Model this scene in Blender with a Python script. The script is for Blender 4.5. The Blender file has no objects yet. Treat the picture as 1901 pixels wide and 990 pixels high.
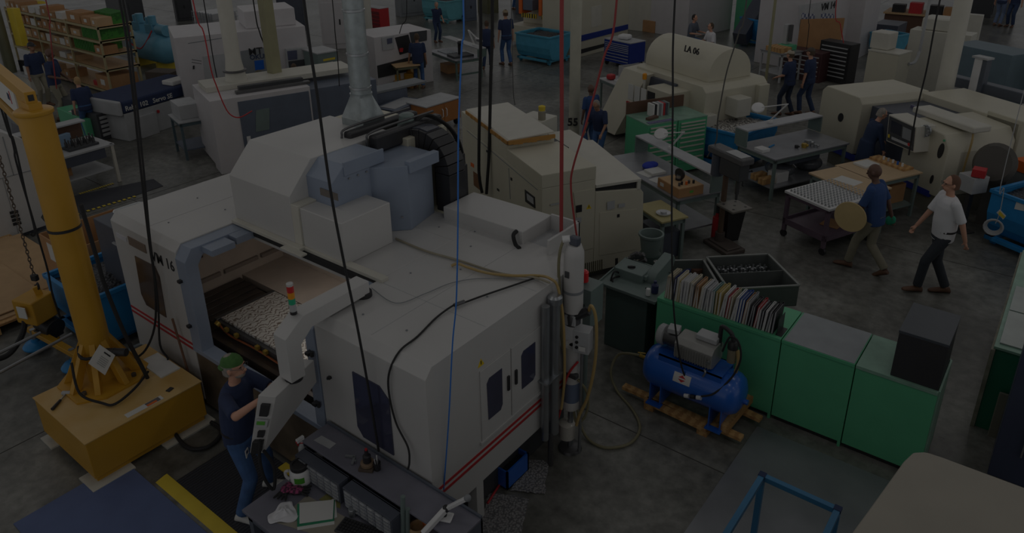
import bpy, bmesh, math, random
from mathutils import Vector as V, Matrix
random.seed(7)
PI = math.pi
S = bpy.context.scene
COL = S.collection

# ---------------- camera, light, exposure ----------------
CH = 5.7
YAW, PITCH, ROLL, FPX, CX, CY = -0.6630236, 0.3900628, -0.0135287, 1381.22, 949.98, 349.53
def _cam_axes():
    cy_, sy, cp, sp = math.cos(YAW), math.sin(YAW), math.cos(PITCH), math.sin(PITCH)
    f = V((cp*sy, cp*cy_, -sp)); r = V((cy_, -sy, 0)); u = r.cross(f)
    c, s = math.cos(ROLL), math.sin(ROLL)
    return c*r+s*u, -s*r+c*u, f
RX, UX, FX = _cam_axes()
cam = bpy.data.objects.new('camera', bpy.data.cameras.new('camera'))
COL.objects.link(cam)
cam.matrix_world = Matrix(((RX.x, UX.x, -FX.x, 0), (RX.y, UX.y, -FX.y, 0), (RX.z, UX.z, -FX.z, CH), (0, 0, 0, 1)))
cam.data.sensor_width = 36
cam.data.lens = 36*FPX/1901
cam.data.shift_x = (950.5-CX)/1901
cam.data.shift_y = -(495-CY)/1901
cam.data.clip_end = 200
S.camera = cam
S.view_settings.view_transform = 'Standard'
S.view_settings.look = 'None'
S.view_settings.gamma = 1
S.view_settings.use_curve_mapping = False
S.view_settings.exposure = -3.3
w = bpy.data.worlds.new('hall_ambience'); S.world = w; w.use_nodes = True
_n = w.node_tree.nodes; _l = w.node_tree.links          # bright hall walls low down, darker roof deck above
_t = _n.new('ShaderNodeTexCoord'); _s = _n.new('ShaderNodeSeparateXYZ'); _r = _n.new('ShaderNodeValToRGB')
_l.new(_t.outputs['Generated'], _s.inputs[0]); _l.new(_s.outputs['Z'], _r.inputs[0])
_e = _r.color_ramp.elements; _e[0].position = 0.0; _e[0].color = (1, 1, 1, 1); _e[1].position = .9; _e[1].color = (.16, .16, .165, 1)
_m = _r.color_ramp.elements.new(.35); _m.color = (.47, .47, .475, 1)
_l.new(_r.outputs[0], _n['Background'].inputs[0]); _n['Background'].inputs[1].default_value = 2.3
def area(x, y, z, sx, sy, e, rz=0, c=(1, .97, .92)):
    l = bpy.data.lights.new('high_bay_light', 'AREA'); l.shape = 'RECTANGLE'; l.size = sx; l.size_y = sy
    l.energy = e; l.color = c
    o = bpy.data.objects.new('high_bay_light', l); COL.objects.link(o)
    o.location = (x, y, z); o.rotation_euler = (0, 0, rz)
for gx in (-21, -14, -7, 0, 7, 13):
    for gy in (-4, 3, 10, 17, 24):
        area(gx, gy, 9.5, 2.0, 1.2, 112)

# ---------------- picking points of the place ----------------
def ray(px, py):
    return RX*((px-CX)/FPX) - UX*((py-CY)/FPX) + FX
CAMP = V((0, 0, CH))
def G(px, py, z=0.0):
    d = ray(px, py); return CAMP + d*((z-CH)/d.z)
def PX(px, py, x):
    d = ray(px, py); return CAMP + d*(x/d.x)
def PY(px, py, y):
    d = ray(px, py); return CAMP + d*(y/d.y)
def HT(g, px, py):
    d = ray(px, py); s = (g[0]*d.x+g[1]*d.y)/(d.x*d.x+d.y*d.y); return CH+s*d.z

# ---------------- materials ----------------
MATS = {}
def _dec(c):
    return c/12.92 if c <= .04045 else ((c+.055)/1.055)**2.4
def lin(c):      # photograph values at full print brightness -> surface reflectance
    return _dec(.3*c/255)/_dec(.3)*.92
def mat(name, rgb, rough=.5, metal=0, var=.12, scale=4, spec=.5, bump=0, rgb2=None, kind='noise', emit=0, alpha=1, trans=0, stretch=None, coat=0, dist=3, r0=.3, r1=.7):
    if name in MATS: return MATS[name]
    m = bpy.data.materials.new(name); m.use_nodes = True; nt = m.node_tree
    b = nt.nodes['Principled BSDF']
    c1 = [lin(v) for v in rgb]+[1]
    c2 = [lin(v) for v in rgb2]+[1] if rgb2 else [max(0, v*(1-var)) for v in c1[:3]]+[1]
    tc = nt.nodes.new('ShaderNodeTexCoord')
    src = tc.outputs['Object']
    if stretch:
        mp = nt.nodes.new('ShaderNodeMapping'); mp.inputs['Scale'].default_value = stretch
        nt.links.new(src, mp.inputs[0]); src = mp.outputs[0]
    if kind == 'noise':
        n = nt.nodes.new('ShaderNodeTexNoise'); n.inputs['Scale'].default_value = scale; n.inputs['Detail'].default_value = 4
        fo = n.outputs['Fac']
    elif kind == 'wave':
        n = nt.nodes.new('ShaderNodeTexWave'); n.inputs['Scale'].default_value = scale; n.inputs['Distortion'].default_value = dist; n.inputs['Detail Scale'].default_value = 1.6; n.inputs['Detail'].default_value = 2
        fo = n.outputs['Fac']
    elif kind == 'voronoi':
        n = nt.nodes.new('ShaderNodeTexVoronoi'); n.inputs['Scale'].default_value = scale
        fo = n.outputs['Distance']
    elif kind == 'brick':
        n = nt.nodes.new('ShaderNodeTexBrick'); n.inputs['Scale'].default_value = scale
        fo = n.outputs['Fac']
    elif kind == 'checker':
        n = nt.nodes.new('ShaderNodeTexChecker'); n.inputs['Scale'].default_value = scale
        fo = n.outputs['Fac']
    nt.links.new(src, n.inputs['Vector'])
    r = nt.nodes.new('ShaderNodeValToRGB')
    r.color_ramp.elements[0].position = r0; r.color_ramp.elements[1].position = r1
    r.color_ramp.elements[0].color = c1; r.color_ramp.elements[1].color = c2
    nt.links.new(fo, r.inputs[0]); nt.links.new(r.outputs[0], b.inputs['Base Color'])
    b.inputs['Roughness'].default_value = rough; b.inputs['Metallic'].default_value = metal
    b.inputs['Specular IOR Level'].default_value = spec
    if coat: b.inputs['Coat Weight'].default_value = coat; b.inputs['Coat Roughness'].default_value = .15
    if trans: b.inputs['Transmission Weight'].default_value = trans
    if alpha < 1: b.inputs['Alpha'].default_value = alpha
    if emit: b.inputs['Emission Color'].default_value = c1; b.inputs['Emission Strength'].default_value = emit
    if bump:
        bp = nt.nodes.new('ShaderNodeBump'); bp.inputs['Strength'].default_value = bump; bp.inputs['Distance'].default_value = .01
        nt.links.new(fo, bp.inputs['Height']); nt.links.new(bp.outputs[0], b.inputs['Normal'])
    MATS[name] = m
    return m
WHITE = mat('white_enamel', (193, 192, 190), .42, var=.06, scale=1.5)
CREAM = mat('cream_enamel', (198, 193, 172), .45, var=.08, scale=1.5)
CREAMD = mat('dull_cream_enamel', (176, 170, 140), .5, var=.1)
LCREAM = mat('light_cream_enamel', (202, 199, 186), .45, var=.08)
BGREY = mat('blue_grey_enamel', (130, 143, 164), .4, var=.08)
DGREY = mat('dark_grey_enamel', (62, 68, 82), .45)
SLATE = mat('slate_enamel', (84, 94, 112), .45)
MGREY = mat('medium_grey_paint', (125, 130, 134), .5)
LGREY = mat('light_grey_paint', (176, 178, 180), .5)
GGREY = mat('green_grey_paint', (104, 122, 118), .5)
DGG = mat('dark_green_grey_paint', (58, 78, 74), .5)
BLACK = mat('black_plastic', (22, 22, 24), .45)
RUBBER = mat('black_rubber', (18, 18, 19), .75)
CHAR = mat('charcoal_plastic', (48, 50, 54), .5)
STEEL = mat('brushed_steel', (170, 174, 178), .35, .85, scale=8)
DSTEEL = mat('dark_steel', (92, 92, 94), .4, .7, scale=6)
ALU = mat('aluminium', (200, 202, 204), .32, .8)
GALV = mat('galvanised_steel', (168, 178, 180), .4, .6, var=.25, scale=10)
YEL = mat('crane_yellow_paint', (198, 142, 24), .42, var=.12, scale=2)
YELD = mat('safety_yellow', (226, 196, 40), .55)
GRN = mat('cabinet_green_enamel', (76, 176, 124), .42, var=.07)
GRNL = mat('worn_green_top', (128, 172, 150), .35, var=.25, scale=6)
BLU = mat('blue_tank_paint', (16, 84, 190), .3, var=.08, coat=.4)
TURQ = mat('turquoise_paint', (64, 160, 196), .45, var=.18)
BINB = mat('bin_blue_paint', (20, 128, 200), .45, var=.18)
RED = mat('red_paint', (190, 28, 34), .45)
ORANGE = mat('orange_plastic', (230, 96, 20), .5)
WOOD = mat('pine_wood', (196, 150, 88), .7, rgb2=(164, 116, 62), kind='wave', scale=3, stretch=(1, 8, 8))
WOODL = mat('plywood', (204, 168, 120), .65, rgb2=(186, 148, 100), kind='noise', scale=3, stretch=(1, 6, 6))
CARD = mat('cardboard', (178, 128, 80), .85, var=.14)
CARDL = mat('light_cardboard', (196, 158, 112), .85, var=.12)
PAPER = mat('white_paper', (214, 214, 210), .8, var=.03)
GLASSD = mat('tinted_window_glass', (46, 48, 72), .08, var=.2)
SKINL = mat('fair_skin', (206, 148, 120), .55, var=.08)
SKINM = mat('tan_skin', (160, 112, 84), .55, var=.08)
SKIND = mat('dark_skin', (92, 60, 46), .5, var=.1)
NAVY = mat('navy_cotton', (26, 40, 78), .9, var=.15, scale=8)
NAVYB = mat('bright_navy_cotton', (30, 62, 120), .9, var=.15, scale=8)
DENIM = mat('blue_denim', (52, 92, 150), .9, var=.3, scale=9)
DENIMD = mat('dark_denim', (34, 54, 92), .9, var=.25, scale=9)
KHAKI = mat('khaki_cloth', (138, 132, 112), .9, var=.15, scale=8)
WSHIRT = mat('white_shirt_cotton', (222, 222, 226), .9, var=.06)
HAIRB = mat('brown_hair', (74, 54, 36), .8, var=.3, scale=30)
HAIRG = mat('grey_hair', (150, 142, 132), .8, var=.3, scale=30)
HAIRK = mat('black_hair', (26, 22, 20), .8)
HAIRL = mat('blond_hair', (170, 134, 84), .8, var=.2, scale=30)
SHOE = mat('brown_leather', (92, 58, 38), .6)
SHOEW = mat('white_leather', (212, 212, 208), .6)
SHOEK = mat('black_leather', (26, 24, 24), .5)
CHIPS = mat('metal_chips', (70, 72, 78), .5, .4, rgb2=(16, 17, 20), kind='voronoi', scale=30, bump=1)
CHIPSL = mat('bright_metal_chips', (210, 206, 200), .45, .3, rgb2=(90, 88, 86), kind='voronoi', scale=26, bump=1)
MAROON = mat('maroon_paint', (92, 72, 88), .5)
BROWNC = mat('brown_laminate', (178, 108, 50), .5, var=.1)

# ---------------- mesh building ----------------
FR = {}          # object name -> (location, rz)
def rotm(rx=0, ry=0, rz=0):
    return Matrix.Rotation(rz, 4, 'Z') @ Matrix.Rotation(ry, 4, 'Y') @ Matrix.Rotation(rx, 4, 'X')
class MB:
    def __init__(s): s.bm = bmesh.new(); s.mi = 0
    def face(s, vs):
        try: f = s.bm.faces.new(vs)
        except ValueError: return None
        f.material_index = s.mi; return f
    def hexa(s, c):       # 8 corners, bottom 4 ccw then top 4
        v = [s.bm.verts.new(p) for p in c]
        for q in ((0, 3, 2, 1), (4, 5, 6, 7), (0, 1, 5, 4), (1, 2, 6, 5), (2, 3, 7, 6), (3, 0, 4, 7)): s.face([v[i] for i in q])
        return s
    def box(s, x0, x1, y0, y1, z0, z1):
        return s.hexa([(x0, y0, z0), (x1, y0, z0), (x1, y1, z0), (x0, y1, z0), (x0, y0, z1), (x1, y0, z1), (x1, y1, z1), (x0, y1, z1)])
    def obox(s, c, sz, rz=0, rx=0, ry=0):
        m = Matrix.Translation(c) @ rotm(rx, ry, rz); a, b, h = sz[0]/2, sz[1]/2, sz[2]/2
        return s.hexa([(m @ V(p))[:] for p in ((-a, -b, -h), (a, -b, -h), (a, b, -h), (-a, b, -h), (-a, -b, h), (a, -b, h), (a, b, h), (-a, b, h))])
    def prism(s, poly, axis, a, b):     # polygon in the two other axes, extruded a..b along axis
        def mk(p, t):
            return {'x': (t, p[0], p[1]), 'y': (p[0], t, p[1]), 'z': (p[0], p[1], t)}[axis]
        A = [s.bm.verts.new(mk(p, a)) for p in poly]; B = [s.bm.verts.new(mk(p, b)) for p in poly]
        s.face(A); s.face(B[::-1]); n = len(poly)
        for i in range(n): s.face([A[i], B[i], B[(i+1) % n], A[(i+1) % n]])
        return s
    def loft(s, rings, cap=True, closed=True):
        R = [[s.bm.verts.new(p) for p in r] for r in rings]; n = len(R[0])
        for a, b in zip(R, R[1:]):
            for i in range(n if closed else n-1): s.face([a[i], a[(i+1) % n], b[(i+1) % n], b[i]])
        if cap and closed: s.face(R[0][::-1]); s.face(R[-1])
        return s
    def cyl(s, p0, p1, r0, r1=None, n=16):
        r1 = r0 if r1 is None else r1; p0 = V(p0); p1 = V(p1); d = (p1-p0).normalized()
        a = d.orthogonal().normalized(); b = d.cross(a)
        ring = lambda p, r: [(p+(a*math.cos(2*PI*i/n)+b*math.sin(2*PI*i/n))*max(r, 1e-4))[:] for i in range(n)]
        return s.loft([ring(p0, r0), ring(p1, r1)])
    def lathe(s, prof, c=(0, 0, 0), n=24, axis=(0, 0, 1)):
        d = V(axis).normalized(); a = d.orthogonal().normalized(); b = d.cross(a); c = V(c)
        return s.loft([[(c+d*z+(a*math.cos(2*PI*i/n)+b*math.sin(2*PI*i/n))*max(r, 1e-4))[:] for i in range(n)] for r, z in prof])
    def tube(s, pts, r, n=8, smooth=True, taper=None):
        pts = [V(p) for p in pts]
        if smooth and len(pts) > 2: pts = catmull(pts)
        t = [(pts[min(i+1, len(pts)-1)]-pts[max(i-1, 0)]).normalized() for i in range(len(pts))]
        a = t[0].orthogonal().normalized(); rings = []
        for i, p in enumerate(pts):
            a = (a-t[i]*a.dot(t[i]))
            a = a.normalized() if a.length > 1e-6 else t[i].orthogonal().normalized()
            b = t[i].cross(a); rr = r if taper is None else r+(taper-r)*i/(len(pts)-1)
            rings.append([(p+(a*math.cos(2*PI*k/n)+b*math.sin(2*PI*k/n))*rr)[:] for k in range(n)])
        return s.loft(rings)
    def ell(s, c, r, n=16, m=10, rot=None):
        c = V(c); rings = []
        for j in range(m+1):
            ph = -PI/2+PI*j/m
            ring = []
            for i in range(n):
                p = V((r[0]*math.cos(ph)*math.cos(2*PI*i/n), r[1]*math.cos(ph)*math.sin(2*PI*i/n), r[2]*math.sin(ph)))
                if abs(math.cos(ph)) < 1e-6: p = V((1e-4*math.cos(2*PI*i/n), 1e-4*math.sin(2*PI*i/n), p.z))
                if rot: p = rot @ p
                ring.append((c+p)[:])
            rings.append(ring)
        return s.loft(rings)
    def quad(s, *pts): s.face([s.bm.verts.new(p) for p in pts]); return s
def catmull(P, k=6):
    out = []; n = len(P)
    for i in range(n-1):
        a, b, c, d = P[max(i-1, 0)], P[i], P[i+1], P[min(i+2, n-1)]
        for j in range(k):
            t = j/k
            out.append(.5*((2*b)+(c-a)*t+(2*a-5*b+4*c-d)*t*t+(3*b-a-3*c+d)*t**3))
    out.append(P[-1]); return out
def tag(o, label=None, cat=None, group=None, kind=None):
    if label: o['label'] = label
    if cat: o['category'] = cat
    if group: o['group'] = group
    if kind: o['kind'] = kind
    return o
def frame_of(o):
    m = Matrix.Identity(4)
    while o is not None:
        l, rz = FR.get(o.name, (V((0, 0, 0)), 0)); m = (Matrix.Translation(l) @ Matrix.Rotation(rz, 4, 'Z')) @ m; o = o.parent
    return m
def thing(name, label, cat, loc=(0, 0, 0), rz=0, group=None):
    o = bpy.data.objects.new(name, None); COL.objects.link(o); o.empty_display_size = .1
    o.location = loc; o.rotation_euler = (0, 0, rz); FR[o.name] = (V(loc), rz)
    return tag(o, label, cat, group)
def done(name, mb, mats, parent=None, local=False, bev=0, label=None, cat=None, group=None, kind=None, seg=2, loc=None, flat=False):
    bm = mb.bm
    bmesh.ops.recalc_face_normals(bm, faces=bm.faces)
    if parent is not None:
        if not local: bm.transform(frame_of(parent).inverted())
        base = V((0, 0, 0))
    else:
        if loc is None:
            xs = [v.co for v in bm.verts]
            base = V(((min(v.x for v in xs)+max(v.x for v in xs))/2, (min(v.y for v in xs)+max(v.y for v in xs))/2, min(v.z for v in xs)))
        else: base = V(loc)
        if not local: bm.transform(Matrix.Translation(-base))
    bm.normal_update()
    if not flat:
        for e in bm.edges:
            e.smooth = len(e.link_faces) == 2 and e.calc_face_angle(3) < .62
        for f in bm.faces: f.smooth = True
    me = bpy.data.meshes.new(name); bm.to_mesh(me); bm.free()
    for m in (mats if isinstance(mats, (list, tuple)) else [mats]): me.materials.append(m)
    o = bpy.data.objects.new(name, me); COL.objects.link(o)
    if parent is not None: o.parent = parent
    else: o.location = base
    FR[o.name] = (base, 0)
    if bev:
        b = o.modifiers.new('bevel', 'BEVEL'); b.width = bev; b.segments = seg; b.limit_method = 'ANGLE'; b.angle_limit = .6; b.harden_normals = True
    return tag(o, label, cat, group, kind)
KIDS = {}
def copy_tree(o, loc=None, rz=None, label=None, group=None, scale=None, parent=None):
    c = o.copy(); COL.objects.link(c)
    if parent is not None: c.parent = parent
    if loc is not None: c.location = loc
    if rz is not None: c.rotation_euler = (0, 0, rz)
    if scale is not None: c.scale = (scale,)*3 if not isinstance(scale, tuple) else scale
    if label: c['label'] = label
    if group: c['group'] = group
    for ch in list(o.children): copy_tree(ch, parent=c)
    return c
def text(name, s, size, origin, xdir, ydir, m, parent, ext=.002):
    cu = bpy.data.curves.new('lettering', 'FONT'); cu.body = s; cu.size = size; cu.extrude = ext/2; cu.offset = size*.012; cu.resolution_u = 2
    t = bpy.data.objects.new('lettering', cu); COL.objects.link(t)
    dg = bpy.context.evaluated_depsgraph_get(); me = bpy.data.meshes.new_from_object(t.evaluated_get(dg))
    COL.objects.unlink(t); bpy.data.objects.remove(t)
    x = V(xdir).normalized(); y = V(ydir).normalized(); z = x.cross(y)
    M4 = Matrix(((x.x, y.x, z.x, origin[0]), (x.y, y.y, z.y, origin[1]), (x.z, y.z, z.z, origin[2]), (0, 0, 0, 1)))
    me.transform(frame_of(parent).inverted() @ M4); me.name = name; me.materials.clear(); me.materials.append(m)
    o = bpy.data.objects.new(name, me); COL.objects.link(o); o.parent = parent; FR[o.name] = (V((0, 0, 0)), 0)
    return o
def bx3(L, N, R, h):
    a, b, c = G(*L, h), G(*N, h), G(*R, h); return min(a.x, b.x), max(a.x, b.x), min(b.y, c.y), max(b.y, c.y)
# ---------------- the setting ----------------
fm = bpy.data.materials.new('polished_concrete'); fm.use_nodes = True; nt = fm.node_tree; bs = nt.nodes['Principled BSDF']
tc = nt.nodes.new('ShaderNodeTexCoord')
def _noise(sc, det, stretch=None):
    n = nt.nodes.new('ShaderNodeTexNoise'); n.inputs['Scale'].default_value = sc; n.inputs['Detail'].default_value = det; n.inputs['Roughness'].default_value = .62
    src = tc.outputs['Object']
    if stretch:
        mp = nt.nodes.new('ShaderNodeMapping'); mp.inputs['Scale'].default_value = stretch; nt.links.new(src, mp.inputs[0]); src = mp.outputs[0]
    nt.links.new(src, n.inputs['Vector']); return n.outputs['Fac']
def _ramp(fac, a, b, p0=.3, p1=.7):
    r = nt.nodes.new('ShaderNodeValToRGB'); r.color_ramp.elements[0].position = p0; r.color_ramp.elements[1].position = p1
    r.color_ramp.elements[0].color = [lin(v) for v in a]+[1]; r.color_ramp.elements[1].color = [lin(v) for v in b]+[1]
    nt.links.new(fac, r.inputs[0]); return r.outputs[0]
base = _ramp(_noise(.55, 8), (84, 84, 78), (142, 142, 135), .38, .66)
fine = _ramp(_noise(7, 10), (150, 150, 150), (255, 255, 255), .3, .62)
mx = nt.nodes.new('ShaderNodeMix'); mx.data_type = 'RGBA'; mx.blend_type = 'MULTIPLY'; mx.inputs[0].default_value = .75
nt.links.new(base, mx.inputs[6]); nt.links.new(fine, mx.inputs[7])
nt.links.new(mx.outputs[2], bs.inputs['Base Color'])
rr = nt.nodes.new('ShaderNodeMapRange'); rr.inputs[3].default_value = .2; rr.inputs[4].default_value = .45
nt.links.new(_noise(1.1, 6), rr.inputs[0]); nt.links.new(rr.outputs[0], bs.inputs['Roughness'])
bs.inputs['Specular IOR Level'].default_value = .45
m = MB(); m.box(-60, 14, -6, 75, -.2, 0); done('floor', m, fm, kind='structure', loc=(0, 0, 0))
JOINT = mat('joint_filler', (52, 50, 46), .8)
i = 0
for x in (-14.2, -8.4, 1.6):
    i += 1; m = MB(); m.box(x, x+.012, -3, 60, 0, .002); done('trim_%d' % i, m, JOINT, kind='structure', loc=(0, 0, 0))
for y in (6.05, 12.6, 19.2):
    i += 1; m = MB(); m.box(-50, 12, y, y+.012, 0, .002); done('trim_%d' % i, m, JOINT, kind='structure', loc=(0, 0, 0))

# ---------------- large milling machine VM 16 ----------------
X0, X1, Y0, Y1 = -8.75, -3.57, 3.42, 5.76
REDST = mat('red_stripe', (176, 26, 30), .5); LETT = mat('black_lettering', (16, 16, 18), .6)
TAN = mat('machine_interior_tan', (184, 168, 154), .55, var=.12); TELE = mat('oiled_steel_cover', (64, 52, 44), .3, .35, rgb2=(40, 34, 32), scale=3)
PLATE = mat('machined_plate', (226, 222, 216), .35, .35, rgb2=(120, 104, 90), kind='wave', scale=5.0, stretch=(1.0, 1.6, 1), dist=11, r0=.68, r1=.92)
BSHEEN = mat('brown_sheen_panel', (120, 104, 84), .4, .3, var=.5, scale=3)  # brownish metallic sheen of the apron steel put into its colour
vm = thing('milling_machine', 'large white enclosed milling machine marked VM 16 with red stripes and open roof', 'milling machine', (-6.1, 4.6, 0))
chp = lambda z0, y1, zt=2.13: [(Y0, z0), (y1, z0), (y1, zt), (3.50, zt), (Y0, 2.04)]
m = MB(); m.prism(chp(.51, Y1), 'x', -4.96, X1)
m.box(-7.3, -4.96, 5.3, Y1, .5, 2.13).box(-7.3, -4.96, 4.2, 5.3, 1.98, 2.13)
m.prism([(Y0, .1), (3.60, .1), (3.60, 2.0), (5.3, 2.0), (5.3, 2.13), (3.50, 2.13), (Y0, 2.04)], 'x', X0, -7.3)
m.box(X0, -8.14, 3.60, Y1, .3, 2.0).box(-8.14, -7.3, 5.3, Y1, .5, 2.13)
m.box(-4.86, X1-.05, Y0, 3.47, .1, .51)
body = done('enclosure', m, WHITE, vm, bev=.008)
m = MB(); m.box(-8.6, -3.75, 3.75, 5.7, 0, .5); done('machine_base', m, mat('machine_base_paint', (50, 52, 56), .6), vm)
m = MB(); m.box(-7.3, -4.96, Y0+.01, 3.5, .05, .8); done('front_apron', m, BSHEEN, vm)
m = MB(); m.box(-7.3, -4.96, 3.40, 3.56, .8, .86); done('door_sill', m, BGREY, vm, bev=.005)
for x in (-7.3, -5.1):
    m = MB(); m.prism([(3.405, .84), (3.405, 1.98), (3.50, 2.115), (4.19, 2.115), (4.19, 2.0), (3.62, 2.0), (3.55, 1.9), (3.55, .84)], 'x', x, x+(.20 if x < -6 else .135))
    done('door_frame', m, BGREY, vm, bev=.006)
m = MB(); m.box(-7.1, -6.9, 3.62, 3.9, 2.03, 2.1).box(-7.1, -6.95, 3.95, 4.18, 2.03, 2.11); done('door_track', m, BGREY, vm)
# roof rail behind the opening
m = MB(); m.box(-7.32, -4.88, 4.19, 4.28, 2.125, 2.165); done('roof_rail', m, LCREAM, vm, bev=.004)
m = MB(); m.box(-7.3, -4.9, 4.165, 4.195, 2.05, 2.12); done('roof_seal', m, RUBBER, vm)
for b_ in ((-5.3, X1-.02, 4.95, 4.956), (-4.3, -4.294, 3.52, 5.65), (-8.0, -7.994, 3.52, 5.65), (-4.96, X1-.02, 4.2, 4.206)):
    m = MB(); m.box(*b_, 2.13, 2.1315); done('roof_seam', m, LGREY, vm)
for x, y in ((-4.8, 4.5), (-4.45, 4.85), (-3.9, 4.6), (-4.1, 3.75), (-4.6, 3.7), (-3.75, 5.2), (-4.7, 5.3), (-8.3, 4.3), (-7.7, 4.3), (-7.9, 3.7), (-4.9, 5.6), (-5.3, 5.45)):
    m = MB(); m.cyl((x, y, 2.13), (x, y, 2.138), .010, n=8); done('roof_screw', m, MGREY, vm)
# interior
m = MB(); m.box(-8.14, -8.10, 3.6, 5.3, .5, 2.0).box(-8.1, -4.96, 5.25, 5.3, .5, 1.98).box(-8.1, -4.96, 4.6, 5.25, .9, .99).box(-8.1, -4.96, 3.56, 4.6, .5, .62)
done('interior_lining', m, TAN, vm)
m = MB()
for y0, y1 in ((3.75, 4.12), (4.3, 4.78)):
    m.box(-8.10, -8.085, y0, y1, 1.45, 1.47).box(-8.10, -8.085, y0, y0+.02, 1.45, 1.8).box(-8.10, -8.085, y1-.02, y1, 1.45, 1.8)
m.box(-8.1, -8.06, 3.7, 4.3, 1.12, 1.17).box(-8.1, -8.06, 4.36, 4.85, 1.12, 1.17).box(-8.1, -8.05, 4.9, 5.25, 1.12, 1.17)
m.box(-8.1, -5.0, 5.23, 5.25, 1.3, 1.32)
done('interior_ledge', m, mat('interior_ledge_paint', (132, 118, 108), .5), vm)
m = MB()
for k in range(5): m.box(-8.06+.0*k, -7.46, 3.76+.0*k, 4.55, .93, .94) if k == 0 else m.box(-8.06, -8.06+.6-.12*k, 3.76, 4.54, .94+.012*(k-1), .94+.012*k)
done('telescopic_cover', m, TELE, vm, bev=.003)
m = MB(); m.box(-7.44, -4.98, 3.78, 4.62, .72, .97); m.box(-7.44, -7.38, 3.78, 4.62, .97, .985); done('work_table', m, DSTEEL, vm, bev=.005)
m = MB(); m.box(-7.36, -5.0, 3.83, 4.58, .97, 1.0); done('part_plate', m, PLATE, vm, bev=.003)
m = MB(); m.box(-7.4, -4.98, 3.64, 3.78, .62, .86); done('chip_chute', m, TELE, vm)
m = MB(); m.tube([(-7.35, 3.76, .99), (-7.1, 3.75, .9), (-6.6, 3.76, .91), (-6.0, 3.75, .9), (-5.2, 3.76, .9)], .012)
done('copper_coolant_pipe', m, mat('copper', (184, 96, 50), .35, .7), vm)
m = MB()
for x in (-7.15, -6.95, -6.55, -6.4): m.obox((x, 3.755, .95), (.05, .04, .045)); 
m.cyl((-7.3, 3.72, .97), (-7.3, 3.76, .99), .035)
done('brass_fitting', m, mat('brass', (190, 156, 60), .35, .6), vm)
wl_ = bpy.data.lights.new('machine_work_light', 'AREA'); wl_.shape = 'RECTANGLE'; wl_.size = 1.6; wl_.size_y = .12; wl_.energy = 22; wl_.color = (1, .95, .88)
wlo = bpy.data.objects.new('machine_work_light', wl_); COL.objects.link(wlo); wlo.location = (-6.0, 4.75, 1.93); wlo.parent = vm; wlo.location = V((-6.2, 4.6, 1.93))-vm.location
# front panel details
def poly_front(pts, y, th=.01):
    return [(PY(px, py, y).x, PY(px, py, y).z) for px, py in pts]
m = MB(); m.prism(poly_front([(251, 475), (288, 494), (297, 514), (309.5, 589.5), (272.7, 566), (263, 545)], Y0), 'y', Y0-.008, Y0); done('left_window', m, mat('amber_window_glass', (70, 54, 48), .1), vm)
m = MB(); m.prism([(-4.47, 1.74), (-4.13, 1.74), (-4.02, 1.64), (-4.02, 1.05), (-4.41, 1.05), (-4.48, 1.14)], 'y', Y0-.012, Y0); done('right_window', m, GLASSD, vm)
m = MB(); m.box(-8.36, -7.97, Y0-.01, Y0, 1.83, 1.94); done('name_plate', m, mat('bronze_plate', (128, 108, 92), .4, .3), vm)
m = MB(); m.box(-8.66, -8.42, Y0-.006, Y0, 1.84, 1.9); done('maker_badge', m, mat('pale_badge', (206, 206, 214), .4), vm)
for z in (.865, .80):
    m = MB(); m.box(X0+.02, -7.32, Y0-.006, Y0, z-.014, z+.014); done('red_stripe', m, REDST, vm)
    m = MB(); m.box(X1, X1+.006, Y0+.02, Y1, z-.014, z+.014); m.box(-3.9, X1, Y0-.006, Y0, z-.014, z+.014); done('red_stripe', m, REDST, vm)
text('lettering', 'VM 16', .185, (-7.87, Y0-.004, 1.78), (1, 0, 0), (0, 0, 1), LETT, vm)
m = MB(); m.obox((-4.8, Y0-.02, 1.535), (.035, .03, .02)); m.cyl((-4.8, Y0, 1.535), (-4.8, Y0-.045, 1.535), .01); done('door_knob', m, BLACK, vm)
for z in (1.72, 1.15):
    m = MB(); m.obox((-5.03, 3.38, z), (.05, .06, .03)); m.cyl((-4.99, 3.38, z-.02), (-4.99, 3.38, z+.03), .018); done('hinge', m, BLACK, vm)
    m = MB(); m.obox((-7.25, 3.39, z), (.05, .05, .03)); done('hinge', m, BLACK, vm)
# side doors
for y0, y1 in ((4.075, 4.505), (4.52, 5.05)):
    m = MB(); m.box(X1, X1+.012, y0, y1, .985, 1.745); done('side_door', m, WHITE, vm, bev=.003)
m = MB(); m.box(X1, X1+.022, 4.05, 5.07, .955, .985); done('side_door_sill', m, WHITE, vm, bev=.003)
m = MB(); m.prism([(4.165, 1.17), (4.34, 1.17), (4.37, 1.22), (4.37, 1.615), (4.19, 1.615), (4.155, 1.57)], 'x', X1+.012, X1+.018); done('side_window', m, GLASSD, vm)
m = MB(); m.prism([(4.67, 1.20), (4.85, 1.20), (4.885, 1.24), (4.885, 1.62), (4.70, 1.62), (4.665, 1.58)], 'x', X1+.012, X1+.018); done('side_window', m, GLASSD, vm)
for y in (4.46, 4.575):
    m = MB(); m.box(X1+.012, X1+.03, y-.015, y+.015, 1.32, 1.48); done('side_door_handle', m, BLACK, vm, bev=.004)
TRI = mat('warning_yellow', (232, 196, 20), .5)
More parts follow.
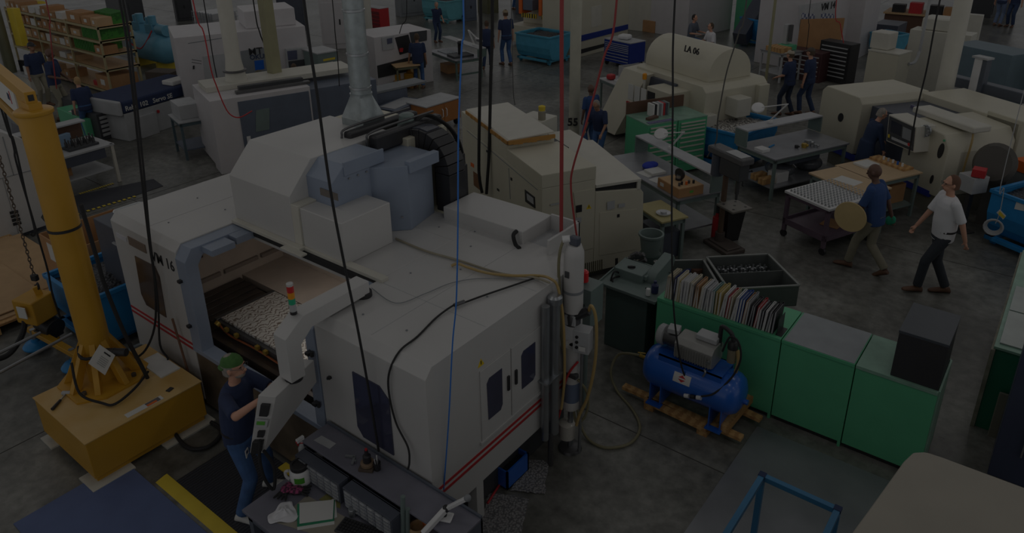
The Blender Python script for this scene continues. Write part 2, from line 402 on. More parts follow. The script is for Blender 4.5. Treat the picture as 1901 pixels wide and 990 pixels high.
def tri_sign(parent, c, u, v, s):
    c = V(c); u = V(u); v = V(v); n = u.cross(v)
    m = MB(); P3 = [c-u*s*.5, c+u*s*.5, c+v*s*.87]
    m.loft([[tuple(p) for p in P3], [tuple(p+n*.002) for p in P3]]); a = done('warning_sign', m, TRI, parent)
    m = MB(); q = c+v*s*.2
    P4 = [q-u*s*.06, q+u*s*.06, q+u*s*.06+v*s*.4, q-u*s*.06+v*s*.4]; m.loft([[tuple(p+n*.002) for p in P4], [tuple(p+n*.004) for p in P4]])
    done('warning_mark', m, LETT, a)
tri_sign(vm, (X1, 4.1, 1.79), (0, 1, 0), (0, 0, 1), .09)
# corner foot and recessed space under the side panel
m = MB(); m.box(X1-.12, X1, 3.98, 4.08, .08, .52); done('corner_post', m, WHITE, vm, bev=.005)
m = MB(); m.cyl((X1-.06, 4.03, 0), (X1-.06, 4.03, .03), .05).cyl((X1-.06, 4.03, .03), (X1-.06, 4.03, .09), .018); done('levelling_foot', m, STEEL, vm)
# column hood
m = MB(); m.prism([(4.2, 2.13), (4.2, 2.70), (4.52, 3.03), (5.68, 3.03), (5.68, 2.13)], 'x', -7.31, -6.22)
done('column_hood', m, WHITE, vm, bev=.008)
m = MB(); m.box(-7.30, -6.06, 4.13, 4.2, 2.13, 2.17).box(-6.22, -6.1, 4.2, 4.6, 2.13, 2.62); m.box(-6.3, -5.95, 4.06, 4.14, 2.13, 2.15); done('hood_flange', m, LCREAM, vm, bev=.004)
m = MB(); m.box(-7.35, -5.95, 5.68, 6.35, .6, 2.98); done('rear_cabinet', m, CREAM, vm, bev=.01)
m = MB(); m.box(-6.1, -5.44, 4.22, 4.88, 2.13, 2.60); done('spindle_shroud', m, WHITE, vm, bev=.01)
m = MB(); m.prism([(4.44, 2.0), (4.44, 2.87), (4.62, 3.02), (5.16, 3.02), (5.16, 2.13), (4.9, 2.13)], 'x', -6.3, -5.80)
m.box(-5.81, -5.785, 4.6, 5.16, 2.90, 3.05)
done('spindle_head_cover', m, BGREY, vm, bev=.006)
bxp = lambda z, L: [tuple(G(px, py, z))[:2] for px, py in L]
m = MB(); a_ = [(-5.80, 4.95), (-5.72, 4.99), (-5.50, 5.22), (-5.62, 5.72), (-6.25, 5.72), (-6.25, 4.95)]
m.prism(a_, 'z', 2.13, 2.89); m.box(-5.56, -5.48, 5.24, 5.7, 2.80, 2.93)
done('tool_changer_cover', m, BGREY, vm, bev=.006)
m = MB(); m.box(-6.0, -5.72, 4.43, 4.436, 2.70, 2.78); done('name_plate', m, mat('pewter_plate', (120, 112, 104), .4, .4), vm)
m = MB()
for y in (4.66, 4.78, 4.9, 5.02): m.cyl((-5.8, y, 2.86), (-5.785, y, 2.86), .012, n=8)
for y, x in ((5.02, -5.71), (5.16, -5.57)): m.cyl((x, y, 2.30), (x+.02, y-.02, 2.30), .012, n=8)
done('cover_screw', m, STEEL, vm)
# cable carrier
LINK = mat('cable_carrier_plastic', (30, 30, 33), .4); LINKT = mat('cable_carrier_lid', (58, 62, 74), .35)
def arch(m, cx, cz, ro, ri, y0, y1, a0, a1, n=12, drop=0):
    for k in range(n):
        t0 = a0+(a1-a0)*k/n; t1 = a0+(a1-a0)*(k+.93)/n
        q = [(cx+r*math.cos(t), cz+r*math.sin(t)) for r, t in ((ri, t0), (ro, t0), (ro, t1), (ri, t1))]
        m.prism(q, 'y', y0, y1)
m = MB(); arch(m, -5.90, 2.60, .47, .25, 5.8, 6.08, math.radians(205), math.radians(0), 14)
m.box(-5.65, -5.43, 5.8, 6.08, 2.13, 2.60)
done('cable_carrier', m, LINK, vm, bev=.006)
m = MB(); arch(m, -5.90, 2.60, .482, .467, 5.84, 6.04, math.radians(180), math.radians(75), 7); done('cable_carrier_lid', m, LINKT, vm)
m = MB(); m.box(-6.2, -5.62, 6.1, 6.3, 2.0, 2.7); m.box(-5.66, -5.5, 6.08, 6.2, 2.0, 2.62); done('cable_duct', m, mat('black_duct_steel', (38, 38, 40), .5), vm, bev=.01)
for (xa, ya) in ((-6.5, 5.55), (-6.16, 5.62)):
    m = MB(); m.box(xa, xa+.13, ya-.35, ya+.75, 2.90, 3.10); done('cable_tray', m, LINK, vm, bev=.03)
    m = MB(); m.tube([(xa+.02, ya-.36, 2.9), (xa+.02, ya-.38, 3.05), (xa+.02, ya-.25, 3.13), (xa+.02, ya+.7, 3.13)], .014); done('tray_edge', m, DSTEEL, vm)
m = MB(); m.lathe([(.12, 0), (.12, .18), (.095, .25), (.09, .31), (.06, .33)], (-6.22, 5.95, 2.85), 16); done('axis_motor', m, GGREY, vm)
m = MB()
for k in range(4):
    m.tube([(-6.15+.02*k, 6.0, 3.10), (-6.05+.02*k, 6.12, 3.13+.01*k), (-5.85+.02*k, 6.25, 3.0), (-5.73+.02*k, 6.3, 2.75), (-5.68+.02*k, 6.3, 2.3), (-5.70+.02*k, 6.28, 1.9)], .012)
done('cable_bundle', m, RUBBER, vm)
# exhaust duct standing on the rear of the hood
ex = thing('exhaust_duct', 'round galvanised exhaust duct rising from square base on the large white machine', 'duct', (-6.86, 5.98, 2.98))
q = G(675, 226, 3.05); qx, qy = q.x, q.y; zj = max(HT((qx, qy), 668, 172), 3.35)
m = MB(); m.box(qx-.19, qx+.19, qy-.17, qy+.17, 2.98, 3.12)
def sq(r, z, n=24):
    out = []
    for i in range(n):
        t = 2*PI*i/n+PI/4; c, s = math.cos(t), math.sin(t); k = 1/max(abs(c), abs(s)); out.append((qx+r*c*k, qy+r*s*k, z))
    return out
def rd(r, z, n=24): return [(qx+r*math.cos(2*PI*i/n+PI/4), qy+r*math.sin(2*PI*i/n+PI/4), z) for i in range(n)]
m.loft([sq(.18, 3.12), rd(.13, zj-.04), rd(.135, zj)]); done('square_base', m, GALV, ex)
m = MB(); m.cyl((qx, qy, zj-.01), (qx, qy, 7.2), .122, n=24); done('duct_pipe', m, GALV, ex)
for z in (zj+.05, zj+.45, zj+.95, zj+1.6):
    m = MB(); m.lathe([(.123, z), (.131, z+.005), (.131, z+.03), (.123, z+.035)], (qx, qy, 0), 24); done('joint_band', m, STEEL, ex)
# pendant arm
pa = thing('control_pendant', 'white swing arm over the machine front carrying a wedge shaped control panel', 'control panel', (-4.86, 3.9, 2.13))
m = MB(); m.prism([(3.95, 2.30), (3.20, 2.30), (3.0, 2.16), (3.0, 1.72), (3.15, 1.72), (3.15, 2.04), (3.28, 2.15), (3.95, 2.17)], 'x', -4.95, -4.78); done('swing_arm', m, WHITE, pa, bev=.006)
m = MB(); m.cyl((-4.84, 3.93, 2.13), (-4.84, 3.93, 2.18), .075); done('roof_pivot', m, BLACK, pa)
m = MB(); m.cyl((-4.86, 3.08, 1.69), (-4.86, 3.08, 1.735), .08); done('panel_pivot', m, BLACK, pa)
A_, B_, C_ = G(479, 734, 1.70), G(512.6, 737, 1.70), G(583, 668, 1.70); D_ = A_+(C_-B_)
b0, b1 = G(463, 843, 1.12), G(490, 842, 1.12); zc = HT(C_, 586, 710)
m = MB(); m.hexa([tuple(b0), tuple(b1), (C_.x, C_.y, zc), (D_.x, D_.y, zc), tuple(A_), tuple(B_), tuple(C_), tuple(D_)]); done('panel_housing', m, WHITE, pa, bev=.008)
nrm = (B_-A_).cross(A_-b0).normalized(); nrm = nrm if nrm.y < 0 else -nrm
uu = (B_-A_).normalized(); vv = (A_-b0).normalized()
def onp(s, t): return A_.lerp(B_, s).lerp(b0.lerp(b1, s), t)
def slab(m, s0, s1, t0, t1, th):
    q = [onp(s0, t1), onp(s1, t1), onp(s1, t0), onp(s0, t0)]; m.loft([[tuple(p) for p in q], [tuple(p+nrm*th) for p in q]])
m = MB(); slab(m, .3, .8, .12, .32, .03); done('card_reader', m, BLACK, pa, bev=.003)
m = MB(); slab(m, .15, .9, .38, .52, .03); d_ = done('counter_display', m, LGREY, pa, bev=.003)
m = MB(); slab(m, .25, .75, .40, .46, .034); done('screen', m, mat('lcd_green', (70, 150, 40), .4, emit=.15), d_)
m = MB(); slab(m, .4, .8, .58, .68, .03); done('cable_socket', m, BLACK, pa)
m = MB(); slab(m, .2, .85, .74, .95, .05); done('hand_pendant', m, BLACK, pa, bev=.006)
m = MB(); e_ = onp(.7, .7)+nrm*.05; m.tube([e_, e_+V((-.01, -.03, -.2)), e_+V((0, -.02, -.42)), e_+V((.03, .03, -.55)), e_+V((.06, .05, -.3)), e_+V((.03, 0, -.1))], .015); done('cable', m, RUBBER, pa)
# operating face towards the machine opening (far side of the housing)
n2 = (C_-B_).cross(vv).normalized(); n2 = n2 if n2.x < 0 else -n2
m = MB()
def slab2(m, s0, s1, t0, t1, th, mm=None):
    P_ = lambda s, t: A_.lerp(D_, s).lerp(b0.lerp(V((D_.x, D_.y, zc)), s), t)
    q = [P_(s0, t0), P_(s1, t0), P_(s1, t1), P_(s0, t1)]; m.loft([[tuple(p) for p in q], [tuple(p+n2*th) for p in q]])
slab2(m, .15, .6, .12, .5, .01); done('control_screen', m, CHAR, pa)
m = MB(); slab2(m, .65, .9, .12, .8, .012); slab2(m, .1, .6, .58, .85, .012); done('keypad', m, DGREY, pa)
# signal tower
st = thing('signal_tower', 'signal tower with red, amber and green lamps on the white swing arm', 'signal light', (-4.87, 3.17, 2.30))
g = PX(543, 566, -4.87); g = V((g.x, g.y, 2.30))
st.location = g; FR[st.name] = (g, 0)
def stack_lamp(p, z, parts, r=.03):
    for nm, h, mt in parts:
        m = MB(); m.cyl((0, 0, z), (0, 0, z+h), r, n=20); done(nm, m, mt, p, local=True, bev=.003); z += h
LR = mat('red_lens', (200, 30, 30), .3); LA = mat('amber_lens', (240, 150, 20), .3); LG = mat('green_lens', (30, 170, 120), .3)
stack_lamp(st, 0, (('base', .03, BLACK), ('pole', .07, LGREY), ('green_lamp', .055, LG), ('amber_lamp', .06, LA), ('red_lamp', .06, LR), ('cap', .025, WHITE)))
# box and tray on the back of the roof
tb = thing('roof_tray', 'long white open tray with raised cover beside the column of the large machine', 'machine cover', (-4.8, 5.9, 2.13))
m = MB(); m.prism([(-5.42, 2.13), (-5.42, 2.33), (-4.3, 2.33), (-4.25, 2.3), (-4.25, 2.13)], 'y', 5.78, 6.35) if False else m.box(-5.42, -4.28, 5.66, 6.2, 1.6, 2.28)
done('raised_cover', m, WHITE, tb, bev=.01)
m = MB(); m.box(-4.28, -3.94, 5.66, 6.2, 1.6, 2.12); done('tray_floor', m, LGREY, tb)
m = MB(); m.box(-3.94, -3.91, 5.62, 6.2, 1.6, 2.30).box(-4.28, -3.91, 6.17, 6.2, 1.6, 2.30); done('tray_wall', m, WHITE, tb, bev=.004)
m = MB(); m.tube([(-4.36, 5.66, 2.27), (-4.36, 5.6, 2.24), (-4.33, 5.6, 2.14), (-4.25, 5.56, 2.14)], .022); done('cable_gland', m, RUBBER, tb)
# ---------------- people ----------------
def ik(a, c, l1, l2, pole):
    d = c-a; L = min(d.length, (l1+l2)*.998); c = a+d.normalized()*L; d = d.normalized()
    x = (l1*l1-l2*l2+L*L)/(2*L); h = math.sqrt(max(l1*l1-x*x, 0)); p = (pole-d*pole.dot(d)).normalized()
    return a+d*x+p*h, c
def cap(m, a, b, r0, r1, n=10):
    a = V(a); b = V(b); m.cyl(a, b, r0, r1, n=n); m.ell(a, (r0,)*3, n, 6); m.ell(b, (r1,)*3, n, 6)
def remesh(o, vox, it=4):
    r = o.modifiers.new('skin', 'REMESH'); r.mode = 'VOXEL'; r.voxel_size = vox; r.use_smooth_shade = True
    s = o.modifiers.new('soften', 'SMOOTH'); s.factor = .5; s.iterations = it
    return o
def person(label, x, y, rz, H=1.76, z=0, pose=None, st=None, group=None, vox=.014):
    P_ = dict(lean=4, hip=0, footL=(-.10, .03, 0), footR=(.10, -.03, 0), handL=(-.26, .06, .82), handR=(.26, .06, .82), look=(0, 0), twist=0); P_.update(pose or {})
    S_ = dict(skin=SKINL, shirt=NAVY, pants=DENIM, shoe=SHOE, sleeve='short', hair=HAIRB, cap=None, glasses=False, coat=False, beard=None, fat=1.0); S_.update(st or {})
    t = thing('person', label, 'person', (x, y, z), rz, group)
    k = H/1.76; Mi = (Matrix.Translation((x, y, z)) @ Matrix.Rotation(rz, 4, 'Z')).inverted()
    def pt(q):
        if len(q) == 4: return Mi @ V(q[:3])          # world point
        return V(q)*k
    fa = S_['fat']
    hz = .93*k
    for sgn, q_ in ((-1, P_['footL']), (1, P_['footR'])):
        f_ = pt(q_); hd = math.hypot(f_.x-sgn*.09*k, f_.y); hz = min(hz, math.sqrt(max((.853*k)**2-hd*hd, .09))+.11*k+f_.z)
    hip = V((0, 0, hz if not P_.get('sit') else P_['hipz']*k))
    Ln = math.radians(P_['lean']); tw = math.radians(P_['twist'])
    up = V((0, math.sin(Ln), math.cos(Ln))); fw = V((-math.sin(tw), math.cos(tw)*math.cos(Ln), -math.sin(Ln))).normalized(); rt = fw.cross(up).normalized()
    chest = hip+up*.30*k; neck = hip+up*.53*k; sh = hip+up*.48*k
    shL, shR = sh-rt*.185*k, sh+rt*.185*k
    ya, pi_ = math.radians(P_['look'][0]), math.radians(P_['look'][1])
    hf = (Matrix.Rotation(-ya, 3, 'Z') @ V((fw.x, fw.y, 0)).normalized()); hf = (hf*math.cos(pi_)-V((0, 0, math.sin(pi_)))).normalized()
    hr = hf.cross(V((0, 0, 1))).normalized(); hu = hr.cross(hf)
    head = neck+up*.07*k+hf*.02*k+hu*.10*k
    HM = Matrix((hr, hf, hu)).transposed()
    L1, L2 = .29*k, .26*k
    arms = []
    for sgn, s0, hh in ((-1, shL, P_['handL']), (1, shR, P_['handR'])):
        el, wr = ik(s0, pt(hh), L1, L2, V((sgn*.35, -.6, -.6))); arms.append((sgn, s0, el, wr))
    legs = []
    for sgn, f in ((-1, P_['footL']), (1, P_['footR'])):
        an = pt(f)+V((0, 0, .09*k)); h0 = hip+V((sgn*.09*k, 0, -.02*k))
        if P_.get('sit'): kn, an = ik(h0, an, .44*k, .42*k, V((0, 1, .5)))
        else: kn, an = ik(h0, an, .44*k, .42*k, V((0, 1, 0)))
        legs.append((sgn, h0, kn, an))
    def spine(m, infl, z0, z1):
        prof = [(-.10, .155, .115), (-.02, .165, .12), (.08, .15*fa, .115*fa), (.18, .15*fa, .12*fa), (.30, .17, .125), (.40, .18, .12), (.47, .165, .10), (.52, .09, .07), (.56, .06, .06)]
        rings = []
        for h, a, b in prof:
            if h < z0-1e-3 or h > z1+1e-3: continue
            c = hip+up*h*k; rings.append([(c+rt*(a*k+infl)*math.cos(2*PI*i/20)+fw*(b*k+infl)*math.sin(2*PI*i/20))[:] for i in range(20)])
        m.loft(rings)
    # body: one continuous surface
    m = MB(); spine(m, -.012, -.10, .56)
    cap(m, neck-up*.03*k, head-hu*.02*k, .055*k, .05*k)
    m.ell(head+hu*.02*k-hf*.01*k, (.075*k, .095*k, .105*k), 18, 12, HM)
    m.ell(head-hu*.05*k+hf*.03*k, (.052*k, .06*k, .058*k), 14, 8, HM)
    cap(m, head+hf*.085*k+hu*.005*k, head+hf*.108*k-hu*.025*k, .010*k, .014*k, 8)
    for sg in (-1, 1):
        m.ell(head+hr*sg*.078*k-hf*.005*k-hu*.005*k, (.012*k, .02*k, .032*k), 8, 6, HM)
        m.ell(head+hr*sg*.03*k+hf*.078*k+hu*.03*k, (.026*k, .016*k, .010*k), 8, 6, HM)
    m.ell(head+hf*.085*k-hu*.055*k, (.024*k, .012*k, .010*k), 8, 6, HM)
    fr = max(.0085, vox*.62)
    for sgn, s0, el, wr in arms:
        cap(m, s0, el, .046*k, .038*k); cap(m, el, wr, .040*k, .027*k)
        dr = (wr-el).normalized(); side = dr.cross(V((0, 0, 1)))
        side = side.normalized() if side.length > .1 else V((0, 1, 0))
        nrm_ = side.cross(dr).normalized()
        if nrm_.z > 0: nrm_ = -nrm_          # palm side
        pc = wr+dr*.05*k
        m.ell(pc, (.040*k, .052*k, .019*k), 12, 8, Matrix((side, dr, nrm_)).transposed())
        th = -side*sgn if abs(dr.z) < .8 else V((0, 1, 0))*1.0
        if abs(dr.z) >= .8: side = V((0, 1, 0)); nrm_ = V((-sgn, 0, 0))
        for i, ln in enumerate((.062, .072, .068, .052)):
            o0 = pc+dr*.038*k+side*(-.029+.0195*i)*k; q1 = o0+(dr*.85+nrm_*.3)*ln*.5*k; q2 = q1+(dr*.45+nrm_*.85)*ln*.5*k
            cap(m, o0, q1, fr*1.05, fr, 7); cap(m, q1, q2, fr, fr*.85, 7)
        o0 = wr+dr*.02*k+th*.022*k; q1 = o0+(th*.75+dr*.6)*.035*k; q2 = q1+(dr*.8+nrm_*.4)*.028*k
        cap(m, o0, q1, fr*1.2, fr*1.1, 7); cap(m, q1, q2, fr*1.1, fr*.9, 7)
    for sgn, h0, kn, an in legs:
        cap(m, h0, kn, .07*k, .045*k); cap(m, kn, an, .045*k, .035*k)
    remesh(done('body', m, S_['skin'], t, local=True), vox, 2)
    # shirt
    m = MB(); spine(m, .016, -.10 if not S_['coat'] else -.10, .52)
    if S_['coat']:
        rings = []
        for h, a in ((.1, .18), (-.05, .2), (-.25, .22), (-.42, .235)):
            c = hip+V((0, 0, h*k)); rings.append([(c+rt*a*k*math.cos(2*PI*i/20)+fw*a*.8*k*math.sin(2*PI*i/20))[:] for i in range(20)])
        m.loft(rings)
    for sgn, s0, el, wr in arms:
        if S_['sleeve'] == 'long': cap(m, s0, el, .062*k, .05*k); m.cyl(el, el.lerp(wr, .93), .052*k, .042*k, 12)
        else: e2 = s0.lerp(el, .92); cap(m, s0, s0.lerp(el, .3), .064*k, .064*k); m.cyl(s0, e2, .064*k, .062*k, 12)
    m.cyl(neck-up*.05*k, neck+up*.012*k, .085*k, .066*k, 14)
    remesh(done('coat' if S_['coat'] else 'shirt', m, S_['shirt'], t, local=True), vox*1.1, 4)
    # trousers
    m = MB(); rings = []
    for h, a, b in ((-.11, .13, .11), (-.06, .165, .125), (.03, .163, .122), (.06, .158, .12)):
        c = hip+V((0, 0, h*k)); rings.append([(c+rt*(a*k+.012)*math.cos(2*PI*i/20)+fw*(b*k+.01)*math.sin(2*PI*i/20))[:] for i in range(20)])
    m.loft(rings)
    for sgn, h0, kn, an in legs:
        cap(m, h0-V((0, 0, .02)), kn, .092*k, .068*k, 12); cap(m, kn, kn.lerp(an, .5), .068*k, .064*k, 12); m.cyl(kn.lerp(an, .5), an-(an-kn).normalized()*.01, .064*k, .062*k, 12)
    remesh(done('trousers', m, S_['pants'], t, local=True), vox*1.1, 5)
    m = MB(); m.loft([[(hip+V((0, 0, h))+rt*.183*k*math.cos(2*PI*i/24)+fw*.14*k*math.sin(2*PI*i/24))[:] for i in range(24)] for h in (.045*k, .075*k)])
    if S_.get('belt', False): done('belt', m, SHOEK, t, local=True)
    else: m.bm.free()
    for (sgn, h0, kn, an), f in zip(legs, (P_['footL'], P_['footR'])):
        kd = (an-kn).normalized(); tilt = P_.get('toe', {}).get(sgn, 0)
        td = V((sgn*.12, math.cos(math.radians(tilt)), -math.sin(math.radians(tilt)))).normalized(); ud = td.cross(V((-1, 0, 0))).normalized()
        if ud.z < 0: ud = -ud
        sd = td.cross(ud); m = MB(); rings = []
        for q, wd, hh in ((-.075, .028, .055), (-.06, .037, .085), (0, .042, .10), (.07, .045, .075), (.14, .050, .055), (.185, .042, .042), (.205, .022, .03)):
            c = an+td*q*k-V((0, 0, .09*k))+ (ud*.0)
            rings.append([(c+sd*wd*k*math.cos(a_)+ud*((hh*k)*(.5+.5*math.sin(a_))))[:] for a_ in [2*PI*i/14 for i in range(14)]])
        m.loft(rings); sh_ = done('shoe', m, S_['shoe'], t, local=True)
    # hair, cap, glasses
    if S_['hair']:
        m = MB(); rings = []
        for j in range(8):
            ph = PI/2*(1-j/7)*.999-.25*(j/7)
            rings.append([(head+hu*.022*k-hf*.016*k+hr*.082*k*math.cos(ph)*math.cos(a_)+hf*.097*k*math.cos(ph)*math.sin(a_)*(1 if math.sin(a_) < .0 else .80)+hu*(.113*k*math.sin(ph)-(.05*k if math.sin(a_) < .2 and j == 7 else 0)))[:] for a_ in [2*PI*i/20 for i in range(20)]])
        m.loft(rings); done('hair', m, S_['hair'], t, local=True)
    if S_['cap']:
        m = MB(); rings = []
        for j in range(7):
            ph = PI/2*(j/6)
            rings.append([(head+hu*.045*k-hf*.008*k+hr*.086*k*math.cos(ph)*math.cos(a_)+hf*.104*k*math.cos(ph)*math.sin(a_)+hu*(.088*k*math.sin(ph)))[:] for a_ in [2*PI*i/20 for i in range(20)]])
        m.loft(rings); cp = done('cap', m, S_['cap'], t, local=True)
        m = MB(); top, bot = [], []; bk = -1 if S_.get('backcap') else 1
        for i in range(9):
            a_ = PI*(.14+.72*i/8)*bk; c0 = head+hu*(.05 if bk > 0 else .03)*k-hf*.008*k
            inn = c0+hr*.084*k*math.cos(a_)+hf*.095*k*math.sin(a_); out = c0+hr*.088*k*math.cos(a_)+hf*((.165 if bk > 0 else .125)*k*math.sin(a_)+.01*bk)-hu*.018*k
            top.append((inn, out))
        for dz in (0,):
            A = [m.bm.verts.new((a+hu*.005)[:]) for a, b in top]; B = [m.bm.verts.new((b+hu*.003)[:]) for a, b in top]
            C = [m.bm.verts.new((a-hu*.005)[:]) for a, b in top]; D = [m.bm.verts.new((b-hu*.003)[:]) for a, b in top]
            for i in range(8):
                m.face([A[i], A[i+1], B[i+1], B[i]]); m.face([C[i], D[i], D[i+1], C[i+1]]); m.face([B[i], B[i+1], D[i+1], D[i]])
        done('brim', m, S_['cap'], cp, local=True)
    if S_['beard']:
        m = MB(); m.ell(head-hu*.070*k+hf*.040*k, (.050*k, .054*k, .036*k), 14, 8, HM); done('beard', m, S_['beard'], t, local=True)
    if vox < .011:
        for sg in (-1, 1):
            m = MB(); m.ell(head+hr*sg*.031*k+hf*.083*k+hu*.016*k, (.012*k, .007*k, .006*k), 8, 6, HM); done('eye', m, HAIRK, t, local=True)
        m = MB(); m.ell(head+hf*.091*k-hu*.054*k, (.022*k, .007*k, .005*k), 8, 6, HM); done('mouth', m, mat('lips', (140, 78, 70), .5), t, local=True)
    if S_['glasses']:
        m = MB()
        for sg in (-1, 1):
            c = head+hr*sg*.032*k+hf*.108*k+hu*.016*k
            m.tube([c+hr*.024*k*math.cos(a_)+hu*.018*k*math.sin(a_) for a_ in [2*PI*i/12 for i in range(13)]], .0022, 5, False)
            m.tube([c+hr*sg*.024*k, head+hr*sg*.08*k+hu*.015*k], .0022, 5, False)
        done('glasses', m, DSTEEL, t, local=True)
    return t, dict(head=head, arms=arms, k=k)
def facing(x, y, deg):       # 0 = looking away from the entrance corner, 90 = to the right of that
    a = math.atan2(y, x)-math.radians(deg); return a-PI/2
def stand(label, px, py, hx, hy, deg, **kw):
    g = G(px, py); H = HT(g, hx, hy); return person(label, g.x, g.y, facing(g.x, g.y, deg), min(max(H, 1.55), 1.9), **kw)

# the operator
gf = G(452, 968); gb = G(503, 903)
c0 = (gf+gb)/2; c0 = V((c0.x, c0.y-.05, 0))
rz0 = facing(c0.x, c0.y, 122)
ph1 = A_.lerp(b0, .12)+V((-.03, .03, 0)); ph2 = D_.lerp(A_, .25)+V((-.05, .0, -.2))
op, _ = person('man in green cap and navy polo shirt working at the white control panel', c0.x, c0.y, rz0, 1.80, vox=.0085,
  pose=dict(lean=5, twist=0, footL=(gb.x, gb.y, 0, 1), footR=(gf.x, gf.y, 0, 1), handR=(ph1.x, ph1.y, ph1.z-.02, 1), handL=(ph2.x, ph2.y, ph2.z-.02, 1), look=(2, -4)),
  st=dict(shirt=NAVY, pants=DENIM, shoe=SHOEW, hair=HAIRG, cap=mat('green_cap_cotton', (58, 108, 40), .85, var=.3, scale=20), glasses=True, beard=HAIRG, backcap=True, fat=1.12, belt=True))
m = MB(); bp_ = V((.13, .12, .80)); m.obox(bp_, (.055, .006, .085)); bd = done('id_badge', m, PAPER, op, local=True)
m = MB(); m.obox(bp_+V((0, .004, .012)), (.03, .004, .03)); done('badge_photo', m, NAVY, bd, local=True)

# two men walking by
g1 = G(1700, 541); g2 = G(1752, 543); c = (g1+g2)/2; d = (g1-g2); rzw = math.atan2(d.y, d.x)-PI/2
person('man in white short sleeved shirt and dark jeans walking left behind green cabinets', c.x, c.y, rzw, 1.86, vox=.010,
  pose=dict(lean=2, hip=-.05, footL=(g1.x, g1.y, 0, 1), footR=(g2.x, g2.y, 0, 1), handL=(-.24, -.2, .86), handR=(.24, .26, .9), toe={-1: -8, 1: 0}),
  st=dict(shirt=WSHIRT, pants=mat('charcoal_denim', (40, 46, 54), .9, var=.2), shoe=SHOE, hair=mat('auburn_hair', (92, 58, 40), .8), glasses=True, fat=1.12, belt=True))
g1 = G(1572, 494); g2 = G(1640, 516); c = (g1+g2)/2; d = (g1-g2); rzb = math.atan2(d.y, d.x)-PI/2
wk, wi = person('bald man in navy polo and khaki trousers striding with a round board under his arm', c.x, c.y, rzb, 1.80, vox=.010,
  pose=dict(lean=8, hip=-.09, footL=(g1.x, g1.y, 0, 1), footR=(g2.x, g2.y, .05, 1), handL=(-.23, .28, .80), handR=(.27, -.16, .86), toe={1: 30}, look=(0, 12)),
  st=dict(skin=SKIND, shirt=NAVYB, pants=KHAKI, shoe=SHOE, hair=None, fat=1.05))
hl = wi['arms'][0][3]; hw = frame_of(wk) @ hl
m = MB(); nd = V((math.cos(rzb), math.sin(rzb), 0)); cc = hw+nd*(-.02)+V((0, 0, .07))
m.lathe([(.02, -.012), (.235, -.012), (.24, 0), (.235, .012), (.02, .012)], cc-nd*.05, 40, tuple(nd)); done('round_board', m, mat('pale_wood_board', (206, 178, 120), .7, var=.12), label='round pale wooden board carried by the bald man in khaki trousers', cat='board')
hr_ = frame_of(wk) @ wi['arms'][1][3]
m = MB()
for k in range(2): m.ell(hr_+V((.02-.05*k, 0, -.06-.02*k)), (.05, .035, .075), 12, 8)
for k in range(4): m.cyl(hr_+V((-.03+.02*k, .01, -.09)), hr_+V((-.05+.03*k, .03, -.17)), .012, .009, 8)
remesh(done('work_glove', m, mat('green_glove', (20, 150, 110), .8), label='green work gloves held by the bald man carrying a round board', cat='gloves'), .01, 2)

# the man in the long coat at the lathe
stand('grey haired man in long navy shop coat standing at the lathe control', 1596, 346, 1628, 199, 62, vox=.011,
  pose=dict(lean=14, footL=(-.1, .05, 0), footR=(.1, 0, 0), handL=(-.12, .34, 1.0), handR=(.2, .26, .84), look=(6, 18)), st=dict(shirt=mat('navy_coat', (22, 38, 72), .9), pants=NAVY, sleeve='long', coat=True, hair=HAIRG, shoe=SHOEK, glasses=True))
# pair in caps
stand('man in pale cap and navy polo walking beside a second man in a dark cap', 1458, 214, 1466, 93, -62, vox=.013, pose=dict(lean=6, handL=(-.18, .3, 1.02), footL=(-.1, .15, 0), footR=(.1, -.12, 0)), st=dict(cap=mat('beige_cap', (176, 166, 146), .8), pants=mat('dark_navy_jeans', (22, 34, 58), .9), hair=HAIRB))
stand('man in dark cap, navy polo and blue jeans walking near the black tool chests', 1494, 212, 1503, 88, -68, vox=.013, pose=dict(lean=5, footL=(-.1, .12, 0), footR=(.1, -.16, 0)), st=dict(cap=mat('brown_cap', (72, 62, 54), .8), pants=DENIMD, hair=HAIRB))
# behind the numbered column
stand('dark skinned man in blue shirt behind the numbered column', 1096, 280, 1083, 166, -40, vox=.012, pose=dict(lean=3), st=dict(skin=SKIND, shirt=NAVYB, hair=None))
stand('grey haired man in navy shirt leaning over the cream lathe', 1112, 305, 1108, 192, 205, vox=.012, pose=dict(lean=20, handL=(-.25, .45, .95), handR=(.22, .4, .95), look=(0, 25)), st=dict(skin=SKINM, hair=HAIRG, glasses=True, shirt=NAVY))
# walking pair in the aisle
stand('man with dark hair in navy polo and dark jeans walking away in the aisle', 905, 128, 908, 38, 10, vox=.014, pose=dict(footL=(-.1, -.22, .03), footR=(.1, .12, 0)), st=dict(pants=DENIMD, hair=HAIRB, skin=SKINM))
stand('man in tan cap, navy polo and faded jeans walking away in the aisle', 941, 121, 943, 18, -25, vox=.014, pose=dict(footL=(-.1, .1, 0), footR=(.1, -.1, 0)), st=dict(pants=DENIM, cap=mat('tan_cap', (150, 132, 104), .8), hair=HAIRB))
stand('man in navy polo and light jeans standing at the microscope bench seen from behind', 779, 164, 777, 62, 5, vox=.013, pose=dict(lean=3, footL=(-.12, .05, 0), footR=(.12, -.03, 0), handL=(-.3, .05, .85)), st=dict(hair=HAIRB, pants=DENIM, skin=SKINM, fat=1.12))
stand('man holding his hand to his face beside the white magnifier lamp', 812, 78, 812, 16, 150, vox=.014, pose=dict(handR=(.05, .16, 1.52), handL=(-.25, .15, .95), look=(0, 10)), st=dict(hair=HAIRG, pants=DENIMD))
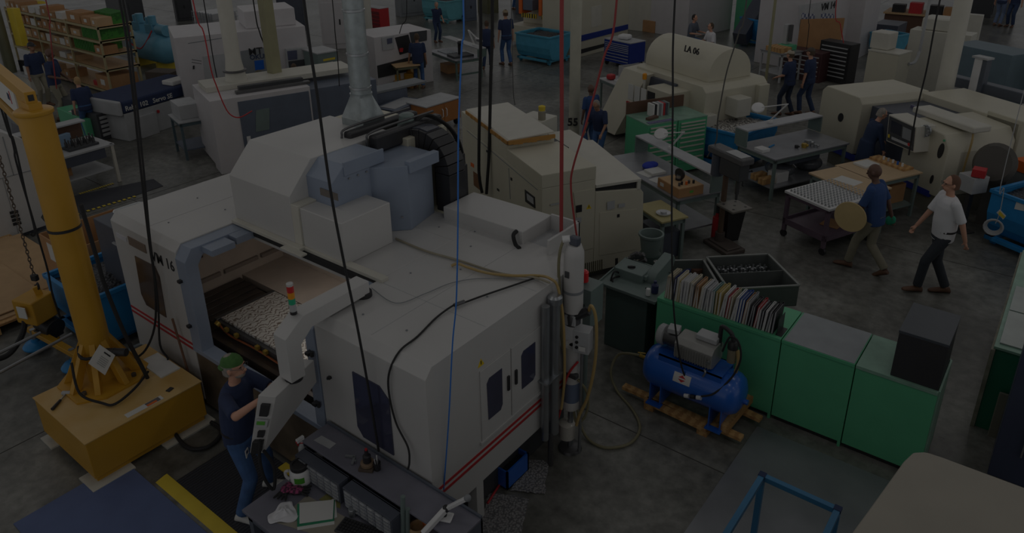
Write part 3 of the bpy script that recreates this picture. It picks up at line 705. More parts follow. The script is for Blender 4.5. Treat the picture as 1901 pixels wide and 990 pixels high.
# ---------------- helpers for hoses and small repeated things ----------------
def PV(base, px, py):
    d = ray(px, py); n = V((base[0], base[1], 0)).normalized(); t = (base[0]*n.x+base[1]*n.y)/(d.x*n.x+d.y*n.y); return CAMP+d*t
def hose(name, label, cat, base, pix, r, m_, top=True, group=None, n=8, extra=()):
    pts = [PV(base, *p) for p in pix]
    if top: pts = [V((pts[0].x, pts[0].y, max(7.2, pts[0].z+.5)))]+pts
    pts += [V(e) for e in extra]
    m = MB(); m.tube(pts, r, n); return done(name, m, m_, label=label, cat=cat, group=group, loc=tuple(pts[-1]))
def one(name, m, mt, label, cat, **kw): return done(name, m, mt, label=label, cat=cat, **kw)
# ---------------- yellow jib crane ----------------
cr = thing('jib_crane', 'yellow jib crane column standing on a yellow steel base box', 'crane', (-7.64, 2.66, 0))
m = MB(); m.box(-8.26, -7.05, 2.03, 3.29, .09, .55); done('base_box', m, YEL, cr, bev=.008)
m = MB(); m.box(-8.27, -7.04, 2.02, 3.30, .54, .552); done('base_lid', m, mat('faded_yellow_paint', (208, 172, 106), .4, rgb2=(196, 150, 66), scale=2.5), cr)
for x in (-8.1, -7.25):
    m = MB(); m.box(x, x+.16, 2.06, 3.27, .02, .09); done('base_skid', m, YEL, cr)
for p in ((-8.28, -8.0, 1.98, 2.5), (-7.3, -6.98, 1.96, 2.4), (-7.3, -6.98, 2.75, 3.34), (-8.28, -8.0, 3.0, 3.3)):
    m = MB(); m.box(p[0], p[1], p[2], p[3], 0, .02); done('base_pad', m, LCREAM, cr)
cx_, cy_ = -8.02, 2.68
m = MB(); m.prism([(cx_+x, cy_+y) for x, y in ((-.42, -.18), (-.42, .2), (-.2, .42), (.2, .42), (.42, .2), (.44, -.18), (.28, -.42), (-.2, -.42))], 'z', .552, .575); done('base_plate', m, YEL, cr)
m = MB(); m.cyl((cx_, cy_, .575), (cx_, cy_, 3.66), .155, n=32); done('column', m, YEL, cr)
m = MB(); m.lathe([(.156, 2.42), (.162, 2.42), (.162, 2.45), (.156, 2.45)], (cx_, cy_, 0), 32); done('black_band', m, BLACK, cr)
m = MB(); m.lathe([(.17, 3.66), (.175, 3.67), (.175, 3.70), (.16, 3.71), (.02, 3.71)], (cx_, cy_, 0), 32); done('column_cap', m, YEL, cr, bev=.004)
for k in range(8):
    a = 2*PI*k/8+.2; c, s = math.cos(a), math.sin(a)
    m = MB(); t_ = V((-s, c, 0))*.03; P_ = [V((cx_+c*.29, cy_+s*.29, .575)), V((cx_+c*.40, cy_+s*.40, .575)), V((cx_+c*.15, cy_+s*.15, 1.08)), V((cx_+c*.15, cy_+s*.15, .88))]
    m.loft([[tuple(p-t_) for p in P_], [tuple(p+t_) for p in P_]]); done('gusset', m, YEL, cr, bev=.004)
    if k % 2 == 0:
        m = MB(); b = a+.38; m.cyl((cx_+math.cos(b)*.36, cy_+math.sin(b)*.36, .575), (cx_+math.cos(b)*.36, cy_+math.sin(b)*.36, .61), .028, n=6); done('anchor_bolt', m, DSTEEL, cr)
ad = (G(0, 140, 3.78)-V((cx_, cy_, 3.78))).normalized(); ad.z = 0
an = V((-ad.y, ad.x, 0))
def beam(m, a, b, w, h):
    a = V(a); b = V(b); d = (b-a).normalized(); s = d.cross(V((0, 0, 1))).normalized()*w/2; u = s.cross(d).normalized()*h/2
    m.loft([[tuple(p-s-u), tuple(p+s-u), tuple(p+s+u), tuple(p-s+u)] for p in (a, b)])
C0 = V((cx_, cy_, 0))
m = MB(); beam(m, C0-ad*.05+V((0, 0, 3.83)), C0+ad*4.6+V((0, 0, 3.83)), .10, .12); done('upper_boom', m, YEL, cr, bev=.006)
m = MB(); beam(m, C0+ad*.10+V((0, 0, 3.42)), C0+ad*4.6+V((0, 0, 3.42)), .12, .09); done('lower_boom', m, YEL, cr, bev=.006)
m = MB(); beam(m, C0+ad*.13+V((0, 0, 3.62)), C0+ad*.72+V((0, 0, 3.62)), .03, .34); m.box(cx_-.10, cx_+.08, cy_-.06, cy_+.06, 3.70, 3.78); done('boom_plate', m, YEL, cr)
m = MB(); beam(m, C0-ad*.055+V((0, 0, 3.83)), C0-ad*.045+V((0, 0, 3.83)), .05, .06); done('boom_end_hole', m, BLACK, cr)
m = MB(); beam(m, C0+ad*.75+V((0, 0, 3.63)), C0+ad*2.4+V((0, 0, 3.63)), .05, .30); sg = done('boom_sign', m, PAPER, cr)
tp = C0+ad*.95-an*.03+V((0, 0, 3.56))
m = MB()
q = C0+ad*.98+V((0, 0, 3.63)); sidev = -an if (-an).dot(-q) > 0 else an
for k, (w_, h_, c_) in enumerate(((.03, .14, RED), (.10, .07, NAVY))):
    m = MB(); beam(m, q+ad*(.02+.08*k)+sidev*.027-V((0, 0, .01*k)), q+ad*(.02+.08*k+w_)+sidev*.027-V((0, 0, .01*k)), .004, h_); done('sign_mark', m, c_, sg)
m = MB(); m.tube([C0+V((-.19, .03, 3.3)), C0+V((-.19, .03, 2.9)), C0+V((-.18, .03, 2.4)), C0+V((-.18, .02, 1.6)), C0+V((-.17, -.08, 1.1)), C0+V((.1, -.2, .95)), C0+V((.3, .05, .98))], .018); done('power_cable', m, RUBBER, cr)
m = MB(); m.cyl(C0+V((.24, .0, .98)), C0+V((.46, .12, 1.0)), .045); m.cyl(C0+V((.30, .03, .985)), C0+V((.34, .055, .99)), .048); done('cable_plug', m, BLACK, cr, bev=.004)
m = MB(); m.tube([C0+V((-.172, .12, 3.1)), C0+V((-.172, .12, 2.6)), C0+V((-.17, .12, 1.9)), C0+V((-.17, .1, 1.2))], .012); done('control_cable', m, YEL, cr)
# notice sheet tied to the column
a_, b_, c_, d_ = [PV((cx_+.30, cy_-.38), *p) for p in ((185, 640), (214, 660), (195, 697), (164, 675))]
m = MB(); nn = (b_-a_).cross(d_-a_).normalized()*.003; m.loft([[tuple(p) for p in (a_, b_, c_, d_)], [tuple(p+nn) for p in (a_, b_, c_, d_)]])
ns = one('notice_sheet', m, PAPER, 'white printed notice sheet hanging on the yellow crane column', 'sign')
u = (b_-a_).normalized(); v = (a_-d_).normalized(); toc = -nn.normalized() if nn.dot(-a_) < 0 else nn.normalized()
def bar_on(o0, s, t, w_, h_, nm='printed_line', par=None, mt=LETT):
    m = MB(); p0 = o0+u*s+v*t+toc*.004; q = [p0, p0+u*w_, p0+u*w_+v*h_, p0+v*h_]; m.loft([[tuple(p) for p in q], [tuple(p+toc*.001) for p in q]]); return done(nm, m, mt, par)
W_, H_ = (b_-a_).length, (a_-d_).length
bar_on(d_, W_*.4, H_*.8, W_*.4, .014, par=ns)
for k in range(5): bar_on(d_, W_*.35, H_*(.6-.09*k), W_*.5, .004, par=ns, mt=MGREY)
# hammer, label and cable on the base
hm = thing('hammer', 'dead blow hammer with black handle lying on the yellow crane base', 'hammer', tuple(G(110, 745, .552)))
a = G(97, 760, .57); b = G(124, 730, .57)
m = MB(); m.tube([a, a.lerp(b, .55)], .018, 10, taper=.015); done('grip', m, BLACK, hm)
m = MB(); m.cyl(a.lerp(b, .5), b, .009); done('shaft', m, STEEL, hm)
s_ = (b-a).normalized().cross(V((0, 0, 1))); m = MB(); m.cyl(b-s_*.05, b+s_*.05, .024, n=16); done('head', m, LGREY, hm, bev=.003)
m = MB(); m.cyl(b+s_*.05, b+s_*.072, .026, n=16); done('face', m, mat('red_face', (120, 50, 50), .5), hm)
q = G(268, 755, .553); m = MB(); m.box(q.x-.04, q.x+.04, q.y-.2, q.y+.2, .5525, .5545)
lb = one('warning_label', m, PAPER, 'white and orange warning label on the edge of the yellow crane base', 'label')
m = MB(); m.box(q.x-.035, q.x+.035, q.y+.02, q.y+.17, .5545, .5555); done('print_block', m, mat('grey_print', (96, 90, 90), .6), lb)
m = MB(); m.box(q.x+.0, q.x+.035, q.y+.02, q.y+.13, .5555, .556); done('orange_bar', m, ORANGE, lb)
m = MB(); m.obox((-7.18, 3.0, .5575), (.05, .07, .01), .3); one('magnet', m, BLACK, 'small black block near the corner of the yellow crane base', 'block')
m = MB(); m.tube([V((-7.63, 3.0, .60)), V((-7.45, 2.75, .60)), V((-7.38, 2.5, .585)), V((-7.5, 2.42, .59)), V((-7.7, 2.3, .7)), V((-7.85, 2.35, 1.0))], .014)
one('control_cable', m, RUBBER, 'black control cable looped on top of the yellow crane base', 'cable')
m = MB(); m.box(-7.95, -7.45, 3.05, 3.28, .552, .57); one('clipboard', m, PAPER, 'white folded papers lying at the back of the yellow crane base', 'papers')
hose('drop_cable', 'thick black cable hanging beside the crane column and looping to the floor', 'cable', (-7.55, 2.95), [(218, 0), (238, 120), (262, 300), (276, 450), (283, 500), (272, 560), (215, 540), (240, 640), (262, 680)], .016, RUBBER) if False else None
hose('drop_cable', 'long black cable hanging from above past the crane to the machine base', 'cable', (-7.9, 3.25), [(222, 0), (245, 160), (262, 320), (277, 450), (287, 520), (288, 600), (270, 650), (240, 672)], .013, RUBBER)
hose('drop_cable', 'black cable hanging in front of the left window of the large machine', 'cable', (-7.7, 3.3), [(228, 0), (250, 160), (267, 320), (279, 450), (293, 560), (297, 640), (312, 670), (290, 700), (255, 705)], .012, RUBBER)
hose('power_cable', 'thick black power cable bending from the crane base down to the floor by the mat', 'cable', (-7.6, 2.9), [(150, 380), (165, 430), (182, 487), (196, 534), (232, 621), (268, 690), (300, 758)], .022, RUBBER, top=False, extra=[tuple(G(340, 825, .03)), tuple(G(380, 832, .03)), tuple(G(407, 812, .03)), tuple(G(408, 795, .03)), tuple(G(392, 784, .03))])
# ---------------- vacuum lifter with chain ----------------
vl = thing('vacuum_lifter', 'yellow vacuum lifting beam with motor and blue suction cups hanging on a chain', 'vacuum lifter', (-10.1, 2.8, 0))
b0_ = (-10.05, 2.8)
def L(px, py, dx=0, dy=0): return PV((b0_[0]+dx, b0_[1]+dy), px, py)
m = MB(); beam(m, L(75, 560), L(112, 648), .07, .09); m2 = L(70, 535)
beam(m, L(66, 532), L(80, 560), .05, .08); done('lifting_frame', m, YEL, vl, bev=.005)
c = L(66, 570); m = MB(); m.obox(c, (.34, .34, .34), .35); done('control_box', m, YEL, vl, bev=.02)
m = MB(); m.obox(c+V((.1, -.19, .04)), (.14, .01, .16), .35); done('rating_label', m, PAPER, vl)
m = MB(); m.obox(L(46, 574), (.10, .10, .24), .35); done('switch_box', m, LGREY, vl, bev=.01)
m = MB(); c = L(88, 607); m.cyl(c+V((-.14, 0, .05)), c+V((.14, .05, 0)), .13, n=20); m.obox(c-V((0, 0, .08)), (.26, .22, .12), .3); done('vacuum_motor', m, BLACK, vl, bev=.008)
ga, gb_ = G(55, 610, .28), G(165, 672, .28)
m = MB(); beam(m, ga, gb_, .09, .07); done('spreader_beam', m, YEL, vl, bev=.006)
for (p, q) in (((0, 655), (75, 618)), ((0, 692), (133, 620))):
    m = MB(); a, b = G(*p, .55), G(*q, .55); d = (a-b).normalized(); m.tube([b, a, a+d*.6], .02, 10, False); done('handle_bar', m, STEEL, vl)
m = MB(); m.tube([G(133, 690, .3), G(140, 672, .45), G(165, 668, .5), G(200, 655, .5)], .018); done('handle_bar', m, STEEL, vl)
for px, py in ((68, 640), (140, 678)):
    c = G(px, py, .08); m = MB(); m.lathe([(.16, -.02), (.165, 0), (.13, .04), (.05, .06), (.05, .10)], c, 24); cp_ = done('suction_cup', m, BINB, vl)
    m = MB(); m.cyl(c+V((0, 0, .1)), c+V((0, 0, .24)), .035); done('cup_stem', m, STEEL, cp_)
m = MB(); m.tube([L(46, 590), L(42, 620, .1, -.1), L(20, 655, .15, -.1), L(-10, 668, .2, -.1), L(-60, 668, .2, -.1)], .035); done('vacuum_hose', m, RUBBER, vl)
hx = L(65, 518); m = MB(); m.obox(hx+V((0, 0, .02)), (.09, .06, .09), .4); done('hook_block', m, BLACK, vl, bev=.015)
m = MB(); m.tube([hx+V((.02*math.cos(t)*2.5, .0, -.09-.055*math.sin(t))) for t in [PI*(-.3+1.25*i/8) for i in range(9)]], .014); done('hook', m, BLACK, vl)
ch = thing('hoist_chain', 'steel load chain hanging from the crane boom to the vacuum lifter', 'chain', (hx.x, hx.y, hx.z+.06))
m = MB(); z = hx.z+.07; k = 0
while z < 3.7:
    pts = [V((hx.x, hx.y, z))+V(((.016*math.cos(t)) if k % 2 else 0, 0 if k % 2 else .016*math.cos(t), .034*math.sin(t))) for t in [2*PI*i/8 for i in range(9)]]
    m.tube(pts, .0065, 5, False); z += .053; k += 1
done('chain_links', m, mat('oily_chain', (98, 84, 72), .45, .6), ch)['kind'] = 'stuff'
hose('lifter_cable', 'black control cable hanging down to the yellow vacuum lifter', 'cable', (-9.9, 3.0), [(8, 205), (30, 300), (62, 410), (88, 500), (97, 545), (112, 590)], .012, RUBBER)
hose('lifter_cable', 'second black cable hanging beside the chain and curling back up', 'cable', (-10.2, 3.2), [(0, 195), (25, 260), (48, 360), (64, 425), (62, 438), (56, 434)], .012, RUBBER)
# ---------------- floor mats ----------------
MATT = mat('ribbed_rubber_mat', (40, 42, 50), .8, rgb2=(24, 25, 30), kind='wave', scale=9, bump=.8)
am = thing('anti_fatigue_mat', 'black ribbed anti-fatigue mat with yellow edges in front of the large machine', 'mat', (-5.9, 2.95, 0))
m = MB(); m.box(-6.45, -4.95, 2.55, 3.38, 0, .018); done('mat_surface', m, MATT, am)
for y0_, y1_ in ((2.42, 2.55),):
    m = MB(); m.prism([(y0_, 0), (y1_, 0), (y1_, .02), (y0_+.1, .02)], 'x', -6.62, -4.9); done('yellow_edge', m, YELD, am)
m = MB(); m.box(-5.75, -4.95, 3.30, 3.40, .018, .03); done('yellow_edge', m, YELD, am)
m = MB(); m.box(-7.2, -5.55, 1.3, 2.38, 0, .012); one('floor_mat', m, mat('blue_floor_mat', (76, 94, 142), .7), 'plain blue floor mat in the near corner before the yellow crane base', 'mat', bev=.003)
# ---------------- left side: bin, boxes, pallet, machines ----------------
def tip_bin(name, label, x0, x1, y0, y1, h, mt, fill, group=None, rz=0, front='-y', rim=.05, loc=None):
    """self-dumping hopper: slanted front, rounded side, wheels, load"""
    cxx, cyy = (x0+x1)/2, (y0+y1)/2; w, d = (x1-x0)/2, (y1-y0)/2
    t = thing(name, label, 'dumping bin', loc or (cxx, cyy, 0), rz, group)
    prof = [(-d*.80, .16), (d*.55, .16), (d*.72, .22), (d, h), (-d, h), (-d, h*.62), (-d*.95, h*.4)]
    prof = [(-d, h), (-d*1.0, h*.6), (-d*.92, h*.38), (-d*.78, .2), (-d*.5, .16), (d*.4, .16), (d, h*.72), (d, h)]
    m = MB()
    for s in (-1, 1):
        m.prism(prof, 'x', s*w-(.008 if s > 0 else 0), s*w+(.008 if s < 0 else 0))
    path = prof
    for a, b in zip(path[:-1], path[1:]):
        a3, b3 = V((0, a[0], a[1])), V((0, b[0], b[1])); n_ = (b3-a3).cross(V((1, 0, 0))).normalized()*.006
        m.loft([[(-w, a3.y, a3.z), (w, a3.y, a3.z), (w, a3.y+n_.y, a3.z+n_.z), (-w, a3.y+n_.y, a3.z+n_.z)], [(-w, b3.y, b3.z), (w, b3.y, b3.z), (w, b3.y+n_.y, b3.z+n_.z), (-w, b3.y+n_.y, b3.z+n_.z)]])
    done('hopper', m, mt, t, local=True)
    m = MB()
    for s in (-1, 1): m.box(s*w-.03, s*w+.03, -d-.03, d+.03, h-.04, h+.02)
    m.box(-w, w, -d-.035, -d+.02, h-.04, h+.02); m.box(-w, w, d-.02, d+.035, h-.04, h+.02); done('rim', m, mt, t, local=True, bev=.006)
    m = MB(); m.box(-w*.95, w*.95, -d, -d*.86, .10, .17); m.box(-w*.95, w*.95, d*.6, d*.75, .10, .17); m.box(-w*.95, -w*.8, -d, d, .10, .17); m.box(w*.8, w*.95, -d, d, .10, .17); done('chassis', m, mt, t, local=True, bev=.005)
    for sx in (-1, 1):
        for sy in (-.8, .7):
            m = MB(); m.cyl((sx*w*.85-.03, sy*d, .07), (sx*w*.85+.03, sy*d, .07), .07, n=16); done('wheel', m, mt if fill else RUBBER, t, local=True)
    if fill:
        m = MB(); n_ = 10; rs = random.Random(len(label))
        gr = [[(-w*.97+2*w*.97*i/n_, -d*.97+2*d*.97*j/n_, h-.10+rs.uniform(-.03, .04)+.08*math.sin(PI*i/n_)*math.sin(PI*j/n_)) for i in range(n_+1)] for j in range(n_+1)]
        m.loft(gr, cap=False, closed=False); m.bm.verts.ensure_lookup_table(); f = done('chip_load', m, fill, t, local=True); f['kind'] = 'stuff'
    return t
m = None
bA_, bB_ = G(84, 510, .84), G(152, 545, .84)
b1 = tip_bin('chip_bin', 'blue tipping bin full of dark chips behind the crane column', bA_.x, bB_.x+.25, bA_.y, bA_.y+.95, .84, BINB, CHIPS)
for (px, py, w_, h_) in ((128, 550, .2, .16), (145, 590, .10, .1)):
    q = PY(px, py, bA_.y); m = MB(); m.box(q.x-w_/2, q.x+w_/2, bA_.y-.008, bA_.y, q.z-h_/2, q.z+h_/2); done('bin_label', m, PAPER if w_ > .15 else YELD, b1)
m = MB(); rs = random.Random(3)
def open_box(name, label, x0, x1, y0, y1, h, mt, z=0, th=.01, group=None, fill=None, fz=.8, cat='box'):
    t = thing(name, label, cat, ((x0+x1)/2, (y0+y1)/2, z), 0, group)
    m = MB(); m.box(x0, x1, y0, y1, z, z+th).box(x0, x0+th, y0, y1, z, z+h).box(x1-th, x1, y0, y1, z, z+h).box(x0, x1, y0, y0+th, z, z+h).box(x0, x1, y1-th, y1, z, z+h)
    done('walls', m, mt, t)
    if fill: m = MB(); m.box(x0+th, x1-th, y0+th, y1-th, z+th, z+h*fz); f = done('contents', m, fill, t); f['kind'] = 'stuff'
    return t
g1_, g2_ = G(70, 434, .9), G(209, 387, .9)
ob = open_box('cardboard_box', 'tall open brown cardboard box with white label behind the blue chip bin', g1_.x, g1_.x+1.0, g1_.y, g2_.y, .9, CARD, th=.02)
q = PY(98, 470, g1_.y); m = MB(); m.box(q.x-.13, q.x+.13, g1_.y-.006, g1_.y, q.z-.14, q.z+.14); done('address_label', m, PAPER, ob)
pl = thing('pallet', 'wooden pallet piled with flat light cardboard sheets by the left edge', 'pallet', (-12.3, 3.2, 0))
for y in (2.5, 3.1, 3.75):
    m = MB(); m.box(-14.2, -10.95, y-.06, y+.06, .02, .12); done('stringer', m, WOOD, pl)
m = MB()
for k in range(9): m.box(-14.15+.36*k, -13.87+.36*k, 2.4, 3.85, .12, .15)
done('deck_boards', m, WOOD, pl)['kind'] = 'stuff'
for k, (x0, x1, y0, y1) in enumerate(((-14.0, -11.1, 2.45, 3.8), (-13.9, -11.5, 2.7, 3.95), (-13.6, -11.2, 2.5, 3.3))):
    m = MB(); m.box(x0, x1, y0, y1, .151+.016*k, .166+.016*k); one('cardboard_sheet', m, CARDL, ['large flat cardboard sheet at the bottom of the stack on the pallet', 'middle flat cardboard sheet on the pallet, shifted towards the white machine', 'narrow top cardboard sheet on the pallet'][k], 'cardboard', group='cardboard sheets on the pallet')
# white machine at left edge
wl = thing('machine_enclosure', 'tall white machine enclosure with chamfered corner at the left edge', 'machine', (-15, 4.5, 0))
pw5 = [(PX(px, py, -14.1).y, PX(px, py, -14.1).z) for px, py in ((-60, 470), (88, 418), (76, 404), (93, 378), (42, 258), (-60, 225))]; m = MB(); m.prism(pw5, 'x', -15.6, -14.1); done('enclosure', m, WHITE, wl, bev=.01)
m = MB(); m.box(-15.5, -14.2, 3.0, 4.45, 0, .15); done('plinth', m, DGREY, wl)
m = MB(); m.box(-14.1, -14.09, 3.5, 4.45, 1.15, 1.16).box(-14.1, -14.09, 3.98, 3.985, .12, 1.15).box(-14.1, -14.09, 4.15, 4.16, 1.15, 1.85); done('panel_seam', m, MGREY, wl)
for i in range(4):
    for j in range(2):
        q = PX(22+j*8+i*2, 395+i*7-j*1.5, -14.09); m = MB(); m.box(-14.1, -14.085, q.y-.03, q.y+.03, q.z-.025, q.z+.025); done('vent_slot', m, BLACK, wl)
# dark chip conveyor between crane and machine
cv = thing('chip_conveyor', 'dark grey steel cabinet standing against the left end of the large machine', 'cabinet', (-9.3, 4.2, 0))
m = MB(); m.box(-10.0, -8.80, 3.70, 4.75, .05, 1.62); done('body', m, DGREY, cv, bev=.01)
m = MB(); m.box(-9.85, -8.95, 3.69, 3.70, .1, .75); done('opening', m, BLACK, cv)
m = MB(); m.box(-9.5, -8.9, 3.67, 3.70, 1.40, 1.42); done('edge_strip', m, LGREY, cv)
m = MB(); rr_ = []
for t in range(28):
    a = 2*PI*t/28; k = 1/max(abs(math.cos(a)), abs(math.sin(a)))
    rr_.append((math.cos(a)*min(k, 1.25), math.sin(a)*min(k, 1.25)))
cz_ = (-9.55, 4.1); m.loft([[(cz_[0]+x*s*.33, cz_[1]+y*s*.22, 1.62+z) for x, y in rr_] for s, z in ((.85, 0), (.95, .07), (1.0, .07), (.8, .015), (.2, .012))])
tr_ = one('clear_tray', m, mat('clear_plastic_tray', (214, 218, 220), .2), 'shallow clear plastic tray lying on the dark grey cabinet', 'tray')
m = MB(); m.tube([(-8.93, 3.62, .03), (-8.88, 3.66, 1.2)], .016); one('broom_handle', m, WOOD, 'light wooden broom handle leaning on the dark grey cabinet', 'broom')
m = MB(); m.tube([PY(320, 592, 3.36), PY(352, 700, 3.36)], .014); one('pry_bar', m, mat('rusty_steel', (104, 66, 44), .7), 'thin rusty bar leaning on the left front of the large machine', 'bar')
m = MB(); m.lathe([(.14, 0), (.19, .3), (.2, .3), (.2, .31), (.15, .31), (.12, .02)], (-8.75+.1-.35, 3.28, .55) if False else (-8.55, 3.36, 0), 20); one('round_bin', m, GALV, 'small grey metal bin between the crane base and the large machine', 'bin')
m = MB(); m.box(-9.9, -8.8, 4.95, 5.9, .0, .9); 
one('parts_crate', m, CARD, 'brown box behind the left end of the large machine', 'box')
ob2 = open_box('wooden_crate', 'wooden crate filled with brown granules behind the large machine', -10.9, -9.35, 5.7, 6.9, .9, CARDL, th=.03, fill=mat('brown_granules', (140, 96, 66), .9, rgb2=(84, 56, 40), kind='voronoi', scale=40, bump=1), fz=.93)
m = MB(); m.box(-9.2, -8.2, 6.3, 7.9, .0, .95); one('covered_crate', m, mat('yellowish_sheet', (172, 176, 128), .6), 'box with pale yellow green lid behind the large machine', 'box', bev=.01)
# ---------------- front workbench ----------------
BTOP = mat('worn_bench_top', (112, 112, 126), .45, var=.25, scale=3); BFR = mat('bench_grey_paint', (74, 82, 96), .5)
wb = thing('workbench', 'grey steel workbench with raised rear shelf in front of the large machine', 'workbench', (-3.95, 2.9, 0))
m = MB(); m.box(-4.88, -3.02, 2.40, 3.38, .69, .72); done('worktop', m, BTOP, wb, bev=.004)
m = MB(); m.box(-4.90, -3.00, 3.09, 3.40, .955, .98); done('riser_shelf', m, BTOP, wb, bev=.004)
m = MB(); m.box(-4.90, -3.0, 3.38, 3.40, .72, 1.0); m.box(-4.90, -4.88, 3.09, 3.4, .72, .955); m.box(-3.02, -3.0, 3.09, 3.4, .3, .955); done('riser_panel', m, BFR, wb)
for x in (-4.82, -3.08):
    for y in (2.46, 3.32):
        m = MB(); m.box(x-.03, x+.03, y-.03, y+.03, 0, .69); done('leg', m, BFR, wb)
m = MB(); m.box(-4.85, -3.05, 2.43, 2.47, .60, .69); m.box(-4.85, -4.81, 2.43, 3.36, .60, .69); done('apron', m, BFR, wb)
m = MB(); m.box(-4.8, -3.1, 2.5, 3.3, .2, .22); done('lower_shelf', m, BFR, wb)
do = None
for x in (-4.84, -4.19):
    t = thing('drawer_organizer', 'grey small-parts drawer cabinet under the bench shelf, nearer the white jar' if x < -4.5 else 'grey small-parts drawer cabinet under the bench shelf, nearer the metal tubes', 'drawer cabinet', (x+.3, 3.05, .72), 0, 'small-parts cabinets on the workbench')
    m = MB(); m.box(x, x+.60, 2.96, 3.12, .72, .735).box(x, x+.60, 2.96, 3.08, .925, .94).box(x, x+.012, 2.96, 3.08, .735, .925).box(x+.588, x+.60, 2.96, 3.08, .735, .925).box(x, x+.6, 3.06, 3.075, .72, .94); done('case', m, DGREY, t, bev=.003)
    for r in range(5):
        for c in range(6):
            xx = x+.018+c*.095; zz = .742+r*.0365
            m = MB(); m.box(xx, xx+.088, 2.955, 3.05, zz, zz+.028); d = done('drawer', m, mat('smoky_drawer_plastic', (158, 162, 170), .35, var=.35, scale=2.5), t)
            m = MB(); m.box(xx+.02, xx+.068, 2.945, 2.955, zz+.016, zz+.021); done('pull', m, LGREY, d)
def bz(px, py, z): return G(px, py, z)
JW = mat('white_plastic', (226, 226, 226), .4)
q = bz(560, 893, .72); jr = thing('jar', 'white plastic jar with black lid and green label on the workbench', 'jar', tuple(q))
m = MB(); m.lathe([(.085, 0), (.095, .01), (.095, .13), (.08, .155), (.07, .16)], tuple(q), 28); m.box(q.x-.15, q.x-.08, q.y-.02, q.y+.02, .76, .84) if False else None; done('body', m, JW, jr)
m = MB(); m.lathe([(.078, .155), (.082, .16), (.082, .195), (.075, .2), (.06, .2), (.058, .19), (.01, .19)], tuple(q), 28); done('lid', m, BLACK, jr)
m = MB(); m.tube([q+V((-.07, -.07, .03)), q+V((-.105, -.08, .05)), q+V((-.11, -.08, .1)), q+V((-.07, -.07, .13))], .014); done('handle', m, JW, jr)
m = MB(); a0 = math.atan2(-1, .9); 
rings = []
for t in range(7):
    a = -1.25+.16*t; rings.append([(q.x+.0965*math.cos(a), q.y+.0965*math.sin(a), .72+.05), (q.x+.0965*math.cos(a), q.y+.0965*math.sin(a), .72+.11), (q.x+.094*math.cos(a), q.y+.094*math.sin(a), .72+.11), (q.x+.094*math.cos(a), q.y+.094*math.sin(a), .72+.05)])
m.loft(rings); done('label', m, mat('green_label', (60, 150, 30), .5), jr)
q = bz(588, 878, .72); m = MB(); m.lathe([(.055, 0), (.07, .17), (.072, .17), (.06, .02)], tuple(q), 24); one('plastic_cup', m, JW, 'tall plain white plastic cup behind the white jar', 'cup')
q = bz(566, 858, .72); sb = thing('spray_bottle', 'spray bottle with white head and red trigger at the corner of the bench shelf', 'bottle', tuple(q))
m = MB(); m.lathe([(.04, 0), (.042, .02), (.042, .17), (.02, .22), (.014, .23)], tuple(q), 18); done('body', m, LGREY, sb)
m = MB(); m.cyl(q+V((0, 0, .225)), q+V((0, 0, .25)), .02); m.obox(q+V((0, -.015, .275)), (.03, .08, .04)); done('spray_head', m, JW, sb, bev=.005)
m = MB(); m.cyl(q+V((0, 0, .232)), q+V((0, 0, .243)), .022); m.obox(q+V((0, -.05, .25)), (.014, .012, .05), 0, .3); done('trigger', m, RED, sb)
# gloves
GLV = mat('magenta_knit', (150, 50, 96), .9, rgb2=(60, 22, 44), kind='checker', scale=40)
def glove(px, py, ang, label, curl):
    q = bz(px, py, .722); t = thing('work_glove', label, 'glove', tuple(q), ang, 'magenta and black work gloves')
    m = MB(); m.ell((0, 0, .028), (.05, .06, .026), 14, 8); m.ell((0, .05, .026), (.042, .03, .02), 12, 6); remesh(done('knit_back', m, GLV, t, local=True), .007, 2)
    m = MB()
    for i in range(4):
        a = (-.5+.33*i); o0 = V((-.033+.022*i, -.05, .024)); cap(m, o0, o0+V((math.sin(a)*.05, -.06+.0*i, -.008)), .012, .010, 8)
    cap(m, (.045, 0, .02), (.085, -.03, .014), .014, .011, 8); m.ell((0, -.01, .016), (.05, .05, .015), 12, 6)
    remesh(done('rubber_palm', m, RUBBER, t, local=True), .006, 2)
glove(552, 914, 2.2, 'magenta and black glove lying palm down on the workbench near the papers', 0)
glove(532, 912, .4, 'dark rolled up work glove at the left of the magenta glove', 1)
# cloth, papers, binder
q = bz(527, 955, .722); m = MB(); rs = random.Random(5); NN = 16
def clth(i, j):
    a = 2*PI*i/NN; r = (.12+.03*math.sin(3*a+1)+.015*math.sin(7*a))*(j/6)
    return (q.x+r*math.cos(a)*1.0, q.y+r*math.sin(a)*1.0, .724+.05*math.exp(-(j/3.2)**2)+.012*math.sin(5*a+j)+.012*math.sin(j*2+2*a)*(j < 6)+.006)
m.loft([[clth(i, j) for i in range(NN)] for j in range(7)], cap=False); o = one('cleaning_cloth', m, WSHIRT, 'crumpled white cleaning cloth on the near left of the workbench', 'cloth')
sm = o.modifiers.new('soft', 'SUBSURF'); sm.levels = 2; sm.render_levels = 2; so = o.modifiers.new('th', 'SOLIDIFY'); so.thickness = .004
def sheet(pix, z, th, nm, mt, label=None, cat=None, par=None, group=None):
    q = [G(px, py, z) for px, py in pix]; m = MB(); m.loft([[tuple(p) for p in q], [tuple(p+V((0, 0, th))) for p in q]]); return done(nm, m, mt, par, label=label, cat=cat, group=group)
bd_ = thing('folder', 'green folder holding white papers in the middle of the workbench', 'folder', tuple(bz(580, 955, .724)))
sheet([(552, 979), (620, 968), (622, 930), (552, 938)], .724, .012, 'cover', mat('green_folder', (20, 130, 84), .5), par=bd_)
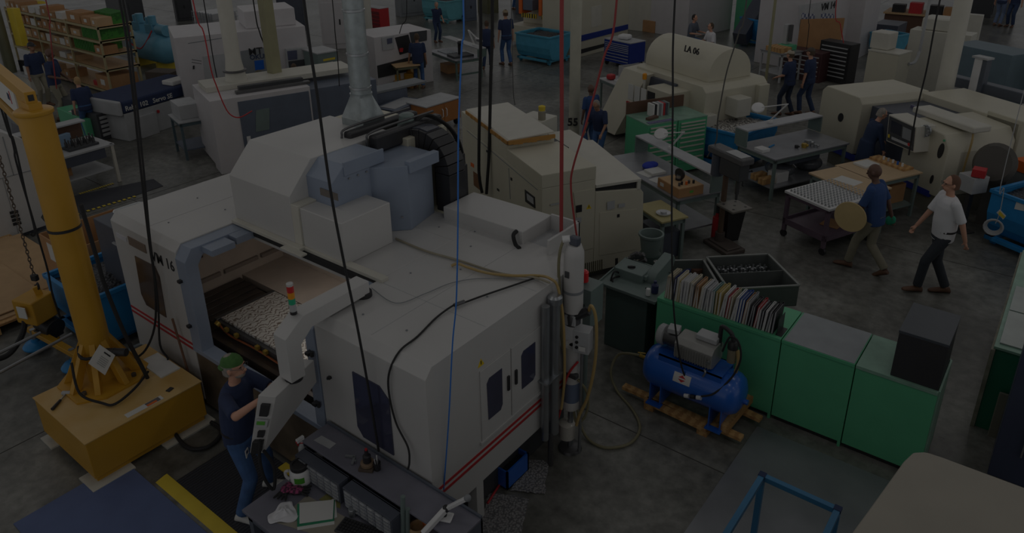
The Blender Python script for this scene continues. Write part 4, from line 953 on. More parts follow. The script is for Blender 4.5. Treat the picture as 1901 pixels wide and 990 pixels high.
sheet([(556, 973), (618, 964), (620, 929), (556, 935)], .738, .006, 'paper_stack', PAPER, par=bd_)
sheet([(552, 985), (621, 974), (621, 968), (552, 979)], .722, .004, 'loose_sheet', PAPER, 'loose white sheet sticking out below the green folder', 'paper')
sheet([(616, 965), (626, 961), (623, 926), (616, 928)], .722, .006, 'loose_sheet', PAPER, 'loose white sheet at the right of the green folder', 'paper')
sheet([(500, 967), (640, 1010), (640, 960), (570, 920), (535, 950)], .7205, .002, 'bench_pad', mat('beige_pad', (150, 144, 128), .8), 'worn beige pad under the papers on the workbench', 'pad')
sheet([(592, 928), (632, 945), (632, 925), (610, 915)], .7205, .0015, 'oil_stain_sheet', mat('yellow_stained_paper', (120, 116, 56), .8), 'yellow stained paper under the folder corner', 'paper')
sheet([(582, 818), (612, 834), (624, 824), (597, 809)], .981, .0015, 'paper_note', LGREY, 'pale paper note lying on the left end of the bench shelf', 'paper')
q = bz(655, 957, .72); mg = thing('metal_mug', 'small steel mug beside the keyboard on the workbench', 'mug', tuple(q)); m = MB(); m.lathe([(.033, 0), (.034, .07), (.03, .078), (.001, .078)], tuple(q), 24); done('mug_body', m, STEEL, mg)
# keyboard
q = bz(672, 990, .722); kb = thing('keyboard', 'black and white keyboard lying at the front of the workbench', 'keyboard', (q.x, q.y, .722), .25)
m = MB(); m.box(-.22, .22, -.08, .08, 0, .02); done('keyboard_base', m, CHAR, kb, local=True, bev=.004)
m = MB()
for i in range(14):
    for j in range(5): m.box(-.205+.029*i, -.181+.029*i, -.068+.028*j, -.045+.028*j, .02, .027)
done('keys', m, BLACK, kb, local=True)['kind'] = 'stuff'
m = MB(); m.box(-.30, -.225, -.08, .08, 0, .012); one('white_controller', m, JW, 'white flat box at the left of the keyboard', 'box', local=True).location = (q.x, q.y+.0, .722)
bpy.data.objects['white_controller'].location = (q.x-.26, q.y-.06, .722); bpy.data.objects['white_controller'].rotation_euler = (0, 0, .25)
# tool holder stand on the shelf
q = bz(683, 868, .98); th_ = thing('tool_holder', 'black taper tool holder standing on a brown wooden block on the bench shelf', 'tool holder', tuple(q))
m = MB(); m.obox(q+V((0, 0, .015)), (.13, .13, .03), .5); done('wooden_block', m, mat('dark_oily_wood', (70, 56, 44), .7), th_, bev=.003)
m = MB(); m.lathe([(.055, .03), (.06, .035), (.06, .06), (.05, .065)], tuple(q), 28); done('round_base', m, mat('brown_disc', (120, 96, 70), .6), th_)
m = MB(); m.lathe([(.036, .065), (.036, .13), (.03, .135), (.018, .14), (.016, .19), (.01, .19)], tuple(q), 24); done('tool_body', m, BLACK, th_)
m = MB(); m.cyl(q+V((0, 0, .19)), q+V((0, 0, .205)), .012); done('red_tip', m, RED, th_)
q = bz(701, 872, .98); pc_ = thing('pen_cup', 'black cup of pens beside the tool holder on the bench shelf', 'pen cup', tuple(q))
m = MB(); m.lathe([(.028, 0), (.033, .08), (.029, .08), (.025, .01)], tuple(q), 18); done('cup', m, BLACK, pc_)
for k, (dx, dy) in enumerate(((-.01, .01), (.012, 0), (0, -.012))):
    m = MB(); m.cyl(q+V((dx, dy, .01)), q+V((dx*2, dy*2, .13)), .005); done('pen', m, [JW, DSTEEL, LGREY][k], pc_)
for k, (px, py, a) in enumerate(((650, 849, .5), (656, 857, 2.2))):
    q = bz(px, py, .985); m = MB(); m.obox(q+V((0, 0, .008)), (.09, .022, .014), a); m.cyl(q+V((.03, 0, .006)), q+V((.03, 0, .03)), .008); one('clamp', m, STEEL, 'small bright steel clamp on the bench shelf, the %s one' % ('rear' if k == 0 else 'nearer'), 'clamp', group='steel clamps on the bench shelf')
# metal tubes
for k, (px, py, qx_, qy_) in enumerate(((748, 992, 748, 922), (757, 992, 757, 945))):
    b = G(px, py, .72); tpt = PV((b.x, b.y), qx_, qy_); m = MB(); m.tube([b, tpt], .02, 14, False); one('metal_tube', m, GGREY, ('taller' if k == 0 else 'shorter')+' grey metal tube standing at the front of the workbench', 'tube', group='metal tubes on the workbench')
q = bz(775, 985, .72)
m = MB(); m.lathe([(.07, 0), (.075, .05), (.06, .055), (.058, .01)], tuple(q), 24); one('wooden_bowl', m, WOODL, 'round wooden bowl under the end of the bench shelf', 'bowl')
m = MB(); m.lathe([(.045, 0), (.05, .07), (.03, .09), (.001, .09)], tuple(bz(795, 975, .72)), 24); one('tape_roll', m, ORANGE, 'orange and black roll beside the metal tubes on the workbench', 'roll')
# articulated white lamp arm
q = bz(826, 962, .98); lm = thing('bench_lamp', 'white jointed lamp arm on a flat white foot at the right end of the bench', 'lamp', tuple(q))
m = MB(); m.obox(q+V((0, 0, .012)), (.13, .10, .022), .4); done('foot', m, JW, lm, bev=.01)
j_ = PV((q.x, q.y), 828, 945); e1 = PV((q.x+.1, q.y), 868, 925); e2 = PV((q.x-.05, q.y-.2), 785, 992); e3 = PV((q.x-.05, q.y-.2), 808, 965)
m = MB(); m.cyl(q+V((0, 0, .02)), j_, .016); m.ell(j_, (.03, .03, .035)); done('joint', m, BLACK, lm)
m = MB(); beam(m, j_, e1, .035, .035); done('upper_arm', m, JW, lm, bev=.008)
m = MB(); beam(m, j_, e2, .045, .05); m.cyl(e1-V((0, 0, .03)), e1+V((0, 0, .02)), .03) if False else None; done('lower_arm', m, JW, lm, bev=.01)
m = MB(); m.ell(e1, (.03, .03, .03)); done('end_joint', m, MGREY, lm)
hose('drop_cable', 'black cable hanging straight down in front of the right window of the large machine', 'cable', (-4.2, 3.35), [(564, 0), (588, 170), (613, 350), (637, 480), (662, 600), (682, 710), (697, 800), (703, 838)], .011, RUBBER)
hose('blue_hose', 'thin bright blue air hose hanging from above to the bench', 'hose', (-3.62, 3.5), [(860, 0), (857, 90), (851, 250), (850, 420), (847, 560), (840, 640), (833, 780), (824, 905), (821, 935)], .006, mat('bright_blue_hose', (30, 110, 210), .4))
rp = [G(690, 535, 2.145), G(735, 563, 2.145), G(790, 545, 2.145), G(840, 525, 2.145), G(898, 517, 2.145), G(985, 520, 2.145)]
m = MB(); m.tube(rp, .004, 6); one('roof_wire', m, MGREY, 'thin grey wire lying across the roof of the large machine', 'wire')
m = MB(); m.tube([G(1000, 514, 2.15), G(950, 531, 2.15), G(900, 548, 2.15), G(856, 564, 2.15), G(842, 567, 2.16), G(810, 590, 2.145), G(775, 625, 2.14), G(742, 652, 2.135)]+[PY(723, 690, 3.40), PY(722, 730, 3.395), PY(735, 785, 3.395), PY(757, 830, 3.38), PY(760, 858, 3.36), PY(757, 872, 3.34)], .009); one('roof_cable', m, RUBBER, 'black cable running over the machine roof and down its front to the bench', 'cable')
m = MB(); a, b = G(843, 567, 2.16), G(862, 560, 2.16); m.cyl(a, b, .018); one('cable_connector', m, DSTEEL, 'cable connector on the roof of the large machine', 'connector')
YH = mat('yellowed_clear_hose', (176, 146, 84), .35)
m = MB(); m.tube([G(735, 443, 2.145), G(790, 466, 2.15), G(850, 483, 2.15), G(930, 508, 2.15), G(990, 515, 2.16), G(1020, 525, 2.2)], .012); one('coolant_hose', m, mat('pale_hose', (150, 142, 120), .4), 'pale flat hose along the machine roof', 'hose')
m = MB(); m.tube([G(838, 494, 2.15), G(850, 490, 2.17), G(870, 497, 2.16), G(905, 507, 2.16), G(950, 512, 2.16), G(1000, 512, 2.17), G(1022, 518, 2.2)]+[PV((-3.45, 5.2), 1036, 535), PV((-3.45, 5.2), 1046, 600), PV((-3.45, 5.2), 1048, 700), PV((-3.45, 5.2), 1042, 760)], .014); one('coolant_hose', m, YH, 'amber hose crossing the machine roof and down behind the filter column', 'hose')
# ---------------- green cabinets in the right foreground ----------------
GY0, GY1, GH = 7.18, 7.87, 1.07
gcab = []
for k, (xa, xb, ya, lb) in enumerate(((-3.41, -1.92, 1.20, 'long green steel cabinet carrying the row of binders'), (-1.91, -1.155, 1.0, 'green steel cabinet with bare metal sheet on its top'), (-1.145, -.39, 1.0, 'green steel cabinet with worn top carrying the black box'))):
    t = thing('green_cabinet', lb, 'cabinet', ((xa+xb)/2, 7.52, 0), 0, 'green steel cabinets in a row')
    m = MB(); m.box(xa, xb, GY0, GY1, .06, GH-.04); done('body', m, GRN, t, bev=.006)
    m = MB(); m.box(xa, xb, GY0-.01, GY1, GH-.04, GH); done('top', m, [GRN, GRN, GRNL][k], t, bev=.004)
    m = MB(); m.box(xa+.03, xb-.03, GY0+.03, GY1-.03, 0, .06); done('plinth', m, BLACK, t)
    m = MB(); m.box(xb-.03, xb, GY0-.002, GY0+.03, 0, .08); done('corner_foot', m, GRN, t)
m = MB(); m.box(-1.89, -1.165, GY0, GY1, GH, GH+.004); one('metal_sheet', m, mat('dull_zinc', (150, 156, 160), .4, .5, var=.15), 'bare grey metal sheet lying on the middle green cabinet', 'metal sheet')
m = MB(); m.box(-.40, -.375, 7.2, 7.85, .05, GH+.0); one('backing_board', m, GRNL, 'pale green board at the right end of the green cabinets', 'board')
bb = thing('black_box', 'tall black box standing on the worn green cabinet', 'box', (-.61, 7.5, GH))
m = MB(); m.box(-.83, -.40, 7.2, 7.84, GH, GH+.50); done('box_body', m, mat('satin_black', (30, 30, 33), .5), bb, bev=.006)
m = MB(); m.box(-.835, -.395, 7.195, 7.845, GH+.50, GH+.53); done('box_lid', m, mat('slate_lid', (52, 58, 66), .4), bb, bev=.004)
# binders
rs = random.Random(11)
BC = dict(beige=(186, 176, 150), cream=(206, 198, 176), white=(214, 214, 216), grey=(150, 152, 156), navy=(28, 44, 104), yellow=(196, 176, 110), blue=(26, 62, 140), red=(170, 34, 40), black=(26, 26, 30), teal=(110, 142, 142), tan=(176, 132, 92), dgrey=(64, 68, 74))
seq = ['beige', 'beige', 'beige', 'navy', 'cream', 'yellow', 'white', 'white', 'white', 'cream', 'grey', 'tan', 'tan', 'cream', 'white', 'grey', 'white', 'white', 'teal', 'yellow', 'yellow', 'white', 'white', 'red', 'beige', 'white', 'white', 'blue', 'blue', 'tan', 'grey', 'black', 'dgrey', 'red', 'grey', 'black', 'white', 'black', 'grey', 'black']
words = {}
x = -3.34; n_ = len(seq); pitch = (3.34-2.02)/n_
for i, cn in enumerate(seq):
    tk = pitch*(.62+.25*rs.random()); h = .30+rs.uniform(-.015, .02)-(.03 if i > 30 else 0); an_ = rs.uniform(.0, .10)+(.05 if i > 20 else 0)
    words[cn] = words.get(cn, 0)+1
    full = dict(dgrey='dark grey').get(cn, cn)
    pos = 'in the first third' if i < 13 else ('in the middle' if i < 27 else 'in the last third')
    t = thing('binder', '%s document binder %s of the row on the long green cabinet' % (full, pos), 'binder', (x, 7.36, GH), 0, 'binders on the long green cabinet')
    pm = mat('binder_'+full.replace(' ', '_'), BC[cn], .6, var=.08)
    d = .25+rs.uniform(-.01, .015); sx = math.tan(an_)*h
    y0_ = GY0+.035-.0*i; m = MB()
    for a, b in ((0, .004), (tk-.004, tk)):
        m.hexa([(x+a, y0_, GH), (x+b, y0_, GH), (x+b, y0_+d, GH), (x+a, y0_+d, GH), (x+a+sx, y0_, GH+h), (x+b+sx, y0_, GH+h), (x+b+sx, y0_+d, GH+h), (x+a+sx, y0_+d, GH+h)])
    m.hexa([(x, y0_+d-.004, GH), (x+tk, y0_+d-.004, GH), (x+tk, y0_+d, GH), (x, y0_+d, GH), (x+sx, y0_+d-.004, GH+h), (x+tk+sx, y0_+d-.004, GH+h), (x+tk+sx, y0_+d, GH+h), (x+sx, y0_+d, GH+h)])
    done('cover', m, pm, t)
    m = MB(); a, b, k = .005, tk-.005, .93
    m.hexa([(x+a, y0_+.006, GH+.003), (x+b, y0_+.006, GH+.003), (x+b, y0_+d-.01, GH+.003), (x+a, y0_+d-.01, GH+.003), (x+a+sx*k, y0_+.006, GH+h*k), (x+b+sx*k, y0_+.006, GH+h*k), (x+b+sx*k, y0_+d-.01, GH+h*k), (x+a+sx*k, y0_+d-.01, GH+h*k)])
    done('pages', m, PAPER if cn not in ('black', 'dgrey') else LGREY, t); x += pitch
be = thing('bookend', 'black metal bookend at the end of the binder row', 'bookend', (-1.97, 7.33, GH)); m = MB(); m.box(-2.0, -1.93, 7.22, 7.42, GH, GH+.004); m.box(-1.985, -1.98, 7.22, 7.42, GH, GH+.2); done('plate', m, BLACK, be)
# ---------------- compressor on timber ----------------
cp = thing('vacuum_pump_tank', 'blue horizontal air tank carrying a grey vacuum pump, on timber blocks', 'compressor', (-2.75, 6.72, 0))
ty, tz, tr = 6.70, .52, .25
xl = PY(1194, 672, ty-.1).x; xr = PY(1378, 735, ty-.1).x
m = MB(); Lt = xr-xl; m.lathe([(.02, 0), (.12, .012), (.2, .05), (.24, .11), (tr, .17), (tr, Lt-.17), (.24, Lt-.11), (.2, Lt-.05), (.12, Lt-.012), (.02, Lt)], (xl, ty, tz), 36, (1, 0, 0)); done('tank', m, BLU, cp)
m = MB(); m.box(xl+.22, xr-.22, ty-.17, ty-.155, tz+.14, tz+.26); m.box(xl+.22, xr-.22, ty-.17, ty+.17, tz+.245, tz+.26); m.box(xl+.22, xr-.22, ty+.155, ty+.17, tz+.14, tz+.26); done('pump_platform', m, BLU, cp)
for x in (xl+.16, xr-.30):
    m = MB(); m.box(x, x+.012, ty-.22, ty+.22, .13, tz-.1); m.box(x+.13, x+.142, ty-.22, ty+.22, .13, tz-.1); m.box(x-.02, x+.16, ty-.26, ty-.18, .12, .135); m.box(x-.02, x+.16, ty+.18, ty+.26, .12, .135); done('foot_bracket', m, BLU, cp)
m = MB(); m.cyl((xr-.01, ty, tz-.05), (xr+.04, ty, tz-.05), .03); done('end_plug', m, BLU, cp)
m = MB(); m.cyl((xl+.01, ty-.05, tz+.05), (xl-.07, ty-.05, tz+.05), .022); m.obox((xl-.05, ty-.05, tz+.09), (.09, .012, .01), .4); done('outlet_valve', m, mat('brass', (190, 156, 60)), cp)
# label on tank
def arc_plate(m, xa, xb, a0, a1, r0, r1):
    rings = []
    for k in range(7):
        a = a0+(a1-a0)*k/6; rings.append([(xa, ty-math.cos(a)*r0, tz+math.sin(a)*r0), (xb, ty-math.cos(a)*r0, tz+math.sin(a)*r0), (xb, ty-math.cos(a)*r1, tz+math.sin(a)*r1), (xa, ty-math.cos(a)*r1, tz+math.sin(a)*r1)])
    m.loft(rings)
lx = PY(1265, 705, ty-.24).x
m = MB(); arc_plate(m, lx-.10, lx+.10, .18, .62, tr, tr+.003); lbp = done('tank_label', m, PAPER, cp)
m = MB(); q0 = lambda s, a: (lx+s, ty-math.cos(a)*(tr+.005), tz+math.sin(a)*(tr+.005)); q1 = lambda s, a: (lx+s, ty-math.cos(a)*(tr+.0035), tz+math.sin(a)*(tr+.0035))
D4 = [(-.055, .4), (0, .24), (.055, .4), (0, .56)]; m.loft([[q1(*p) for p in D4], [q0(*p) for p in D4]]); done('red_diamond', m, RED, lbp)
m = MB(); arc_plate(m, lx-.075, lx+.075, .37, .43, tr+.0052, tr+.006); done('label_band', m, PAPER, lbp)
# pump
px0 = PY(1252, 640, ty-.15).x; pz0 = tz+.27; px1 = px0+.44
PMP = mat('pump_grey', (150, 150, 146), .4, .3)
m = MB(); m.prism([(ty-.16, pz0+.03), (ty-.16, pz0+.20), (ty-.10, pz0+.25), (ty+.10, pz0+.25), (ty+.16, pz0+.2), (ty+.16, pz0+.03), (ty+.1, pz0), (ty-.1, pz0)], 'x', px0, px1); done('pump_casing', m, PMP, cp, bev=.01)
m = MB()
for k in range(14): m.box(px0+.02+.03*k, px0+.027+.03*k, ty-.172, ty-.158, pz0+.03, pz0+.18)
done('cooling_fins', m, PMP, cp)['kind'] = 'stuff'
m = MB(); m.box(px0+.18, px0+.42, ty-.02, ty+.14, pz0+.25, pz0+.31); done('exhaust_box', m, LGREY, cp, bev=.012)
m = MB(); m.cyl((px0-.22, ty+.02, pz0+.13), (px0, ty+.02, pz0+.13), .10, n=24); mo = done('motor', m, DSTEEL, cp)
m = MB(); m.lathe([(.02, -.27), (.10, -.27), (.12, -.25), (.12, -.19), (.10, -.18)], (px0, ty+.02, pz0+.13), 28, (1, 0, 0)); done('fan_cowl', m, LGREY, mo)
m = MB(); m.obox((px0-.08, ty, pz0+.26), (.13, .13, .06), .2); done('terminal_box', m, LGREY, mo, bev=.008)
m = MB(); m.lathe([(.05, 0), (.052, .15), (.045, .17), (.055, .175), (.055, .22), (.03, .23)], (px1+.14, ty+.05, pz0+.08), 20); done('filter_bowl', m, mat('smoked_bowl', (120, 112, 88), .15), cp)
m = MB(); m.lathe([(.058, .17), (.058, .23), (.04, .26), (.02, .265)], (px1+.14, ty+.05, pz0+.08), 20); done('filter_head', m, BLACK, cp)
m = MB(); m.tube([(px1-.02, ty+.08, pz0+.2), (px1-.02, ty+.08, pz0+.40), (px1+.0, ty+.08, pz0+.45), (px1+.1, ty+.06, pz0+.42), (px1+.14, ty+.05, pz0+.34)], .024, 10); done('intake_pipe', m, BLACK, cp)
m = MB(); m.tube([(px1+.05, ty+.0, pz0+.2), (px1+.12, ty-.02, pz0+.42), (px1+.22, ty-.03, pz0+.40), (px1+.27, ty-.05, pz0+.22), (px1+.22, ty-.1, pz0+.0), (px1+.1, ty-.24, pz0-.18), (px1-.02, ty-.30, pz0-.24)], .011); done('pump_hose', m, RUBBER, cp)
m = MB(); m.tube([(px1+.20, ty+.04, pz0+.25), (px1+.22, ty+.04, pz0+.1), (px1+.2, ty+.04, pz0-.05)], .02); done('amber_hose', m, YH, cp)
m = MB(); m.cyl((px1-.03, ty-.19, pz0+.12), (px1-.03, ty-.17, pz0+.12), .022); m.tube([(px1-.06, ty-.18, pz0+.02), (px1-.04, ty-.2, pz0-.0), (px1-.06, ty-.2, pz0-.06)], .012, 8); done('gauge', m, STEEL, cp)
for k in range(3):
    m = MB(); a = V((px1-.22+.07*k, ty-.27, pz0-.34+.02*k)); m.cyl(a, a+V((.05, 0, .015)), .024, n=16); done('cable_coupler', m, [JW, BLACK, JW][k], cp)
# timber
def plank(name_i, lab, x0, y0, x1, y1, z, w=.09, h=.045):
    m = MB(); beam(m, (x0, y0, z+h/2), (x1, y1, z+h/2), w, h); return one('timber', m, WOOD, lab, 'timber', group='timber blocks under the blue tank', bev=.003)
tl = G(1158, 718, .09); tr_ = G(1378, 815, .09)
plank(0, 'long front timber under the blue tank', tl.x, tl.y, tr_.x, tr_.y, .075)
tl2 = G(1200, 742, .09); tr2 = G(1315, 795, .09)
plank(1, 'shorter timber lying in front of the long one below the blue tank', tl2.x, tl2.y-.02, tr2.x, tr2.y-.03, .075)
plank(2, 'rear timber under the blue tank next to the green cabinet', tl.x+.2, tl.y+.5, tr_.x+.05, tr_.y+.42, .075)
a, b = G(1342, 800, .14), G(1390, 742, .14); plank(3, 'thick cross timber at the right end of the blue tank', a.x, a.y, b.x, b.y, .122, .10, .09)
for (xx, yy, lab) in ((tl2.x+.06, tl2.y, 'left short block supporting the front timbers'), (tr2.x-.05, tr2.y, 'right short block supporting the front timbers')):
    m = MB(); m.box(xx-.06, xx+.06, yy-.06, yy+.5, 0, .075); one('timber', m, WOOD, lab, 'timber', group='timber blocks under the blue tank', bev=.003)
GHOSE = mat('olive_hose', (122, 116, 84), .5)
m = MB(); m.tube([(xl-.07, ty-.05, tz+.05)]+[tuple(G(px, py, z)) for px, py, z in ((1150, 658, .4), (1134, 690, .2), (1145, 725, .03), (1175, 762, .02), (1188, 795, .02), (1170, 823, .02), (1130, 832, .02), (1100, 822, .02), (1082, 800, .06), (1072, 760, .2), (1073, 740, .35))], .016); one('tank_hose', m, GHOSE, 'olive hose curving over the floor from the blue tank to the filter column', 'hose')
hose('pump_cable', 'black cable hanging from above and curving down to the blue tank', 'cable', (-2.86, 6.42), [(1253, 0), (1249, 200), (1247, 420), (1250, 560), (1258, 640), (1268, 690), (1284, 718), (1300, 726)], .010, RUBBER)
# ---------------- filter column beside the machine ----------------
fc = thing('filter_column', 'tall white cylindrical filter column with hoses and control box beside the large machine', 'filter unit', (-3.38, 5.5, 0))
q = G(1058, 832); fx, fy = q.x, q.y
def Z(py, px=1058): return PV((fx, fy), px, py).z
m = MB(); m.lathe([(.02, Z(455)+.02), (.07, Z(455)+.01), (.097, Z(462)-.02), (.10, Z(475)), (.10, Z(575))], (fx, fy, 0), 32); done('upper_cylinder', m, WHITE, fc)
m = MB(); m.lathe([(.102, Z(535)), (.102, Z(540))], (fx, fy, 0), 32); done('seam_band', m, MGREY, fc)
m = MB(); m.lathe([(.075, Z(578)), (.085, Z(582)), (.08, Z(600)), (.07, Z(600))], (fx, fy, 0), 24); done('wire_collar', m, DSTEEL, fc)
m = MB(); m.lathe([(.085, Z(640)), (.085, Z(715))], (fx, fy, 0), 28); done('middle_cylinder', m, WHITE, fc)
m = MB(); m.lathe([(.09, Z(706)), (.09, Z(740))], (fx, fy, 0), 28); done('blue_jacket', m, mat('dusty_blue_sleeve', (92, 108, 136), .5), fc)
m = MB(); m.lathe([(.085, Z(738)), (.092, Z(742)), (.092, Z(754)), (.05, Z(760))], (fx, fy, 0), 28); done('lower_cap', m, WHITE, fc)
m = MB(); m.lathe([(.04, 0.12), (.085, .16), (.09, .34), (.06, .36)], (fx-.03, fy-.02, 0), 24); done('drain_bowl', m, mat('clear_bowl', (190, 186, 176), .2), fc)
m = MB(); m.cyl((fx, fy, .05), (fx, fy, Z(640)), .03); m.cyl((fx+.12, fy, .0), (fx+.12, fy, Z(640)), .018); done('support_pole', m, STEEL, fc)
m = MB(); m.lathe([(.13, 0), (.12, .03), (.04, .05)], (fx, fy, 0), 24); done('base', m, DSTEEL, fc)
m = MB(); m.obox((fx+.02, fy-.02, Z(446)+.01), (.10, .07, .09)); done('outlet_elbow', m, DGREY, fc, bev=.015)
m = MB(); m.cyl((fx-.03, fy-.03, Z(446)+.02), (fx-.09, fy-.07, Z(446)+.01), .035); done('white_nut', m, JW, fc)
m = MB(); m.tube([(fx-.08, fy-.06, Z(446)+.01)]+[tuple(PV((fx-.08, fy-.10), *p)) for p in ((1040, 465), (1037, 500), (1040, 560), (1042, 620), (1050, 665), (1066, 682))], .015); done('olive_feed_hose', m, GHOSE, fc)
c = PV((fx+.16, fy-.02), 1082, 630); m = MB(); m.obox(c, (.17, .14, .26), .25); bxo = done('control_box', m, LGREY, fc, bev=.008)
for k in range(3): m = MB(); p = c+V((-.02, -.075, .06-.06*k)); m.cyl(p, p+V((0, -.015, 0)), .016); done('knob', m, BLACK, bxo)
m = MB(); m.obox(c+V((.04, -.078, -.06)), (.07, .006, .05), .25); done('sticker', m, PAPER, bxo)
m = MB(); c2 = PV((fx+.12, fy), 1083, 582); m.cyl(c2+V((-.07, -.02, -.05)), c2+V((.05, .02, .04)), .045); done('black_coupling', m, BLACK, fc)
m = MB(); m.obox(c2+V((-.12, -.03, -.09)), (.12, .1, .12), .2); done('valve_body', m, LGREY, fc, bev=.01)
m = MB(); m.tube([c2+V((.05, .02, .04))]+[PV((fx+.2, fy), *p) for p in ((1098, 568), (1106, 590), (1107, 640), (1102, 690), (1090, 740), (1076, 770), (1070, 790))], .017); done('amber_hose', m, YH, fc)
m = MB(); m.tube([PV((fx+.05, fy-.1), *p) for p in ((1073, 672), (1058, 690), (1048, 715), (1041, 760), (1030, 790))]+[tuple(G(1010, 815, .02)), tuple(G(975, 845, .02)), tuple(G(935, 890, .02)), tuple(G(905, 935, .02))], .012); done('red_air_hose', m, RED, fc)
m = MB(); m.tube([PV((fx+.12, fy), *p) for p in ((1073, 705), (1088, 725), (1092, 750), (1085, 775), (1070, 785), (1064, 750), (1060, 700))], .014); done('looped_hose', m, GHOSE, fc)
m = MB(); m.obox((fx+.05, fy-.06, Z(688)), (.12, .06, .05)); m.cyl((fx+.0, fy-.06, Z(700)), (fx+.0, fy-.06, Z(680)), .02); done('valve_block', m, CHAR, fc, bev=.006)
m = MB(); m.obox((fx-.01, fy-.105, Z(503)), (.05, .01, .07)); done('dark_tag', m, CHAR, fc, bev=.004)
dp = thing('drain_pipe', 'stainless vertical pipe standing at the rear corner of the large machine side', 'pipe', (-3.5, 5.25, 0))
py_ = PX(1014, 660, -3.5).y; pw_ = PX(1029, 660, -3.5).y; m = MB(); m.cyl((-3.51, py_, .4), (-3.51, py_, 1.98), .04, n=18); done('thin_pipe', m, STEEL, dp)
m = MB(); m.cyl((-3.50, pw_, .4), (-3.50, pw_, 2.02), .055, n=20); m.lathe([(.06, 1.95), (.075, 1.96), (.075, 2.02), (.05, 2.04)], (-3.50, pw_, 0), 20); done('wide_pipe', m, STEEL, dp)
m = MB(); m.cyl((-3.50, pw_-.05, 0), (-3.50, pw_-.05, .42), .03); done('pipe_stand', m, DSTEEL, dp)
m = MB(); m.box(-3.56, -3.44, py_-.06, pw_+.07, 1.12, 1.14); done('pipe_bracket', m, STEEL, dp)
hose('red_pipe', 'straight dark red hose hanging down behind the filter column', 'hose', (-3.9, 5.95), [(1043, 0), (1043, 200), (1042, 415), (1043, 470)], .020, mat('dark_red_hose', (150, 36, 36), .5))
hose('red_hose', 'thin red hose hanging diagonally down to the red beacon by the filter column', 'hose', (-3.3, 6.3), [(1145, 0), (1120, 110), (1088, 230), (1064, 310), (1060, 350), (1068, 420), (1078, 480), (1082, 505)], .011, mat('dark_red_hose', (150, 36, 36), .5))
jb = thing('junction_box', 'green grey steel box with a red beacon standing behind the filter column', 'electrical box', (-3.3, 6.25, 0))
c = PV((-3.3, 6.25), 1085, 560); m = MB(); m.box(c.x-.10, c.x+.14, c.y-.1, c.y+.16, c.z-.25, c.z+.22); done('box_body', m, GGREY, jb, bev=.006)
m = MB(); m.cyl((c.x, c.y+.05, 0), (c.x, c.y+.05, c.z-.2), .03); done('post', m, GGREY, jb)
m = MB(); m.lathe([(.045, 0), (.045, .11), (.03, .13), (.01, .135)], (c.x-.02, c.y+.02, c.z+.24), 18); done('red_beacon', m, mat('red_beacon_glass', (220, 24, 28), .2), jb)
m = MB(); m.cyl((c.x+.05, c.y-.1, c.z+.02), (c.x+.05, c.y-.13, c.z+.02), .016); done('lock_knob', m, BLACK, jb)
# ---------------- grinder pedestal ----------------
gp = thing('bench_grinder', 'grey green grinder with belt guard standing on a dark steel pedestal', 'grinder', (-3.8, 7.9, 0))
tA, tB, tC = G(1110, 525, .94), G(1162, 480, .94), G(1216, 563, .94); tD = tB+(tC-tA)
m = MB(); qd = [tA, tC, tD, tB]; cc = (tA+tD)/2; qd2 = [cc+(p-cc)*.8 for p in qd]
m.loft([[tuple(p-V((0, 0, .03))) for p in qd], [tuple(p) for p in qd]]); done('tray_top', m, GGREY, gp, bev=.006)
m = MB(); lip = []
for i in range(4):
    a, b = qd[i], qd[(i+1) % 4]; beam(m, a+V((0, 0, .008)), b+V((0, 0, .008)), .02, .02)
done('tray_lip', m, GGREY, gp)
m = MB(); fx0, fx1 = G(1122, 645).x, G(1215, 665).x
e0, e1 = (tC-tA).normalized(), (tB-tA).normalized()
p0 = tA+e0*.08+e1*.08; w0, d0 = (tC-tA).length-.22, (tB-tA).length-.2
Q = [p0, p0+e0*w0, p0+e0*w0+e1*d0, p0+e1*d0]; m.loft([[(p.x, p.y, 0) for p in Q], [(p.x, p.y, .92) for p in Q]]); done('pedestal', m, DGG, gp, bev=.01)
m = MB(); P_ = PV((p0.x+.3, p0.y-.02), 1183, 575); m.obox(P_, (.14, .05, .17), math.atan2(e0.y, e0.x)); sw = done('switch_box', m, GGREY, gp, bev=.01)
m = MB(); m.obox(P_+V((.0, -.03, 0)), (.07, .02, .09), math.atan2(e0.y, e0.x)); done('socket', m, DGG, sw, bev=.004)
gc = PV((-3.85, 7.75), 1174, 512); ga_ = math.atan2(e0.y, e0.x)
m = MB(); m.obox(gc, (.40, .25, .23), ga_); done('housing', m, GGREY, gp, bev=.012)
m = MB(); m.obox(gc+V((0, .08, .06)), (.48, .3, .06), ga_); m.obox(gc-V((0, 0, .13)), (.22, .12, .10), ga_); done('housing_base', m, GGREY, gp, bev=.01)
gd = gc+V((.27, .12, .02)); Mg = Matrix.Rotation(ga_+.0, 3, 'Z')
m = MB(); pr = []
for i in range(9): a = PI/2+PI*i/8; pr.append((math.cos(a)*.15-.02, math.sin(a)*.15-.03))
pr += [(.36, .02), (.40, .12), (.34, .2)]
A = [tuple(gd+Mg@V((-.07, y, z))) for y, z in pr]; B = [tuple(gd+Mg@V((.07, y, z))) for y, z in pr]; m.loft([A, B]); done('belt_guard', m, GGREY, gp, bev=.01)
m = MB(); m.cyl(gc+V((-.02, .0, .09)), gc+V((-.02, 0, .12)), .05, n=10); m.obox(gc+V((-.02, 0, .125)), (.10, .02, .02), .6); done('clamp_knob', m, BLACK, gp)
rs = random.Random(4)
for k in range(6):
    m = MB(); p = PV((-4.05, 8.1), 1180+rs.uniform(-8, 14), 478+rs.uniform(-6, 10)); m.cyl(p-V((.04, 0, .03)), p+V((.04, .02, .03)), .035, n=12); done('chuck_part', m, DSTEEL, gp, bev=.004)
